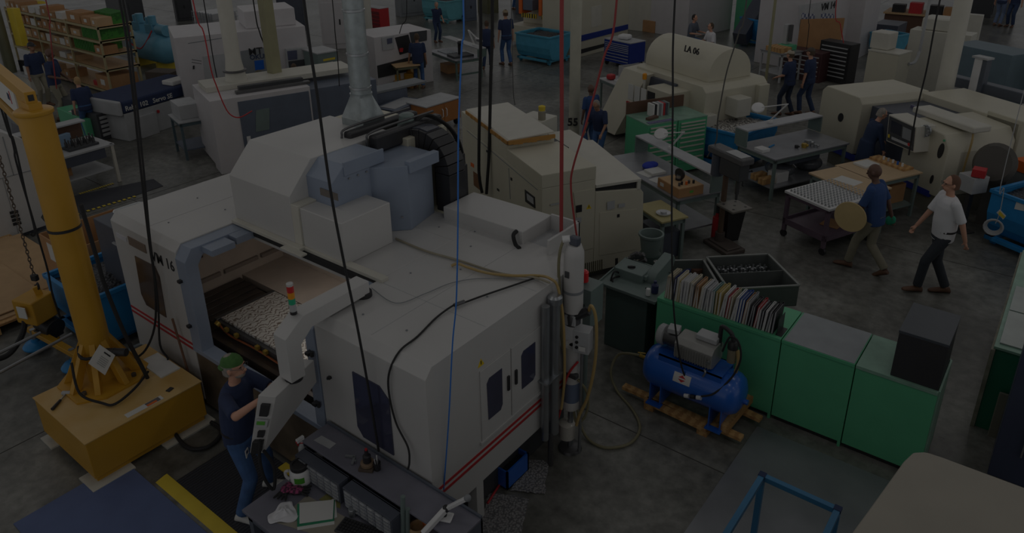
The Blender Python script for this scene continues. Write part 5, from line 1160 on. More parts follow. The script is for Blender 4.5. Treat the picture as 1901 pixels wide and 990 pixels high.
m = MB(); m.tube([gc+V((-.14, -.08, .02)), PV((-3.95, 7.55), 1140, 505), PV((-3.95, 7.5), 1134, 530), PV((-3.95, 7.45), 1150, 565), P_+V((-.06, 0, .02))], .012); m.tube([gc+V((-.12, -.1, .0)), PV((-3.95, 7.5), 1137, 520), PV((-3.9, 7.45), 1150, 548), PV((-3.8, 7.45), 1180, 555), PV((-3.7, 7.5), 1200, 535)], .012); done('looped_cord', m, RUBBER, gp)
q = G(1222, 545, .95); m = MB(); m.lathe([(.045, 0), (.045, .1), (.02, .13), (.02, .16)], tuple(q-V((0.05, 0, 0))), 16); one('blue_bottle', m, mat('dark_blue_bottle', (26, 34, 84), .3), 'small dark blue bottle at the corner of the grinder tray', 'bottle')
q = G(1203, 548, .95); m = MB(); m.lathe([(.03, 0), (.03, .08), (.025, .09)], tuple(q), 14); one('small_cup', m, JW, 'small white cup on the grinder tray', 'cup')
q = G(1200, 478, .0); bk = thing('bucket', 'grey green bucket standing behind the grinder', 'bucket', tuple(G(1203, 530)))
q = G(1203, 530); m = MB(); m.cyl((q.x, q.y, 0), (q.x, q.y, .55), .16); done('stand', m, DGG, bk)
zb = .55; m = MB(); m.lathe([(.13, 0), (.17, .3), (.19, .3), (.19, .33), (.16, .33), (.11, .03)], (q.x, q.y, zb), 22); done('pail', m, GGREY, bk)
# ---------------- open steel trays of parts ----------------
def rot_tray(name, label, c4, h, mt, zrim, wall=.015, floor_=0):
    t = thing(name, label, 'tray', ((c4[0].x+c4[2].x)/2, (c4[0].y+c4[2].y)/2, zrim-h)); c = (c4[0]+c4[2])/2
    m = MB()
    for i in range(4):
        a, b = c4[i], c4[(i+1) % 4]; ai, bi = a+(c-a).normalized()*.02, b+(c-b).normalized()*.02
        m.loft([[(a.x, a.y, zrim-h), (b.x, b.y, zrim-h), (bi.x, bi.y, zrim-h), (ai.x, ai.y, zrim-h)], [(a.x, a.y, zrim), (b.x, b.y, zrim), (bi.x, bi.y, zrim), (ai.x, ai.y, zrim)]])
    m.loft([[(p.x, p.y, zrim-h) for p in c4], [(p.x, p.y, zrim-h+.012) for p in c4]]); done('tray_walls', m, mt, t)
    m = MB()
    for i in range(4):
        a, b = c4[i], c4[(i+1) % 4]; beam(m, (a.x, a.y, zrim), (b.x, b.y, zrim), .03, .018)
    done('tray_rim', m, mat('worn_rim_steel', (128, 132, 128), .45, .3), t)
    return t, c
ZR = .95
T4 = [G(1312, 478, ZR), G(1426, 472, ZR), G(1484, 530, ZR), G(1352, 537, ZR)]
TM = mat('tray_paint', (88, 94, 92), .55, .2, var=.25)
t1, tc1 = rot_tray('parts_tray', 'large grey steel tray with two rows of shiny cast parts behind the green cabinets', T4, .30, TM, ZR)
m = MB(); a = T4[0].lerp(T4[3], .52); b = T4[1].lerp(T4[2], .52); beam(m, (a.x, a.y, ZR-.14), (b.x, b.y, ZR-.14), .012, .26); done('divider', m, TM, t1)
t2_4 = [G(1215, 485, ZR-.03), G(1306, 483, ZR-.03), G(1338, 536, ZR-.03), G(1262, 548, ZR-.03)]
t2, tc2 = rot_tray('parts_tray', 'smaller grey steel tray with dark rings left of the large parts tray', t2_4, .24, TM, ZR-.03)
stn = thing('steel_stand', 'dark steel stand under the open parts trays', 'stand', (-2.9, 8.7, 0))
m = MB(); cA = (tc1+tc2)/2; m.box(cA.x-.75, cA.x+.65, cA.y-.3, cA.y+.35, .05, .62); done('stand_body', m, DGG, stn, bev=.01)
cast = None
for r in range(2):
    for i in range(6):
        u_, v_ = .10+.15*i, .15+.22*r
        p = T4[0].lerp(T4[1], u_).lerp(T4[3].lerp(T4[2], u_), v_); z0 = ZR-.288
        if cast is None:
            cast = thing('cast_part', '', 'machined part', (p.x, p.y, z0), 0, 'shiny cast parts in the steel tray')
            m = MB(); m.lathe([(.045, 0), (.05, .02), (.05, .10), (.035, .12), (.035, .15), (.02, .155)], (0, 0, 0), 18); done('hub', m, ALU, cast, local=True)
            m = MB()
            for q in range(5): a = 2*PI*q/5; m.cyl((math.cos(a)*.04, math.sin(a)*.04, .12), (math.cos(a)*.055, math.sin(a)*.055, .19), .014, n=8)
            done('lobes', m, STEEL, cast, local=True)
            o = cast
        else: o = copy_tree(cast, (p.x, p.y, z0), rs.uniform(0, 6))
        o['label'] = 'shiny cast metal part in the %s row of the large steel tray' % ('back' if r == 0 else 'front')
for k, (px, py, mt, lab) in enumerate(((1275, 500, mat('blue_ring', (70, 76, 150), .4), 'blue grinding ring lying in the smaller steel tray'), (1293, 503, mat('rusty_ring', (110, 70, 56), .6), 'rusty brown ring lying in the smaller steel tray'), (1240, 492, DSTEEL, 'large dark ring leaning at the left of the smaller steel tray'))):
    q = G(px, py, ZR-.2); m = MB(); m.lathe([(.04, 0), (.085+.03*(k == 2), 0), (.085+.03*(k == 2), .05), (.04, .05)], tuple(q), 24); one('grinding_ring', m, mt, lab, 'ring', group='rings in the smaller steel tray')
# ---------------- plate, frame, beige machine, right side cabinets ----------------
m = MB(); m.box(-1.98, -.3, 4.0, 6.96, 0, .012); one('steel_plate', m, mat('floor_steel_plate', (138, 141, 146), .36, .3, rgb2=(112, 115, 120), scale=1.5), 'large dark steel plate lying flat on the floor before the green cabinets', 'steel plate')
FB = mat('blue_frame_paint', (34, 108, 156), .4, var=.15)
fr_ = thing('tube_stand', 'open blue square tube frame standing on the steel plate', 'frame', (-1.07, 4.7, .012))
za = .88
fA, fBp = G(1415, 885, za), G(1553, 952, za); fx0, fx1, fyb = fA.x, fBp.x, fA.y; fyf = fyb-1.3
m = MB()
for a, b in (((fx0, fyb), (fx1, fyb)), ((fx0, fyb), (fx0, fyf)), ((fx1, fyb), (fx1, fyf)), ((fx0, fyf), (fx1, fyf))):
    m = MB(); beam(m, (a[0], a[1], za), (b[0], b[1], za), .05, .05); done('top_rail', m, FB, fr_, bev=.003)
for a in ((fx0, fyb), (fx1, fyb), (fx0, fyf), (fx1, fyf)):
    m = MB(); m.box(a[0]-.025, a[0]+.025, a[1]-.025, a[1]+.025, .012, za-.02); done('post', m, FB, fr_, bev=.003)
    m = MB(); m.box(a[0]-.03, a[0]+.03, a[1]-.03, a[1]+.03, za+.0, za+.03); done('corner_cap', m, NAVY, fr_)
bm_ = thing('machine_cover', 'beige rounded machine top in the bottom right corner', 'machine', (1, 3.5, 0))
pb = [(-.95, 1.6), (-.62, 2.9), (-.44, 4.2), (-.36, 4.80), (-.33, 4.92), (-.26, 4.98), (-.16, 4.99), (3.2, 5.06), (3.2, 1.6)]
m = MB(); m.prism(pb, 'z', 1.94, 2.0); done('cover_top', m, mat('beige_cover', (150, 144, 130), .6, var=.1, scale=2), bm_, bev=.025)
pi2 = [(x+.06 if x < 3 else x-.05, y-.05) for x, y in pb]; m = MB(); m.prism(pi2, 'z', 0, 1.945); done('cover_body', m, mat('beige_body', (120, 112, 98), .6), bm_)
rg = thing('green_cabinet', 'green steel cabinet with glass sheets on top at the right edge', 'cabinet', (.3, 9.6, 0))
m = MB(); m.box(-.05, .75, 8.43, 11.2, .0, 1.03); done('body', m, mat('deep_green_enamel', (14, 104, 72), .4), rg, bev=.006)
m = MB(); m.box(-.07, .77, 8.41, 11.2, 1.03, 1.06); done('top', m, GRNL, rg, bev=.004)
m = MB(); m.box(-.09, -.05, 8.4, 11.2, .0, 1.02); done('worn_edge_strip', m, mat('worn_beige_strip', (150, 146, 128), .7, var=.4, scale=8), rg)
for k, (y0_, y1_) in enumerate(((8.5, 9.3), (9.33, 10.0))):
    m = MB(); m.box(-.03, .7, y0_, y1_, 1.062, 1.075); one('glass_sheet', m, mat('frosted_sheet', (160, 170, 166), .25, var=.15), ['nearer pale sheet lying on the green cabinet at the right edge', 'farther pale sheet lying on the green cabinet at the right edge'][k], 'sheet', group='pale sheets on the right green cabinet')
nc = thing('tall_cabinet', 'tall dark navy steel cabinet at the right edge', 'cabinet', (.8, 7.8, 0))
q = G(1832, 880); m = MB(); m.box(q.x, 1.6, q.y, q.y+.55, 0, 2.25); done('body', m, mat('navy_cabinet', (44, 52, 78), .45), nc, bev=.008)
m = MB(); p = PY(1893, 850, q.y); m.box(p.x, p.x+.015, q.y-.03, q.y, .35, 1.0); done('handle', m, STEEL, nc)
m = MB(); q2 = PV((-.0, 8.36), 1853, 775); m.obox(q2, (.10, .03, .62), 0, -.05); t = one('wire_tray', m, mat('tan_mesh', (116, 112, 98), .7), 'narrow tan tray with white rim hanging at the right green cabinet', 'tray', bev=.04)
# soft wipes and blue box under the machine side
def pad(px, py, w, d, rz, label):
    q = G(px, py); m = MB(); rs_ = random.Random(px)
    n_ = 8; g = [[(q.x+(math.cos(rz)*(-w/2+w*i/n_)-math.sin(rz)*(-d/2+d*j/n_))+rs_.uniform(-.012, .012), q.y+(math.sin(rz)*(-w/2+w*i/n_)+math.cos(rz)*(-d/2+d*j/n_))+rs_.uniform(-.012, .012), .006+rs_.uniform(0, .012)) for i in range(n_+1)] for j in range(n_+1)]
    m.loft(g, cap=False, closed=False); o = one('absorbent_pad', m, mat('quilted_grey_pad', (150, 148, 148), .9, rgb2=(92, 92, 94), kind='voronoi', scale=45, bump=1), label, 'absorbent pad', group='absorbent pads beside the machine')
    so = o.modifiers.new('th', 'SOLIDIFY'); so.thickness = .006
pad(985, 885, .34, .46, .5, 'grey quilted absorbent pad on the floor nearer the filter column')
pad(935, 958, .42, .5, .45, 'grey quilted absorbent pad on the floor at the machine corner foot')
bo = thing('blue_box', 'blue open plastic box tucked under the side of the large machine', 'box', (-3.75, 4.75, 0))
q = G(928, 905); x0_, y0_ = q.x-.20, q.y
m = MB(); m.box(x0_, x0_+.30, y0_, y0_+.36, .02, .03).box(x0_, x0_+.02, y0_, y0_+.36, .02, .24).box(x0_+.28, x0_+.30, y0_, y0_+.36, .02, .24).box(x0_, x0_+.3, y0_, y0_+.02, .02, .24).box(x0_, x0_+.3, y0_+.34, y0_+.36, .02, .24); done('box_walls', m, BLU, bo)
m = MB(); m.box(x0_+.02, x0_+.28, y0_+.02, y0_+.34, .03, .18); done('box_contents', m, BLACK, bo)
q = G(965, 850); m = MB(); m.box(q.x-.3, q.x-.02, q.y, q.y+.35, .0, .2); one('blue_tub', m, BLU, 'blue tub further back under the side of the large machine', 'box', bev=.01)
# ---------------- middle of the hall ----------------
def bl(t, nm, mt, b, bev=0, **k):
    m = MB(); m.box(*b); return done(nm, m, mt, t, local=True, bev=bev, **k)
def onf(t, ax, c, px, py):
    M_ = frame_of(t).inverted(); o = M_ @ CAMP; d = M_.to_3x3() @ ray(px, py); s = (c-o[ax])/d[ax]; return o+d*s
def facepatch(t, nm, mt, ax, c, pix, th=.008, par=None, sgn=-1, bev=0):
    q = [onf(t, ax, c, *p) for p in pix]; n = V((0, 0, 0)); n[ax] = sgn*th
    m = MB(); m.loft([[tuple(p) for p in q], [tuple(p+n) for p in q]]); return done(nm, m, mt, par or t, local=True, bev=bev)
R60 = math.radians(61)
# cream lathe in the centre
g = G(1005, 540)
ld = thing('lathe', 'long cream lathe with sloping covers standing behind the large white machine', 'lathe', tuple(g), R60)
bl(ld, 'front_cabinet', CREAM, (0, .88, 0, 3.35, .12, 1.66), .012)
bl(ld, 'machine_plinth', mat('dark_plinth', (60, 60, 58), .6), (.05, 1.7, .08, 3.2, 0, .12))
bl(ld, 'upper_cover', CREAM, (-.005, .88, -.005, 1.25, 1.66, 1.87), .012)
bl(ld, 'rear_cover', CREAM, (0, .82, 1.25, 3.35, 1.66, 1.92), .012)
m = MB(); m.prism([(0.02, 2.0), (.0, 1.98), (.0, 2.0), (.02, 2.02), (.80, 2.05), (.80, 2.03)], 'y', 1.22, 3.1); done('lid_sheet', m, LCREAM, ld, local=True)
m = MB()
for k in range(24): m.box(-.02+.005*(k % 2), .0, 1.22+.078*k, 1.30+.078*k, 1.95-.006*(k % 3), 2.0)
for k in range(10): m.box(.0+.08*k, .08+.08*k, 1.18, 1.215, 1.95-.008*(k % 3), 2.01)
done('cardboard_edging', m, mat('brown_edging', (176, 122, 48), .8), ld, local=True)
m = MB(); m.prism([(0, .12), (1.6, .12), (1.55, 1.1), (1.2, 1.42), (0.04, 1.42), (0, 1.38)], 'y', 0, 1) if False else m.prism([(.88, .12), (1.78, .12), (1.72, 1.30), (1.66, 1.38), (.88, 1.46)], 'y', 0.0, 1.6); done('tailstock_cabinet', m, CREAM, ld, local=True, bev=.012)
m = MB(); m.hexa([(.88, -.01, 1.52), (1.66, -.01, 1.50), (1.66, 1.5, 1.66), (.88, 1.5, 1.74), (.88, -.01, 1.57), (1.66, -.01, 1.54), (1.66, 1.5, 1.70), (.88, 1.5, 1.79)]); done('sliding_hood', m, LCREAM, ld, local=True, bev=.005)
bl(ld, 'hood_recess', BLACK, (.9, 1.6, .03, 1.4, 1.38, 1.53))
bl(ld, 'hood_side', LCREAM, (1.60, 1.66, .0, .1, 1.36, 1.54))
bl(ld, 'rear_guard', LCREAM, (.88, 1.75, 1.6, 2.5, .12, 1.58), .01)
bl(ld, 'dark_gap', BLACK, (.83, .95, 1.0, 1.9, 1.5, 1.83))
facepatch(ld, 'cabinet_door', CREAM, 1, 0, [(1064, 357), (1102, 350), (1101, 460), (1079, 466)], .012, bev=.003)
facepatch(ld, 'right_door', CREAM, 1, 0, [(1113, 395), (1182, 388), (1184, 462), (1112, 475)], .006, bev=.002)
facepatch(ld, 'main_switch', BLACK, 1, -.012, [(1069, 382), (1080, 380), (1080, 393), (1069, 395)])
for pix in ([(1127, 375), (1141, 372), (1141, 387), (1127, 390)], [(1148, 379), (1160, 377), (1160, 384), (1148, 386)], [(1066, 405), (1079, 403), (1079, 413), (1067, 415)], [(1022, 379), (1038, 376), (1038, 379), (1022, 382)]):
    facepatch(ld, 'rating_plate', LGREY, 1, -.012, pix, .004)
facepatch(ld, 'lock', BLACK, 1, 0, [(1145, 398), (1150, 397), (1150, 403), (1145, 404)])
q = onf(ld, 1, -.012, 1093, 388); Mw = frame_of(ld); tri_sign(ld, tuple(Mw @ q), tuple(Mw.to_3x3() @ V((1, 0, 0))), (0, 0, 1), .09)
for k in range(9): facepatch(ld, 'vent_slot', mat('slot_dark', (70, 66, 40), .7), 1, 0, [(1086+3.8*k, 489-.9*k), (1087.6+3.8*k, 488.6-.9*k), (1087.6+3.8*k, 511-.9*k), (1086+3.8*k, 511.5-.9*k)], .004)
facepatch(ld, 'small_vent', BLACK, 1, 0, [(1142, 480), (1147, 479), (1147, 494), (1142, 495)], .004)
facepatch(ld, 'operator_panel', BLACK, 0, 0, [(975, 352), (993, 366), (994, 387), (976, 374)], .01)
facepatch(ld, 'panel_label', LGREY, 0, -.01, [(978, 359), (990, 368), (991, 380), (979, 371)], .004)
facepatch(ld, 'cable_opening', mat('opening_brown', (110, 66, 28), .7), 0, 0, [(879, 318), (893, 328), (894, 355), (880, 344)], .006)
facepatch(ld, 'panel_seam', MGREY, 0, 0, [(867, 242), (998, 352), (998, 353.5), (867, 243.5)], .003)
facepatch(ld, 'panel_seam', MGREY, 0, 0, [(944, 312), (945, 312.6), (948, 370), (947, 370)], .003)
for pix in ([(948, 329), (951, 331), (951, 336), (948, 334)], [(923, 349), (927, 352), (927, 356), (923, 353)], [(903, 278), (906, 280), (906, 284), (903, 282)]):
    facepatch(ld, 'door_lock', BLACK, 0, 0, pix, .006)
facepatch(ld, 'orange_sticker', ORANGE, 0, 0, [(874, 301), (880, 305), (880, 312), (874, 308)], .003)
hose('black_hose', 'left of two black hoses hanging down to the rear of the cream lathe', 'hose', (-7.6, 8.9), [(892, 0), (891, 150), (889, 290), (890, 330), (895, 358)], .026, RUBBER, group='black hoses at the cream lathe')
hose('black_hose', 'right of two black hoses hanging down to the rear of the cream lathe', 'hose', (-7.5, 8.8), [(914, 0), (911, 150), (908, 280), (905, 330), (903, 360)], .026, RUBBER, group='black hoses at the cream lathe')
# yellow-capped bottle on the lathe
q = G(1006, 222, 1.7); bt_ = thing('bottle', 'clear bottle with yellow cap beyond the cream lathe', 'bottle', tuple(q))
m = MB(); m.lathe([(.07, 0), (.07, .16), (.04, .19)], tuple(q), 16); done('bottle_body', m, mat('clear_plastic', (150, 144, 126), .2), bt_)
m = MB(); m.lathe([(.06, .17), (.065, .25), (.02, .27)], tuple(q), 16); done('cap', m, YELD, bt_)
q = Mw @ V((1.3, 3.1, 0)); m = MB(); m.box(q.x-.25, q.x+.3, q.y-.25, q.y+.35, 0, 1.70); one('parts_stand', m, LCREAM, 'cream cabinet behind the cream lathe carrying the yellow capped bottle', 'cabinet', bev=.01)
# ---------------- tables ----------------
def table(name, label, g, rz, w, d, h, top, frm, cat='workbench', shelf=None, th=.03, riser=None, drawer=None, group=None, over=.0):
    t = thing(name, label, cat, (g[0], g[1], 0), rz, group)
    bl(t, 'tabletop', top, (-over, w+over, -over, d+over, h-th, h), .004)
    for x in (.03, w-.08):
        for y in (.03, d-.08): bl(t, 'leg', frm, (x, x+.05, y, y+.05, 0, h-th))
    bl(t, 'apron', frm, (.03, w-.03, .03, .055, h-th-.08, h-th)); bl(t, 'side_rail', frm, (.03, .055, .03, d-.03, h-th-.08, h-th))
    if shelf: bl(t, 'lower_shelf', shelf, (.04, w-.04, .04, d-.04, .22, .25), .003)
    return t
SLV = mat('silver_bench_top', (148, 150, 156), .35, .35, var=.2, scale=3)
g = G(1258, 372, .85)
tb1 = table('workbench', 'grey steel workbench with long raised shelf beside the drill press', g, math.radians(62), .92, 2.3, .85, SLV, GGREY, shelf=SLV)
bl(tb1, 'riser_shelf', mat('pale_grey_top', (176, 178, 182), .4), (.66, .95, .0, 2.3, 1.16, 1.19), .004); bl(tb1, 'riser_end', GGREY, (.66, .95, .0, .03, .85, 1.16)); bl(tb1, 'riser_end', GGREY, (.66, .95, 2.27, 2.3, .85, 1.16))
Mt = frame_of(tb1)
def onT(t, x, y, z): return tuple(frame_of(t) @ V((x, y, z)))
def bxt(name, label, t, x, y, z, sx, sy, sz, mt, cat, rz=0, bev=.004, group=None, nm=None):
    m = MB(); p = frame_of(t) @ V((x, y, z+sz/2)); m.obox(p, (sx, sy, sz), t.rotation_euler[2]+rz); return one(name, m, mt, label, cat, bev=bev, group=group)
def gauge_box():
    t = thing('cardboard_tray', 'open shallow cardboard box holding a gauge fixture on the workbench', 'box', onT(tb1, .3, .35, .85), math.radians(62))
    bl(t, 'box_base', CARD, (-.25, .25, -.3, .3, 0, .16), .004); bl(t, 'box_top_sheet', CARDL, (-.24, .24, -.29, .29, .16, .165)); bl(t, 'box_label', PAPER, (-.254, -.25, .12, .22, .05, .11)); bl(t, 'green_mark', mat('green_mark', (90, 180, 60), .6), (-.03, .04, -.304, -.3, .06, .10))
    m = MB(); m.lathe([(.07, 0), (.10, 0), (.10, .03), (.07, .03)], (0, .05, .27), 24, (1, .2, 0)); m.cyl((0, .05, .165), (0, .05, .2), .06); done('gauge_ring', m, BLACK, t, local=True)
    m = MB(); m.cyl((.0, .05, .165), (0, .05, .25), .045); done('gauge_body', m, STEEL, t, local=True)
    for k in range(5): m = MB(); a = -.2+.09*k; m.cyl((a*.8, -.18+.03*(k % 2), .165), (a*.8, -.18+.03*(k % 2), .22), .02); done('small_part', m, [DSTEEL, BLACK, ORANGE, DSTEEL, BLACK][k], t, local=True)
gauge_box()
def bench_lamp(label, p, rz, s=1.0, dish=True):
    t = thing('magnifier_lamp', label, 'lamp', tuple(p), rz)
    m = MB(); m.box(-.04, .04, -.04, .04, 0, .05); done('clamp_base', m, JW, t, local=True, bev=.005)
    e = V((.42, 0, .55))*s; f = V((-.25, .0, .32))*s
    for dy in (-.018, .018):
        m = MB(); m.tube([(0, dy, .05), tuple(e+V((0, dy, 0)))], .009, 6, False); done('lower_arm', m, JW, t, local=True)
        m = MB(); m.tube([tuple(e+V((0, dy, 0))), tuple(f+V((0, dy, 0)))], .009, 6, False); done('upper_arm', m, JW, t, local=True)
    if dish:
        m = MB(); m.lathe([(.02, .03), (.12, .02), (.13, -.01), (.11, -.02), (.02, -.02)], tuple(f+V((-.12, 0, -.04))), 28, (.3, -.5, .8)); done('lamp_head', m, JW, t, local=True)
        m = MB(); m.lathe([(.0, .0), (.09, .0), (.09, .012)], tuple(f+V((-.12, 0, -.065))), 24, (.3, -.5, .8)); done('lens', m, mat('lens_glass', (90, 90, 96), .1), t, local=True)
    return t
bench_lamp('white magnifier lamp arm rising from the shelf of the bench by the green drawer cabinets', onT(tb1, .8, 1.35, 1.19), math.radians(-25), .75)
bxt('white_case', 'white flat case on the workbench near the blue cloth', tb1, .38, 1.2, .85, .3, .26, .05, PAPER, 'case')
m = MB(); q = V(onT(tb1, .42, 1.45, .9)); m.ell(q, (.12, .16, .06), 14, 8); m.ell(q+V((.05, .05, .02)), (.10, .1, .05)); remesh(one('cloth', m, mat('royal_blue_cloth', (30, 50, 170), .9), 'crumpled royal blue cloth on the workbench below the lamp arm', 'cloth'), .015, 2)
for k in range(2): bxt('paper_sheet', ['white sheet of paper on the workbench, nearer the cardboard box', 'white sheet of paper on the workbench, nearer the cream lathe'][k], tb1, .22, .85+.38*k, .85, .22, .3, .003, PAPER, 'paper', .2, 0)
# small table with yellow top
g = G(1229, 413, .78); ty_ = table('side_table', 'small steel table with yellowed top at the end of the cream lathe', g, math.radians(62), .5, .75, .78, mat('yellowed_top', (172, 160, 104), .6), GGREY)
q = V(onT(ty_, .2, .25, .78)); m = MB(); m.lathe([(.02, .0), (.11, .0), (.12, .03), (.10, .03), (.05, .015), (.05, .05), (.01, .05)], tuple(q), 20); one('metal_ring', m, ALU, 'small silver metal ring part on the yellow topped table', 'machined part')
bl(ty_, 'lower_box', DGREY, (.08, .45, .1, .7, .05, .5))
# drill press
dpn = thing('drill_press', 'floor standing drill press with rusty column beside the workbench', 'drill press', tuple(G(1345, 462)), math.radians(62))
p = G(1338, 458); FR[dpn.name] = (V((p.x, p.y, 0)), math.radians(62)); dpn.location = (p.x, p.y, 0)
m = MB(); m.box(-.18, .22, -.35, .25, 0, .07); m.box(-.12, .16, -.3, .2, .07, .1); done('base', m, mat('cast_iron_brown', (72, 62, 56), .6), dpn, local=True, bev=.015)
m = MB(); m.cyl((0, .05, .1), (0, .05, 1.62), .045, n=18); done('column', m, mat('rusty_column', (96, 74, 58), .55, .3), dpn, local=True)
m = MB(); m.cyl((0, .05, .1), (0, .05, .25), .08, n=18); done('column_flange', m, mat('cast_iron_brown', (72, 62, 56), .6), dpn, local=True)
m = MB(); m.box(-.20, .20, -.42, -.02, .80, .84); m.box(-.05, .05, -.1, .1, .72, .82); tbp = done('table', m, mat('drilled_table', (120, 116, 108), .45, .3), dpn, local=True, bev=.01)
for x, y in ((-.12, -.34), (.12, -.34), (-.12, -.1), (.12, -.1), (0, -.22)): m = MB(); m.cyl((x, y, .84), (x, y, .842), .022, n=10); done('table_slot', m, BLACK, tbp, local=True)
m = MB(); m.box(-.10, .10, -.36, .12, 1.30, 1.58); done('head', m, CHAR, dpn, local=True, bev=.02)
m = MB(); m.box(-.13, .13, -.42, .42, 1.58, 1.70); done('belt_cover', m, mat('dark_belt_cover', (74, 74, 76), .4), dpn, local=True, bev=.03)
m = MB(); m.box(-.10, .10, -.36, .0, 1.702, 1.71); done('cover_plate', m, LGREY, dpn, local=True)
m = MB(); m.cyl((0, .28, 1.2), (0, .28, 1.56), .10, n=20); done('motor', m, DGREY, dpn, local=True)
m = MB(); m.cyl((0, -.24, 1.05), (0, -.24, 1.3), .035); m.cyl((0, -.24, .95), (0, -.24, 1.05), .02); done('chuck', m, DSTEEL, dpn, local=True)
for k in range(3):
    a = 2*PI*k/3+.5; m = MB(); m.tube([(.11, -.2, 1.36), (.14, -.2+.2*math.cos(a), 1.36+.2*math.sin(a))], .008, 6, False); m.ell((.14, -.2+.2*math.cos(a), 1.36+.2*math.sin(a)), (.02, .02, .02)); done('feed_handle', m, BLACK, dpn, local=True)
hose('lamp_cord', 'cord hanging from above to the drill press, black above and pale below', 'cord', (-4.3, 11.2), [(1386, 0), (1372, 60), (1350, 130), (1338, 190), (1332, 225), (1330, 260), (1318, 283), (1313, 292)], .011, mat('two_tone_cord', (70, 68, 64), .6))
tc_ = thing('waste_bin', 'black plastic waste bin with grey rim beside the drill press', 'waste bin', tuple(G(1352, 444)), math.radians(62))
m = MB(); m.loft([[(-.13, -.10, 0), (.13, -.10, 0), (.13, .10, 0), (-.13, .10, 0)], [(-.19, -.15, .62), (.19, -.15, .62), (.19, .15, .62), (-.19, .15, .62)], [(-.17, -.13, .62), (.17, -.13, .62), (.17, .13, .62), (-.17, .13, .62)], [(-.12, -.09, .05), (.12, -.09, .05), (.12, .09, .05), (-.12, .09, .05)]]); done('bin_body', m, BLACK, tc_, local=True)
m = MB(); ring = [(-.195, -.155, .62), (.195, -.155, .62), (.195, .155, .62), (-.195, .155, .62), (-.195, -.155, .62)]
m.tube(ring, .012, 6, False); done('bin_rim', m, mat('grey_rim', (96, 96, 98), .5), tc_, local=True)
q = G(1330, 415, .3); m = MB(); m.cyl((q.x, q.y, 0), (q.x, q.y, .42), .07, n=16); m.cyl((q.x, q.y, .42), (q.x, q.y, .48), .03); one('fire_extinguisher', m, RED, 'red fire extinguisher standing behind the drill press column', 'fire extinguisher')
# green drawer cabinets
g = G(1203, 232, 1.2)
for k in range(2):
    off = Matrix.Rotation(math.radians(62), 3, 'Z') @ V((.74*k, 0, 0))
    t = thing('drawer_cabinet', ['green drawer cabinet with white pulls, the one nearer the numbered column', 'green drawer cabinet with white pulls, the one nearer the lathe with the arched cover'][k], 'drawer cabinet', (g.x+off.x, g.y+off.y, 0), math.radians(62), 'green drawer cabinets')
    bl(t, 'carcass', GRN, (0, .72, 0, .8, .05, 1.18), .006); bl(t, 'cabinet_top', GRNL, (-.005, .725, -.005, .8, 1.18, 1.20))
    hs = [.07, .07, .08, .09, .1, .1, .12, .14, .14]; z = 1.14
    for h_ in hs:
        d = bl(t, 'drawer', GRN, (.05, .67, -.012, 0, z-h_+.006, z-.006), .003); bl(d, 'pull', LCREAM, (.06, .66, -.03, -.012, z-.04, z-.012)); z -= h_
def shelfbk(label, t_, xx, yy, zz, th, h, mt, dp=.2):
    m = MB(); p = frame_of(t_) @ V((xx, yy, zz+h/2)); m.obox(p, (th, dp, h), t_.rotation_euler[2]); return one('binder', m, mt, label, 'binder', bev=.002, group='binders on the green drawer cabinets')
dc0 = bpy.data.objects['drawer_cabinet']
for k in range(8): shelfbk(['white', 'black', 'white', 'grey', 'pale blue', 'red', 'dark', 'grey green'][k]+' binder standing on the green drawer cabinets', dc0, .40+.052*k, .5, 1.2, .045, .26, [PAPER, BLACK, PAPER, MGREY, LGREY, RED, DGREY, GGREY][k])
bl(dc0, 'back_board', mat('dark_brown_board', (86, 54, 36), .6), (0, 1.44, .80, .82, .9, 1.45))
bxt('cloth_strip', 'blue patterned cloth lying on the green drawer cabinet edge', dc0, .35, .08, 1.2, .6, .12, .012, mat('patterned_blue_cloth', (70, 74, 120), .9, rgb2=(120, 116, 140), kind='voronoi', scale=40), 'cloth')
bxt('tool_roll', 'brown and dark tool roll on the green drawer cabinet', dc0, .3, .3, 1.2, .3, .1, .05, mat('dark_brown_leather', (86, 58, 44), .7), 'tool roll', .3)
# bin with bright chips
nN, nL, nR = G(1361, 255, .9), G(1308, 227, .9), G(1430, 224, .9); pc = (nL+nR)/2; bw_, bd2 = (nN-nL).length, (nR-nN).length
bn = tip_bin('chip_bin', 'blue tipping bin heaped with bright metal chips under the arched lathe', -bw_/2, bw_/2, -bd2/2, bd2/2, .88, BINB, CHIPSL, rz=math.atan2(nR.y-nN.y, nR.x-nN.x)-PI/2, loc=(pc.x, pc.y, 0))
lb2 = G(1391, 285, .3)
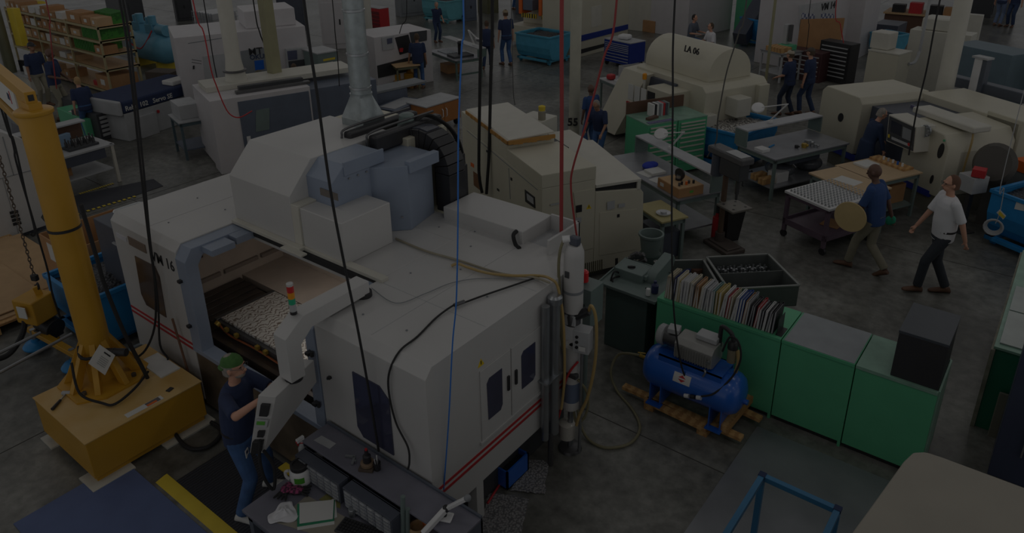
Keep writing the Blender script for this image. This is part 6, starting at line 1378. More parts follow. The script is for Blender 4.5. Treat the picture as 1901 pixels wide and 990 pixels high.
# workbench with riser in the middle right
g = G(1440, 297, .85)
tb2 = table('workbench', 'long steel workbench with raised shelf and white magnifier lamp in the middle right', g, math.radians(65), 1.98, 1.05, .85, SLV, GGREY, shelf=SLV)
bl(tb2, 'riser_shelf', mat('pale_grey_top', (176, 178, 182), .4), (0, 2.05, .78, 1.1, 1.17, 1.2), .004); bl(tb2, 'riser_end', GGREY, (0, .03, .78, 1.1, .85, 1.17)); bl(tb2, 'riser_end', GGREY, (2.02, 2.05, .78, 1.1, .85, 1.17))
bl(tb2, 'drawer_unit', DGREY, (.5, 1.3, .1, .6, .62, .82), .004)
bench_lamp('white magnifier lamp clamped on the raised shelf of the middle right workbench', onT(tb2, .75, .95, 1.2), math.radians(-20), .85)
for k, (x, y, c_, s) in enumerate(((1.0, .25, mat('brass', (190, 156, 60)), .05), (1.15, .3, STEEL, .07), (.85, .3, BLACK, .035), (1.2, .15, STEEL, .04))):
    m = MB(); q = V(onT(tb2, x, y, .85)); m.cyl(q, q+V((0, 0, s*1.6)), s, n=14); m.cyl(q+V((-s, 0, s)), q+V((s*1.6, 0, s)), s*.5, n=10); one('valve_part', m, c_, ['brass', 'larger steel', 'black', 'smaller steel'][k]+' valve part among the fittings on the middle right workbench', 'machined part', group='valve parts on the workbench')
bxt('blue_tool', 'flat blue tool lying under the shelf of the middle right workbench', tb2, .5, .6, .85, .2, .03, .02, BINB, 'tool', .3)
bxt('white_caddy', 'white plastic caddy at the left end of the middle right workbench', tb2, .15, .5, .85, .2, .22, .06, JW, 'caddy')
for k in range(2): bxt('wood_block', ['wood block on the lower shelf of the middle right workbench, nearer the leg', 'wood block on the lower shelf of the middle right workbench, behind the first'][k], tb2, .15+.05*k, .3+.25*k, .25, .3, .14, .12, WOOD, 'block')
for k in range(2):
    m = MB(); q = V(onT(tb2, .7+.75*k, .5, .25)); m.ell(q+V((0, 0, .14)), (.3, .28, .16), 14, 8); remesh(one('plastic_bag', m, mat('grey_plastic_bag', (96, 100, 108), .25, var=.4, scale=12, bump=.5), ['crumpled grey plastic bag under the middle right workbench, nearer end', 'crumpled grey plastic bag under the middle right workbench, far end'][k], 'bag', group='plastic bags under the workbench'), .03, 1)
bxt('white_tub', 'white plastic tub on the lower shelf of the middle right workbench', tb2, .45, .3, .25, .3, .25, .2, JW, 'tub')
# cart with rack
g = G(1540, 388, .84)
ct = thing('shop_cart', 'dull maroon shop cart carrying a rack of shiny parts', 'cart', (g.x, g.y, 0), math.radians(66))
for z in (.30, .80): bl(ct, 'cart_shelf', MAROON, (0, 1.15, 0, .88, z-.06, z), .006)
for z in (.30,): 
    for b in ((0, 1.15, 0, .015, z, z+.05), (0, 1.15, .865, .88, z, z+.05), (0, .015, 0, .88, z, z+.05), (1.135, 1.15, 0, .88, z, z+.05)): bl(ct, 'shelf_lip', MAROON, b)
for x, y in ((0, 0), (1.09, 0), (0, .82), (1.09, .82)):
    bl(ct, 'corner_post', MAROON, (x, x+.06, y, y+.06, .12, .8), .004)
    m = MB(); m.cyl((x+.01, y+.03, .06), (x+.05, y+.03, .06), .06, n=16); done('caster', m, BLACK, ct, local=True)
rk = thing('parts_rack', 'white perforated rack filled with small shiny parts on the maroon cart', 'rack', tuple(frame_of(ct) @ V((0, 0, .8))), math.radians(66))
bl(rk, 'rack_plate', JW, (-.02, 1.1, -.02, .9, .0, .04), .003)
m = MB()
for i in range(14):
    for j in range(12): m.cyl((.05+.075*i, .05+.07*j, .04), (.05+.075*i, .05+.07*j, .075), .022, .014, 6)
done('rack_parts', m, ALU, rk, local=True)['kind'] = 'stuff'
bxt('brown_pad', 'brown cardboard square on the lower shelf of the maroon cart', ct, .6, .35, .301, .35, .3, .012, CARD, 'cardboard', .3)
# wooden topped tables on the right
WT = mat('tan_table_top', (196, 166, 126), .6, var=.08)
g = G(1630, 339, .86); tw2 = table('packing_table', 'tan topped table below the lathe control panel, farther of the two', g, math.radians(62), 1.1, .95, .86, WT, GGREY, shelf=GGREY)
g = G(1598, 362, .86); tw1 = table('packing_table', 'tan topped table behind the maroon cart, nearer of the two', g, math.radians(62), .72, 1.15, .86, WT, GGREY, shelf=GGREY)
bxt('paper_stack', 'stack of white papers on the farther tan table', tw2, .5, .7, .86, .35, .28, .04, PAPER, 'papers')
bxt('paper_sheet', 'white sheet on the nearer tan table', tw1, .3, .55, .86, .28, .4, .004, PAPER, 'paper', .2, 0)
bxt('jagged_tray', 'yellowish notched tray of small parts at the back of the farther tan table', tw2, .95, .55, .86, .25, .75, .04, WOOD, 'tray')
for k in range(5):
    m = MB(); q = V(onT(tw2, .93, .3+.1*k, .90)); m.cyl(q, q+V((0, 0, .06)), .02, n=8); one('small_bottle', m, [JW, BLU, JW, LGREY, JW][k], 'tiny vial standing on the notched tray of the farther tan table', 'vial', group='tiny vials on the notched tray')
for k in range(2): bxt('brown_crate', ['brown crate on the lower shelf of the farther tan table, nearer the walker', 'brown crate on the lower shelf of the farther tan table, at its far end'][k], tw2, .3+.5*k, .45, .25, .4, .5, .35, CARD, 'crate')
# ---------------- right lathe with control ----------------
g = G(1733, 402)
rl = thing('lathe', 'large cream turning centre with slanted control panel on the right', 'lathe', (g.x, g.y, 0), math.radians(-36))
bl(rl, 'machine_plinth', mat('grey_plinth', (120, 118, 104), .6), (-3.0, 0, .05, 2.6, 0, .35))
bl(rl, 'blue_stripe', mat('deep_blue_stripe', (24, 44, 150), .5), (-3.2, -.2, -.005, .05, .30, .42))
m = MB(); m.prism([(-3.45, .42), (-2.25, .42), (-2.2, 1.5), (-2.3, 1.62), (-3.3, 1.62), (-3.42, 1.5)], 'y', 0, 1.7); done('headstock_cover', m, CREAM, rl, local=True, bev=.02)
bl(rl, 'door_recess', DGREY, (-2.25, -.9, .25, 1.5, .5, 1.45))
bl(rl, 'tinted_door', mat('purple_glass', (90, 86, 120), .1), (-1.9, -.9, .9, .92, .9, 1.5))
bl(rl, 'rear_enclosure', CREAM, (-2.3, .0, 1.5, 2.6, .35, 1.6), .02)
m = MB(); m.prism([(-1.0, .35), (0, .35), (.0, 1.30), (-.15, 1.52), (-1.0, 1.56)], 'y', 0, 1.5); done('front_enclosure', m, CREAM, rl, local=True, bev=.03)
bl(rl, 'sliding_cover', LCREAM, (-1.3, .1, .35, .75, 1.56, 1.68), .03)
bl(rl, 'rear_panel', CREAM, (-.7, .05, 1.5, 3.0, .35, 1.66), .02)
m = MB(); m.prism([(-.55, 0.0), (0, .0), (.0, .6), (-.3, .75)], 'z', .42, 1.0) if False else m.box(-.02, .0, .3, 1.2, .5, 1.2); done('side_door', m, LCREAM, rl, local=True, bev=.004)
def ovalp(cx0, cy0, rx, ry, sk=.25, n=16): return [(cx0+rx*math.cos(2*PI*i/n)-sk*ry*math.sin(2*PI*i/n), cy0+ry*math.sin(2*PI*i/n)) for i in range(n)]
for pix in (ovalp(1747, 280, 5.5, 14), ovalp(1730, 333, 3, 8)):
    ow_ = facepatch(rl, 'oval_window', BLACK, 1, 0, pix, .01)
facepatch(rl, 'green_sticker', GRN, 1, 0, [(1751, 259), (1755, 259), (1755, 263), (1751, 263)], .006)
facepatch(rl, 'oval_window', BLACK, 1, 0, ovalp(1561, 218, 5, 8, .1), .01)
# control panel
c0_ = onf(rl, 1, -.25, 1650, 212); c1_ = onf(rl, 1, -.25, 1702, 236); c2_ = onf(rl, 1, -.25, 1697, 284); c3_ = onf(rl, 1, -.25, 1645, 262)
m = MB(); off = V((.08, .35, .02)); m.loft([[tuple(p) for p in (c3_, c2_, c1_, c0_)], [tuple(p+off) for p in (c3_, c2_, c1_, c0_)]]); cpn = done('control_console', m, LCREAM, rl, local=True, bev=.01)
def cpt(s, t): return c0_.lerp(c1_, s).lerp(c3_.lerp(c2_, s), t)
def cpatch(nm, mt, s0, s1, t0, t1, th, par=cpn):
    m = MB(); q = [cpt(s0, t1), cpt(s1, t1), cpt(s1, t0), cpt(s0, t0)]; m.loft([[tuple(p) for p in q], [tuple(p+V((0, -th, 0))) for p in q]]); return done(nm, m, mt, par, local=True)
cpatch('panel_face', CHAR, .04, .96, .05, .95, .01); cpatch('screen', mat('dark_screen', (30, 32, 44), .15), .14, .5, .16, .58, .016); cpatch('keypad', MGREY, .56, .85, .2, .62, .014); cpatch('button_row', LGREY, .2, .9, .74, .84, .014); cpatch('stop_button', RED, .8, .88, .7, .8, .03); cpatch('lamp_button', YELD, .08, .13, .7, .82, .02)
q = onf(rl, 1, -.1, 1718, 243); m = MB()
for k in range(9): a = 2*PI*k/9; m.tube([V((q.x+.09*math.cos(a), q.y, q.z+.09*math.sin(a))), V((q.x+.11*math.cos(a+.3), q.y-.05, q.z+.11*math.sin(a+.3)))], .01, 5, False)
m.lathe([(.02, 0), (.11, 0), (.11, .03), (.02, .03)], tuple(q), 20, (0, 1, 0)); done('tool_turret', m, STEEL, rl, local=True)
m = MB(); m.tube([(-.3, .6, 1.58), (-.1, .5, 1.62), (.03, .45, 1.45), (.04, .4, .9), (.03, .4, .5)], .018); done('yellow_hose', m, YH, rl, local=True)
hose('drop_cable', 'black cable hanging diagonally down to the right lathe control panel', 'cable', (-2.3, 14.2), [(1745, 0), (1735, 50), (1720, 130), (1703, 200), (1692, 260), (1687, 288)], .014, RUBBER)
# machine behind: tall white enclosure, conveyor box, teal cabinet
def B(name, label, cat, pxb, rz, w, d, h, mt, bev=.012, z0=0, plinth=True):
    g = pxb if isinstance(pxb, V) else G(*pxb); t = thing(name, label, cat, (g.x, g.y, 0), rz)
    bl(t, 'body', mt, (0, w, 0, d, z0+(.06 if plinth else 0), z0+h), bev)
    if plinth: bl(t, 'plinth', BLACK, (.04, w-.04, .04, d-.04, 0, .06))
    return t
def qb(name, label, cat, mt, base, top, Lp, Rp, main='R', bev=.012, group=None, z0=.0, part='body', gz=0):
    N = G(*base); h = HT(N, *top); l, r = G(*Lp, h), G(*Rp, h)
    if main == 'R': a = math.atan2(r.y-N.y, r.x-N.x); w = math.hypot(r.x-N.x, r.y-N.y); d = abs(-(l.x-N.x)*math.sin(a)+(l.y-N.y)*math.cos(a))
    else: a = math.atan2(l.y-N.y, l.x-N.x)-PI/2; d = math.hypot(l.x-N.x, l.y-N.y); w = abs((r.x-N.x)*math.cos(a)+(r.y-N.y)*math.sin(a))
    t = thing(name, label, cat, (N.x, N.y, 0), a, group); t['dims'] = (w, d, h)
    if mt: bl(t, part, mt, (0, w, 0, d, z0, h), bev)
    return t, w, d, h
wm, *_ = qb('machine_enclosure', 'tall white machine enclosure behind the right lathe with blue stripes', 'machine', LCREAM, (1779, 178), (1797, 66), (1690, 54), (1812, 60), main='L')
bl(wm, 'roof_hood', LCREAM, (.1, .8, wm['dims'][1]*.35, wm['dims'][1]*.85, wm['dims'][2], wm['dims'][2]+.35), .05)
ws, *_ = qb('striped_panel', 'white machine panel with blue stripes behind the tall white enclosure', 'machine', LCREAM, (1806, 112), (1812, 28), (1768, 24), (1818, 26), main='L')
facepatch(ws, 'blue_stripe', BLU, 0, 0, [(1769, 31), (1788, 31), (1788, 35), (1769, 35)]); facepatch(ws, 'cyan_stripe', BINB, 0, 0, [(1769, 35), (1788, 35), (1788, 38), (1769, 38)])
w2, cw, cd_, chh = qb('chiller_box', 'cream boxy unit with lid standing left of the tall white enclosure', 'machine unit', CREAM, (1652, 195), (1660, 103), (1617, 93), (1693, 97))
bl(w2, 'unit_lid', LCREAM, (-.01, cw+.01, -.01, cd_+.01, chh, chh+.04), .005)
bl(w2, 'conduit_box', LCREAM, (cw*.25, cw*.95, cd_*.5, cd_*1.1, chh+.04, chh+.5), .03)
m = MB(); m.tube([(cw-.1, -.02, chh-.3), (cw+.15, -.05, chh-.28), (cw+.3, -.05, chh-.05), (cw+.33, -.05, chh+.5), (cw+.33, -.05, 6.5)], .04); done('conduit_pipe', m, LGREY, w2, local=True)
tl_ = B('teal_cabinet', 'blue grey steel cabinet behind the measuring bridge at the right', 'cabinet', V((-1.3, 20.3, 0)), math.radians(60), .9, 1.6, 1.9, mat('teal_grey', (84, 106, 118), .5))
ol_ = B('olive_cabinet', 'olive green control cabinet at the far right edge', 'cabinet', V((-.35, 20.6, 0)), math.radians(60), 1.0, .6, 1.9, mat('olive_paint', (98, 98, 66), .55))
cm = thing('measuring_machine', 'white and charcoal bridge measuring machine at the right', 'measuring machine', (-1.6, 18.0, 0), math.radians(-30))
bl(cm, 'granite_base', LGREY, (-1.0, .9, 0, 1.0, 0, .8), .02)
for x in (-.95, .75): bl(cm, 'bridge_leg', JW, (x, x+.18, .3, .55, .8, 1.45), .03)
bl(cm, 'bridge_beam', mat('slate_beam', (72, 80, 92), .4), (-1.0, .95, .3, .55, 1.4, 1.62), .02)
bl(cm, 'carriage_column', JW, (-.4, -.22, .22, .34, 1.1, 2.15), .02); bl(cm, 'column_side', mat('slate_beam', (72, 80, 92), .4), (-.22, -.12, .24, .4, 1.1, 2.13), .01)
bl(cm, 'column_top', LGREY, (-.45, -.1, .2, .42, 2.13, 2.17)); 
for k in range(3): m = MB(); m.cyl((-.5+.18*k, .15, .8), (-.5+.18*k, .15, .98), .05, .01, 10); done('stylus_holder', m, BLACK, cm, local=True)
# big blue bin at the right edge
bn3 = tip_bin('chip_bin', 'large bright blue tipping bin at the right edge', -.9, .9, -.75, .75, .95, BINB, CHIPS, rz=math.radians(-28), loc=(.45, 13.9, 0))
M3 = frame_of(bn3)
facepatch(bn3, 'bin_sign', PAPER, 1, -.76, [(1888, 372), (1901, 375), (1901, 392), (1883, 388)], .004)
tg = thing('paper_tag', 'yellow striped paper tag hanging on a cord in front of the large blue bin', 'tag', tuple(PV((-.35, 13.1), 1858, 398)))
for k, (pp, mt) in enumerate((([(1850, 395), (1856, 389), (1868, 401), (1862, 408)], PAPER), ([(1853, 398), (1856, 392), (1866, 403), (1863, 406)], YELD))):
    q = [PV((-.35-.003*0, 13.1-.02*k), *p_) for p_ in pp]; m = MB(); m.loft([[tuple(p_) for p_ in q], [tuple(p_+V((0, .003, 0))) for p_ in q]]); done(['tag_sheet', 'yellow_stripe'][k], m, mt, tg)
hose('tag_cord', 'thin cord hanging from above to the coiled hose on the large blue bin', 'cord', (-.35, 13.15), [(1868, 300), (1864, 350), (1856, 395), (1848, 415)], .006, LGREY)
m = MB(); q = PV((-.38, 13.2), 1844, 422)
for k in range(3): m.tube([q+V((.13*math.cos(a)*(1-.1*k), .03*k, .13*math.sin(a)*(1-.12*k))) for a in [2*PI*i/16 for i in range(17)]], .016, 7, False)
one('coiled_hose', m, LGREY, 'coiled pale hose hanging on the large blue bin', 'hose')
# units beside the blue bin
bx_ = thing('electrical_unit', 'light grey box on a stand between the right lathe and the large blue bin', 'electrical box', (-.98, 13.75, 0), math.radians(54))
bl(bx_, 'box_body', LGREY, (0, .32, 0, .32, .76, 1.05), .01); bl(bx_, 'stand_post', DSTEEL, (.12, .2, .12, .2, .02, .76)); bl(bx_, 'stand_foot', DSTEEL, (.02, .3, .02, .3, 0, .02))
m = MB(); q = G(1843, 330, .9); m.lathe([(.02, 0), (.34, 0), (.36, .06), (.3, .12), (.02, .12)], (q.x, q.y, 1.15), 28, (-.4, -1, .3)); m.box(q.x-.1, q.x+.2, q.y, q.y+.3, 0, 1.0); one('round_fan', m, mat('dark_round_fan', (70, 66, 60), .5), 'dark round fan housing standing beside the large blue bin', 'fan')
gb2 = B('gray_cabinet', 'grey bench unit with orange box at the right edge', 'bench', V((-.35, 14.8, 0)), math.radians(54), .6, .5, .95, MGREY)
bl(gb2, 'orange_box', ORANGE, (-.02, .25, .0, .28, .95, 1.15), .01); bl(gb2, 'white_box', JW, (.3, .55, .1, .3, .95, 1.1), .01)
m = MB(); q = onT(bx_, .1, .1, 1.06); m.box(q[0]-.05, q[0]+.15, q[1]-.1, q[1]+.1, q[2], q[2]+.14); one('red_box', m, RED, 'small red box on the light grey box stand', 'box', bev=.01)
# ---------------- columns ----------------
c55 = thing('round_column', 'white round column marked 55 in black digits', 'column', tuple(G(1065, 262)))
q = G(1065, 262); m = MB(); m.cyl((q.x, q.y, 0), (q.x, q.y, 7.2), .125, n=28); done('column_shaft', m, mat('offwhite_column', (188, 186, 168), .5), c55)
vd = V((q.x, q.y, 0)).normalized(); rt_ = V((vd.y, -vd.x, 0)); zt = HT(q, 1065, 230)
text('lettering', '55', .26, tuple(q-vd*.135-rt_*.16+V((0, 0, zt))), tuple(rt_), (0, 0, 1), LETT, c55, ext=.05)
q = G(528, 268); sc = thing('steel_column', 'beige steel beam column standing behind the large machine', 'column', (q.x, q.y, 0), math.radians(0))
BEI = mat('beige_beam_paint', (150, 146, 108), .55)
bl(sc, 'web', BEI, (-.01, .01, -.10, .10, 0, 7.2)); bl(sc, 'flange', BEI, (-.11, .09, -.12, -.10, 0, 7.2)); bl(sc, 'flange', BEI, (-.11, .09, .10, .12, 0, 7.2)); bl(sc, 'side_conduit', BEI, (.09, .11, -.12, .12, 0, 7.2))
bl(sc, 'flange_bracket', BEI, (-.2, .0, -.18, -.12, 1.62, 1.68))
for (px, py, r, lb, mt, btm) in ((1728, 190, .17, 'white round column rising from a base between the right lathe and the white enclosure', LCREAM, (1728, 215)), (1418, 140, .04, 'thin beige pipe rising behind the lathe with the arched cover', BEI, (1418, 160)), (690, 68, .12, 'white pipe column behind the exhaust duct', LCREAM, (690, 70))):
    q = G(px, py+95 if px == 1728 else py+40)
    t = thing('pipe_column', lb, 'column', (q.x, q.y, 0)); m = MB(); m.cyl((q.x, q.y, 0), (q.x, q.y, 7.2), r, n=20); done('shaft', m, mt, t)
    m = MB(); m.cyl((q.x, q.y, 0), (q.x, q.y, .03), r*1.8, n=20); done('base_flange', m, mt, t)
# ---------------- background machines, benches and people ----------------
MTW = mat('machine_white', (200, 196, 198), .45, var=.06)
# shelving with boxes at the far left
N = G(208, 178); sx0, sy0 = N.x, N.y; SH = 2.02
sh = thing('shelving_unit', 'long beige shelving unit stacked with brown boxes and green pads at the far left', 'shelving', (sx0, sy0, 0), 0)
BSH = mat('beige_shelf_paint', (176, 162, 116), .55)
lv = [.12]+[HT(N, px, py) for px, py in ((201, 130), (194, 103), (188, 77), (183, 51))]
Wd, Dp = 6.6, 1.0
for x in (-Wd, -4.3, -2.1, -.05):
    for y in (0, Dp-.05): bl(sh, 'upright', BSH, (x, x+.05, y, y+.05, 0, lv[4]+.04))
for z in lv: bl(sh, 'shelf_board', WOODL, (-Wd, 0, 0, Dp, z-.03, z)); bl(sh, 'shelf_beam', BSH, (-Wd, 0, -.01, .02, z-.07, z)); bl(sh, 'shelf_beam', BSH, (-.02, .0, 0, Dp, z-.07, z))
GP = mat('bright_green_pads', (48, 132, 34), .7, rgb2=(30, 96, 24), kind='wave', scale=6, bump=.6)
rs = random.Random(21); nb = 0
def sbox(x0, x1, y0, y1, z, h, mt, label, nm='storage_box', flap=False):
    t = thing(nm, label, 'box', (sx0+(x0+x1)/2, sy0+(y0+y1)/2, z), 0, 'boxes on the beige shelving')
    w, d = (x1-x0)/2, (y1-y0)/2
    bl(t, 'box_body', mt, (-w, w, -d, d, 0, h), .005)
    if mt is not PAPER: bl(t, 'box_label', PAPER, (-w*.35, w*.25, -d-.004, -d, h*.3, h*.7))
    return t
names = ['top', 'second', 'third', 'fourth', 'bottom']
for li, z in enumerate(lv[::-1]):
    x = -Wd+.1; k = 0
    while x < -2.4:
        w_ = rs.uniform(.25, .55); h_ = rs.uniform(.16, .30)
        if li >= 3 and rs.random() < .5: x += w_+.2; continue
        c_ = rs.choice([CARD, CARDL, CARDL, PAPER, CARD])
        sbox(x, x+w_, .05, .6, z, h_, c_, '%s box on the %s shelf of the beige shelving, left part' % ('white' if c_ is PAPER else 'brown', names[li])); x += w_+rs.uniform(.02, .15)
for li, (z, items) in enumerate(zip(lv[::-1], ([(-1.95, -1.1, CARD, .30), (-1.0, -.45, CARD, .24), (-.42, -.06, CARDL, .24)], [(-1.9, -1.3, CARDL, .2)], [(-.55, -.08, CARD, .24)], [], [(-.9, -.06, CARD, .42)]))):
    for (x0, x1, c_, h_) in items: sbox(x0, x1, .04, .9 if li == 4 else .5, z, h_, c_, 'brown cardboard box on the %s shelf at the near end of the beige shelving' % names[li])
for li, (x0, x1) in enumerate(((-1.2, -.1), (-1.2, -.1), (-1.9, -.6))):
    z = lv[::-1][li]+.005
    t = thing('green_pads', 'stack of bright green ribbed pads on the %s shelf of the beige shelving' % names[li], 'pads', (sx0+(x0+x1)/2, sy0+.6, z))
    m = MB(); n_ = 12
    for k in range(n_): xx = x0+(x1-x0)*k/n_; m.hexa([(sx0+xx, sy0+(.5 if li == 0 else .06), z), (sx0+xx+.07, sy0+(.5 if li == 0 else .06), z), (sx0+xx+.07, sy0+.9, z), (sx0+xx, sy0+.9, z), (sx0+xx+.03, sy0+(.5 if li == 0 else .06), z+.30), (sx0+xx+.09, sy0+(.5 if li == 0 else .06), z+.30), (sx0+xx+.09, sy0+.9, z+.34), (sx0+xx+.03, sy0+.9, z+.34)])
    done('pads', m, GP, t)['kind'] = 'stuff'
m = MB(); q = G(160, 165, .12); m.box(sx0-1.3, sx0-.9, sy0+.1, sy0+.5, .12, .28); one('red_toolbox', m, RED, 'red toolbox on the bottom shelf of the beige shelving', 'toolbox', bev=.02)
m = MB(); m.box(sx0-6.9, sx0-5.4, sy0+.3, sy0+.9, lv[4]+.0, lv[4]+.22); one('yellow_bag', m, YELD, 'yellow flat bag on top of the beige shelving at its far end', 'bag', bev=.08)
# turquoise tank
tk = thing('air_receiver', 'large turquoise horizontal air tank with pumps on top behind the shelving', 'air tank', tuple(G(295, 128)))
q = G(295, 125); tx, ty2 = q.x, q.y; a0 = G(262, 95, .6); a1 = G(325, 110, .6)
TQ = mat('sky_turquoise', (90, 160, 190), .4, var=.12)
ax_ = V((a1.x-a0.x, a1.y-a0.y, 0)).normalized(); L_ = 2.4; st_ = V((tx, ty2, .72))-ax_*1.3
m = MB(); m.lathe([(.02, 0), (.3, .05), (.46, .2), (.5, .4), (.5, L_-.4), (.46, L_-.2), (.3, L_-.05), (.02, L_)], tuple(st_), 30, tuple(ax_)); done('tank_shell', m, TQ, tk)
for s in (.5, 1.9):
    m = MB(); c = st_+ax_*s; m.obox((c.x, c.y, .15), (.12, .7, .3), math.atan2(ax_.y, ax_.x)); done('yellow_foot', m, YELD, tk)
for s in (.5, 1.35):
    c = st_+ax_*s+V((0, 0, .62)); m = MB(); m.obox(c, (.35, .3, .3), .2); m.cyl(c+V((.1, 0, .1)), c+V((.1, 0, .42)), .13); m.cyl(c-V((.2, 0, -.05)), c+V((-.2, .0, .35)), .08); done('pump_head', m, TQ, tk, bev=.02)
m = MB(); c = st_+ax_*1.8+V((0, 0, .62)); m.cyl(c, c+ax_*.5, .18, n=20); done('motor', m, TQ, tk)
m = MB(); c = st_+ax_*.7; m.tube([c+V((-.3, -.3, .5)), c+V((-.1, -.5, .2)), c+V((.5, -.5, .0)), c+V((.9, -.45, .2)), c+V((1.0, -.2, .6))], .025); done('red_hose', m, RED, tk)
m = MB(); m.obox(st_+ax_*.35+V((.1, -.42, .3)), (.3, .02, .2), 0); done('yellow_plate', m, YELD, tk)
q = G(300, 172); t, *_ = qb('crate', 'dark brown lidded crate on the floor beyond the bar feeder', 'crate', mat('dark_brown_crate', (66, 54, 44), .7), (322, 175), (322, 135), (284, 128), (336, 128))
# IBC tote
q = V((-28.5, 18.5, 0)); q = G(408, 78)
t = thing('liquid_tote', 'white caged liquid tote on a blue pallet behind the white machine', 'liquid tank', (q.x, q.y, 0), 0)
bl(t, 'tote_pallet', BLU, (-.7, .7, -.6, .6, 0, .16)); bl(t, 'tank_bottle', mat('translucent_white', (172, 172, 174), .3), (-.64, .64, -.54, .54, .2, 1.2), .08)
m = MB()
for k in range(8):
    x = -.68+.194*k; m.cyl((x, -.58, .16), (x, -.58, 1.25), .012, n=6)
for k in range(6): z = .25+.19*k; m.cyl((-.68, -.585, z), (.68, -.585, z), .012, n=6); m.cyl((.68, -.58, z), (.68, .58, z), .012, n=6)
done('wire_cage', m, STEEL, t, local=True)
# MT 02 turning centre
mt_, w_, d_, h_ = qb('turning_centre', 'white turning centre marked MT 02 behind the bar feeder', 'machine', MTW, (352, 232), (328, 70), (318, 68), (566, 48))
FR_ = frame_of(mt_)
facepatch(mt_, 'grey_panel', MGREY, 1, 0, [(446, 95), (490, 88), (505, 160), (458, 168)], .01)
facepatch(mt_, 'blue_graphic', BLU, 1, -.01, [(472, 113), (489, 111), (491, 128), (474, 131)], .004)
facepatch(mt_, 'dark_window', GLASSD, 1, 0, [(350, 83), (369, 80), (370, 110), (350, 112)], .006) if False else None
facepatch(mt_, 'panel_line', MGREY, 1, 0, [(349, 80), (412, 70), (412, 71.5), (349, 81.5)], .003)
facepatch(mt_, 'door_edge', DSTEEL, 1, 0, [(414, 66), (417, 66), (431, 96), (428, 97)], .006)
facepatch(mt_, 'lower_door', LGREY, 1, 0, [(376, 105), (432, 97), (440, 170), (384, 180)], .01, bev=.004)
facepatch(mt_, 'handle', BLACK, 1, 0, [(358, 122), (361, 121.5), (361, 128), (358, 128.5)], .02)
for dy in (0, 5): facepatch(mt_, 'stripe', DSTEEL, 1, 0, [(356, 110+dy), (374, 113+dy), (374, 114+dy), (356, 111+dy)], .003)
bl(mt_, 'raised_roof', MTW, (w_*.55, w_*.95, .3, d_+.6 if d_ > .3 else 1.5, h_, h_+.45), .02)
bl(mt_, 'roof_body', MTW, (0, w_, d_, 1.9, .1, h_), .01)
q = onf(mt_, 1, -.015, 462, 103); xx = FR_.to_3x3() @ V((1, 0, 0))
text('lettering', 'MT 02', .26, tuple(FR_ @ q), tuple(xx), (0, 0, 1), LETT, mt_, ext=.01)
q = onf(mt_, 1, -.015, 464, 111); text('lettering', 'OKUMA', .17, tuple(FR_ @ q), tuple(xx), (0, 0, 1), NAVY, mt_, ext=.01)
facepatch(mt_, 'control_panel', LGREY, 1, 0, [(529, 90), (575, 86), (577, 125), (532, 130)], .12, bev=.01)
facepatch(mt_, 'control_screen', mat('screen_blue', (80, 84, 110), .2), 1, -.12, [(533, 95), (551, 93), (552, 110), (535, 112)], .01)
facepatch(mt_, 'control_keys', CHAR, 1, -.12, [(535, 114), (565, 110), (566, 122), (537, 127)], .01)
# grey headed lathe with long white cover (in front of MT 02)
gl, w2_, d2_, h2_ = qb('lathe', 'white and slate lathe behind the large milling machine with tool rack on top', 'lathe', MTW, (412, 325), (374, 190), (366, 180), (575, 160))
FR2 = frame_of(gl)
bl(gl, 'slate_side', SLATE, (.55, w2_*.98, -.02, 0, .15, h2_-.1), .004); bl(gl, 'slate_body', SLATE, (w2_, w2_+1.6, .1, 1.5, .1, h2_-.1), .01); bl(gl, 'top_cover', LCREAM, (.1, w2_+1.3, .7, 1.5, h2_, h2_+.12), .01)
bl(gl, 'rear_body', MTW, (0, w2_, d2_, 1.7, .1, h2_), .01)
facepatch(gl, 'olive_panel', GGREY, 1, -.02, [(475, 205), (500, 200), (500, 240), (475, 245)], .01)
bl(gl, 'tool_rail', DSTEEL, (.6, 2.2, .2, .35, h2_, h2_+.06), .004)
bl(gl, 'parts_carrier', CHAR, (.7, 2.1, .36, .5, h2_, h2_+.12), .01)
bl(gl, 'latch', JW, (.62, .7, -.03, -.02, .6, .75))
hose('red_air_line', 'red air line hanging down in a loop over the slate lathe', 'hose', (-12.2, 8.0), [(358, 0), (378, 60), (392, 130), (402, 160), (416, 195), (428, 213), (445, 218), (468, 206)], .012, RED)
# bar feeder
bf, wb_, db_, hb_ = qb('bar_feeder', 'long white bar feeder with dark blue cover lettered 102 Servo SE', 'machine', LGREY, (241, 263), (236, 212), (214, 184), (385, 166), z0=.0)
bl(bf, 'blue_cover', NAVY, (.0, wb_*1.0, -.01, db_*.98, hb_, hb_+.30), .06, seg=3); bl(bf, 'cover_edge', LGREY, (-.1, .0, -.01, db_, hb_-.05, hb_+.33), .05)
Fb = frame_of(bf); xb = Fb.to_3x3() @ V((1, 0, 0))
text('lettering', 'Rebo 102   Servo SE', .165, tuple(Fb @ V((.05, -.02, hb_+.07))), tuple(xb), (0, 0, 1), PAPER, bf, ext=.01)
bl(bf, 'support_leg', LGREY, (.3, .8, -.1, .0, 0, hb_*.8), .01); bl(bf, 'cover_box', PAPER, (wb_*.62, wb_*.9, .1, .5, hb_+.3, hb_+.42), .03)
bl(bf, 'lever', RED, (.9, .95, -.04, 0, hb_*.7, hb_*.8))
# teal legged table with box
N = G(345, 300); h = HT(N, 340, 228)
tt = table('work_table', 'small teal legged table beside the bar feeder', (N.x, N.y), math.radians(75), .9, .9, max(h, .7), LGREY, mat('teal_legs', (70, 92, 100), .5), shelf=SLATE)
bl(tt, 'instrument_box', LGREY, (.1, .55, .2, .9, max(h, .7), max(h, .7)+.32), .01)
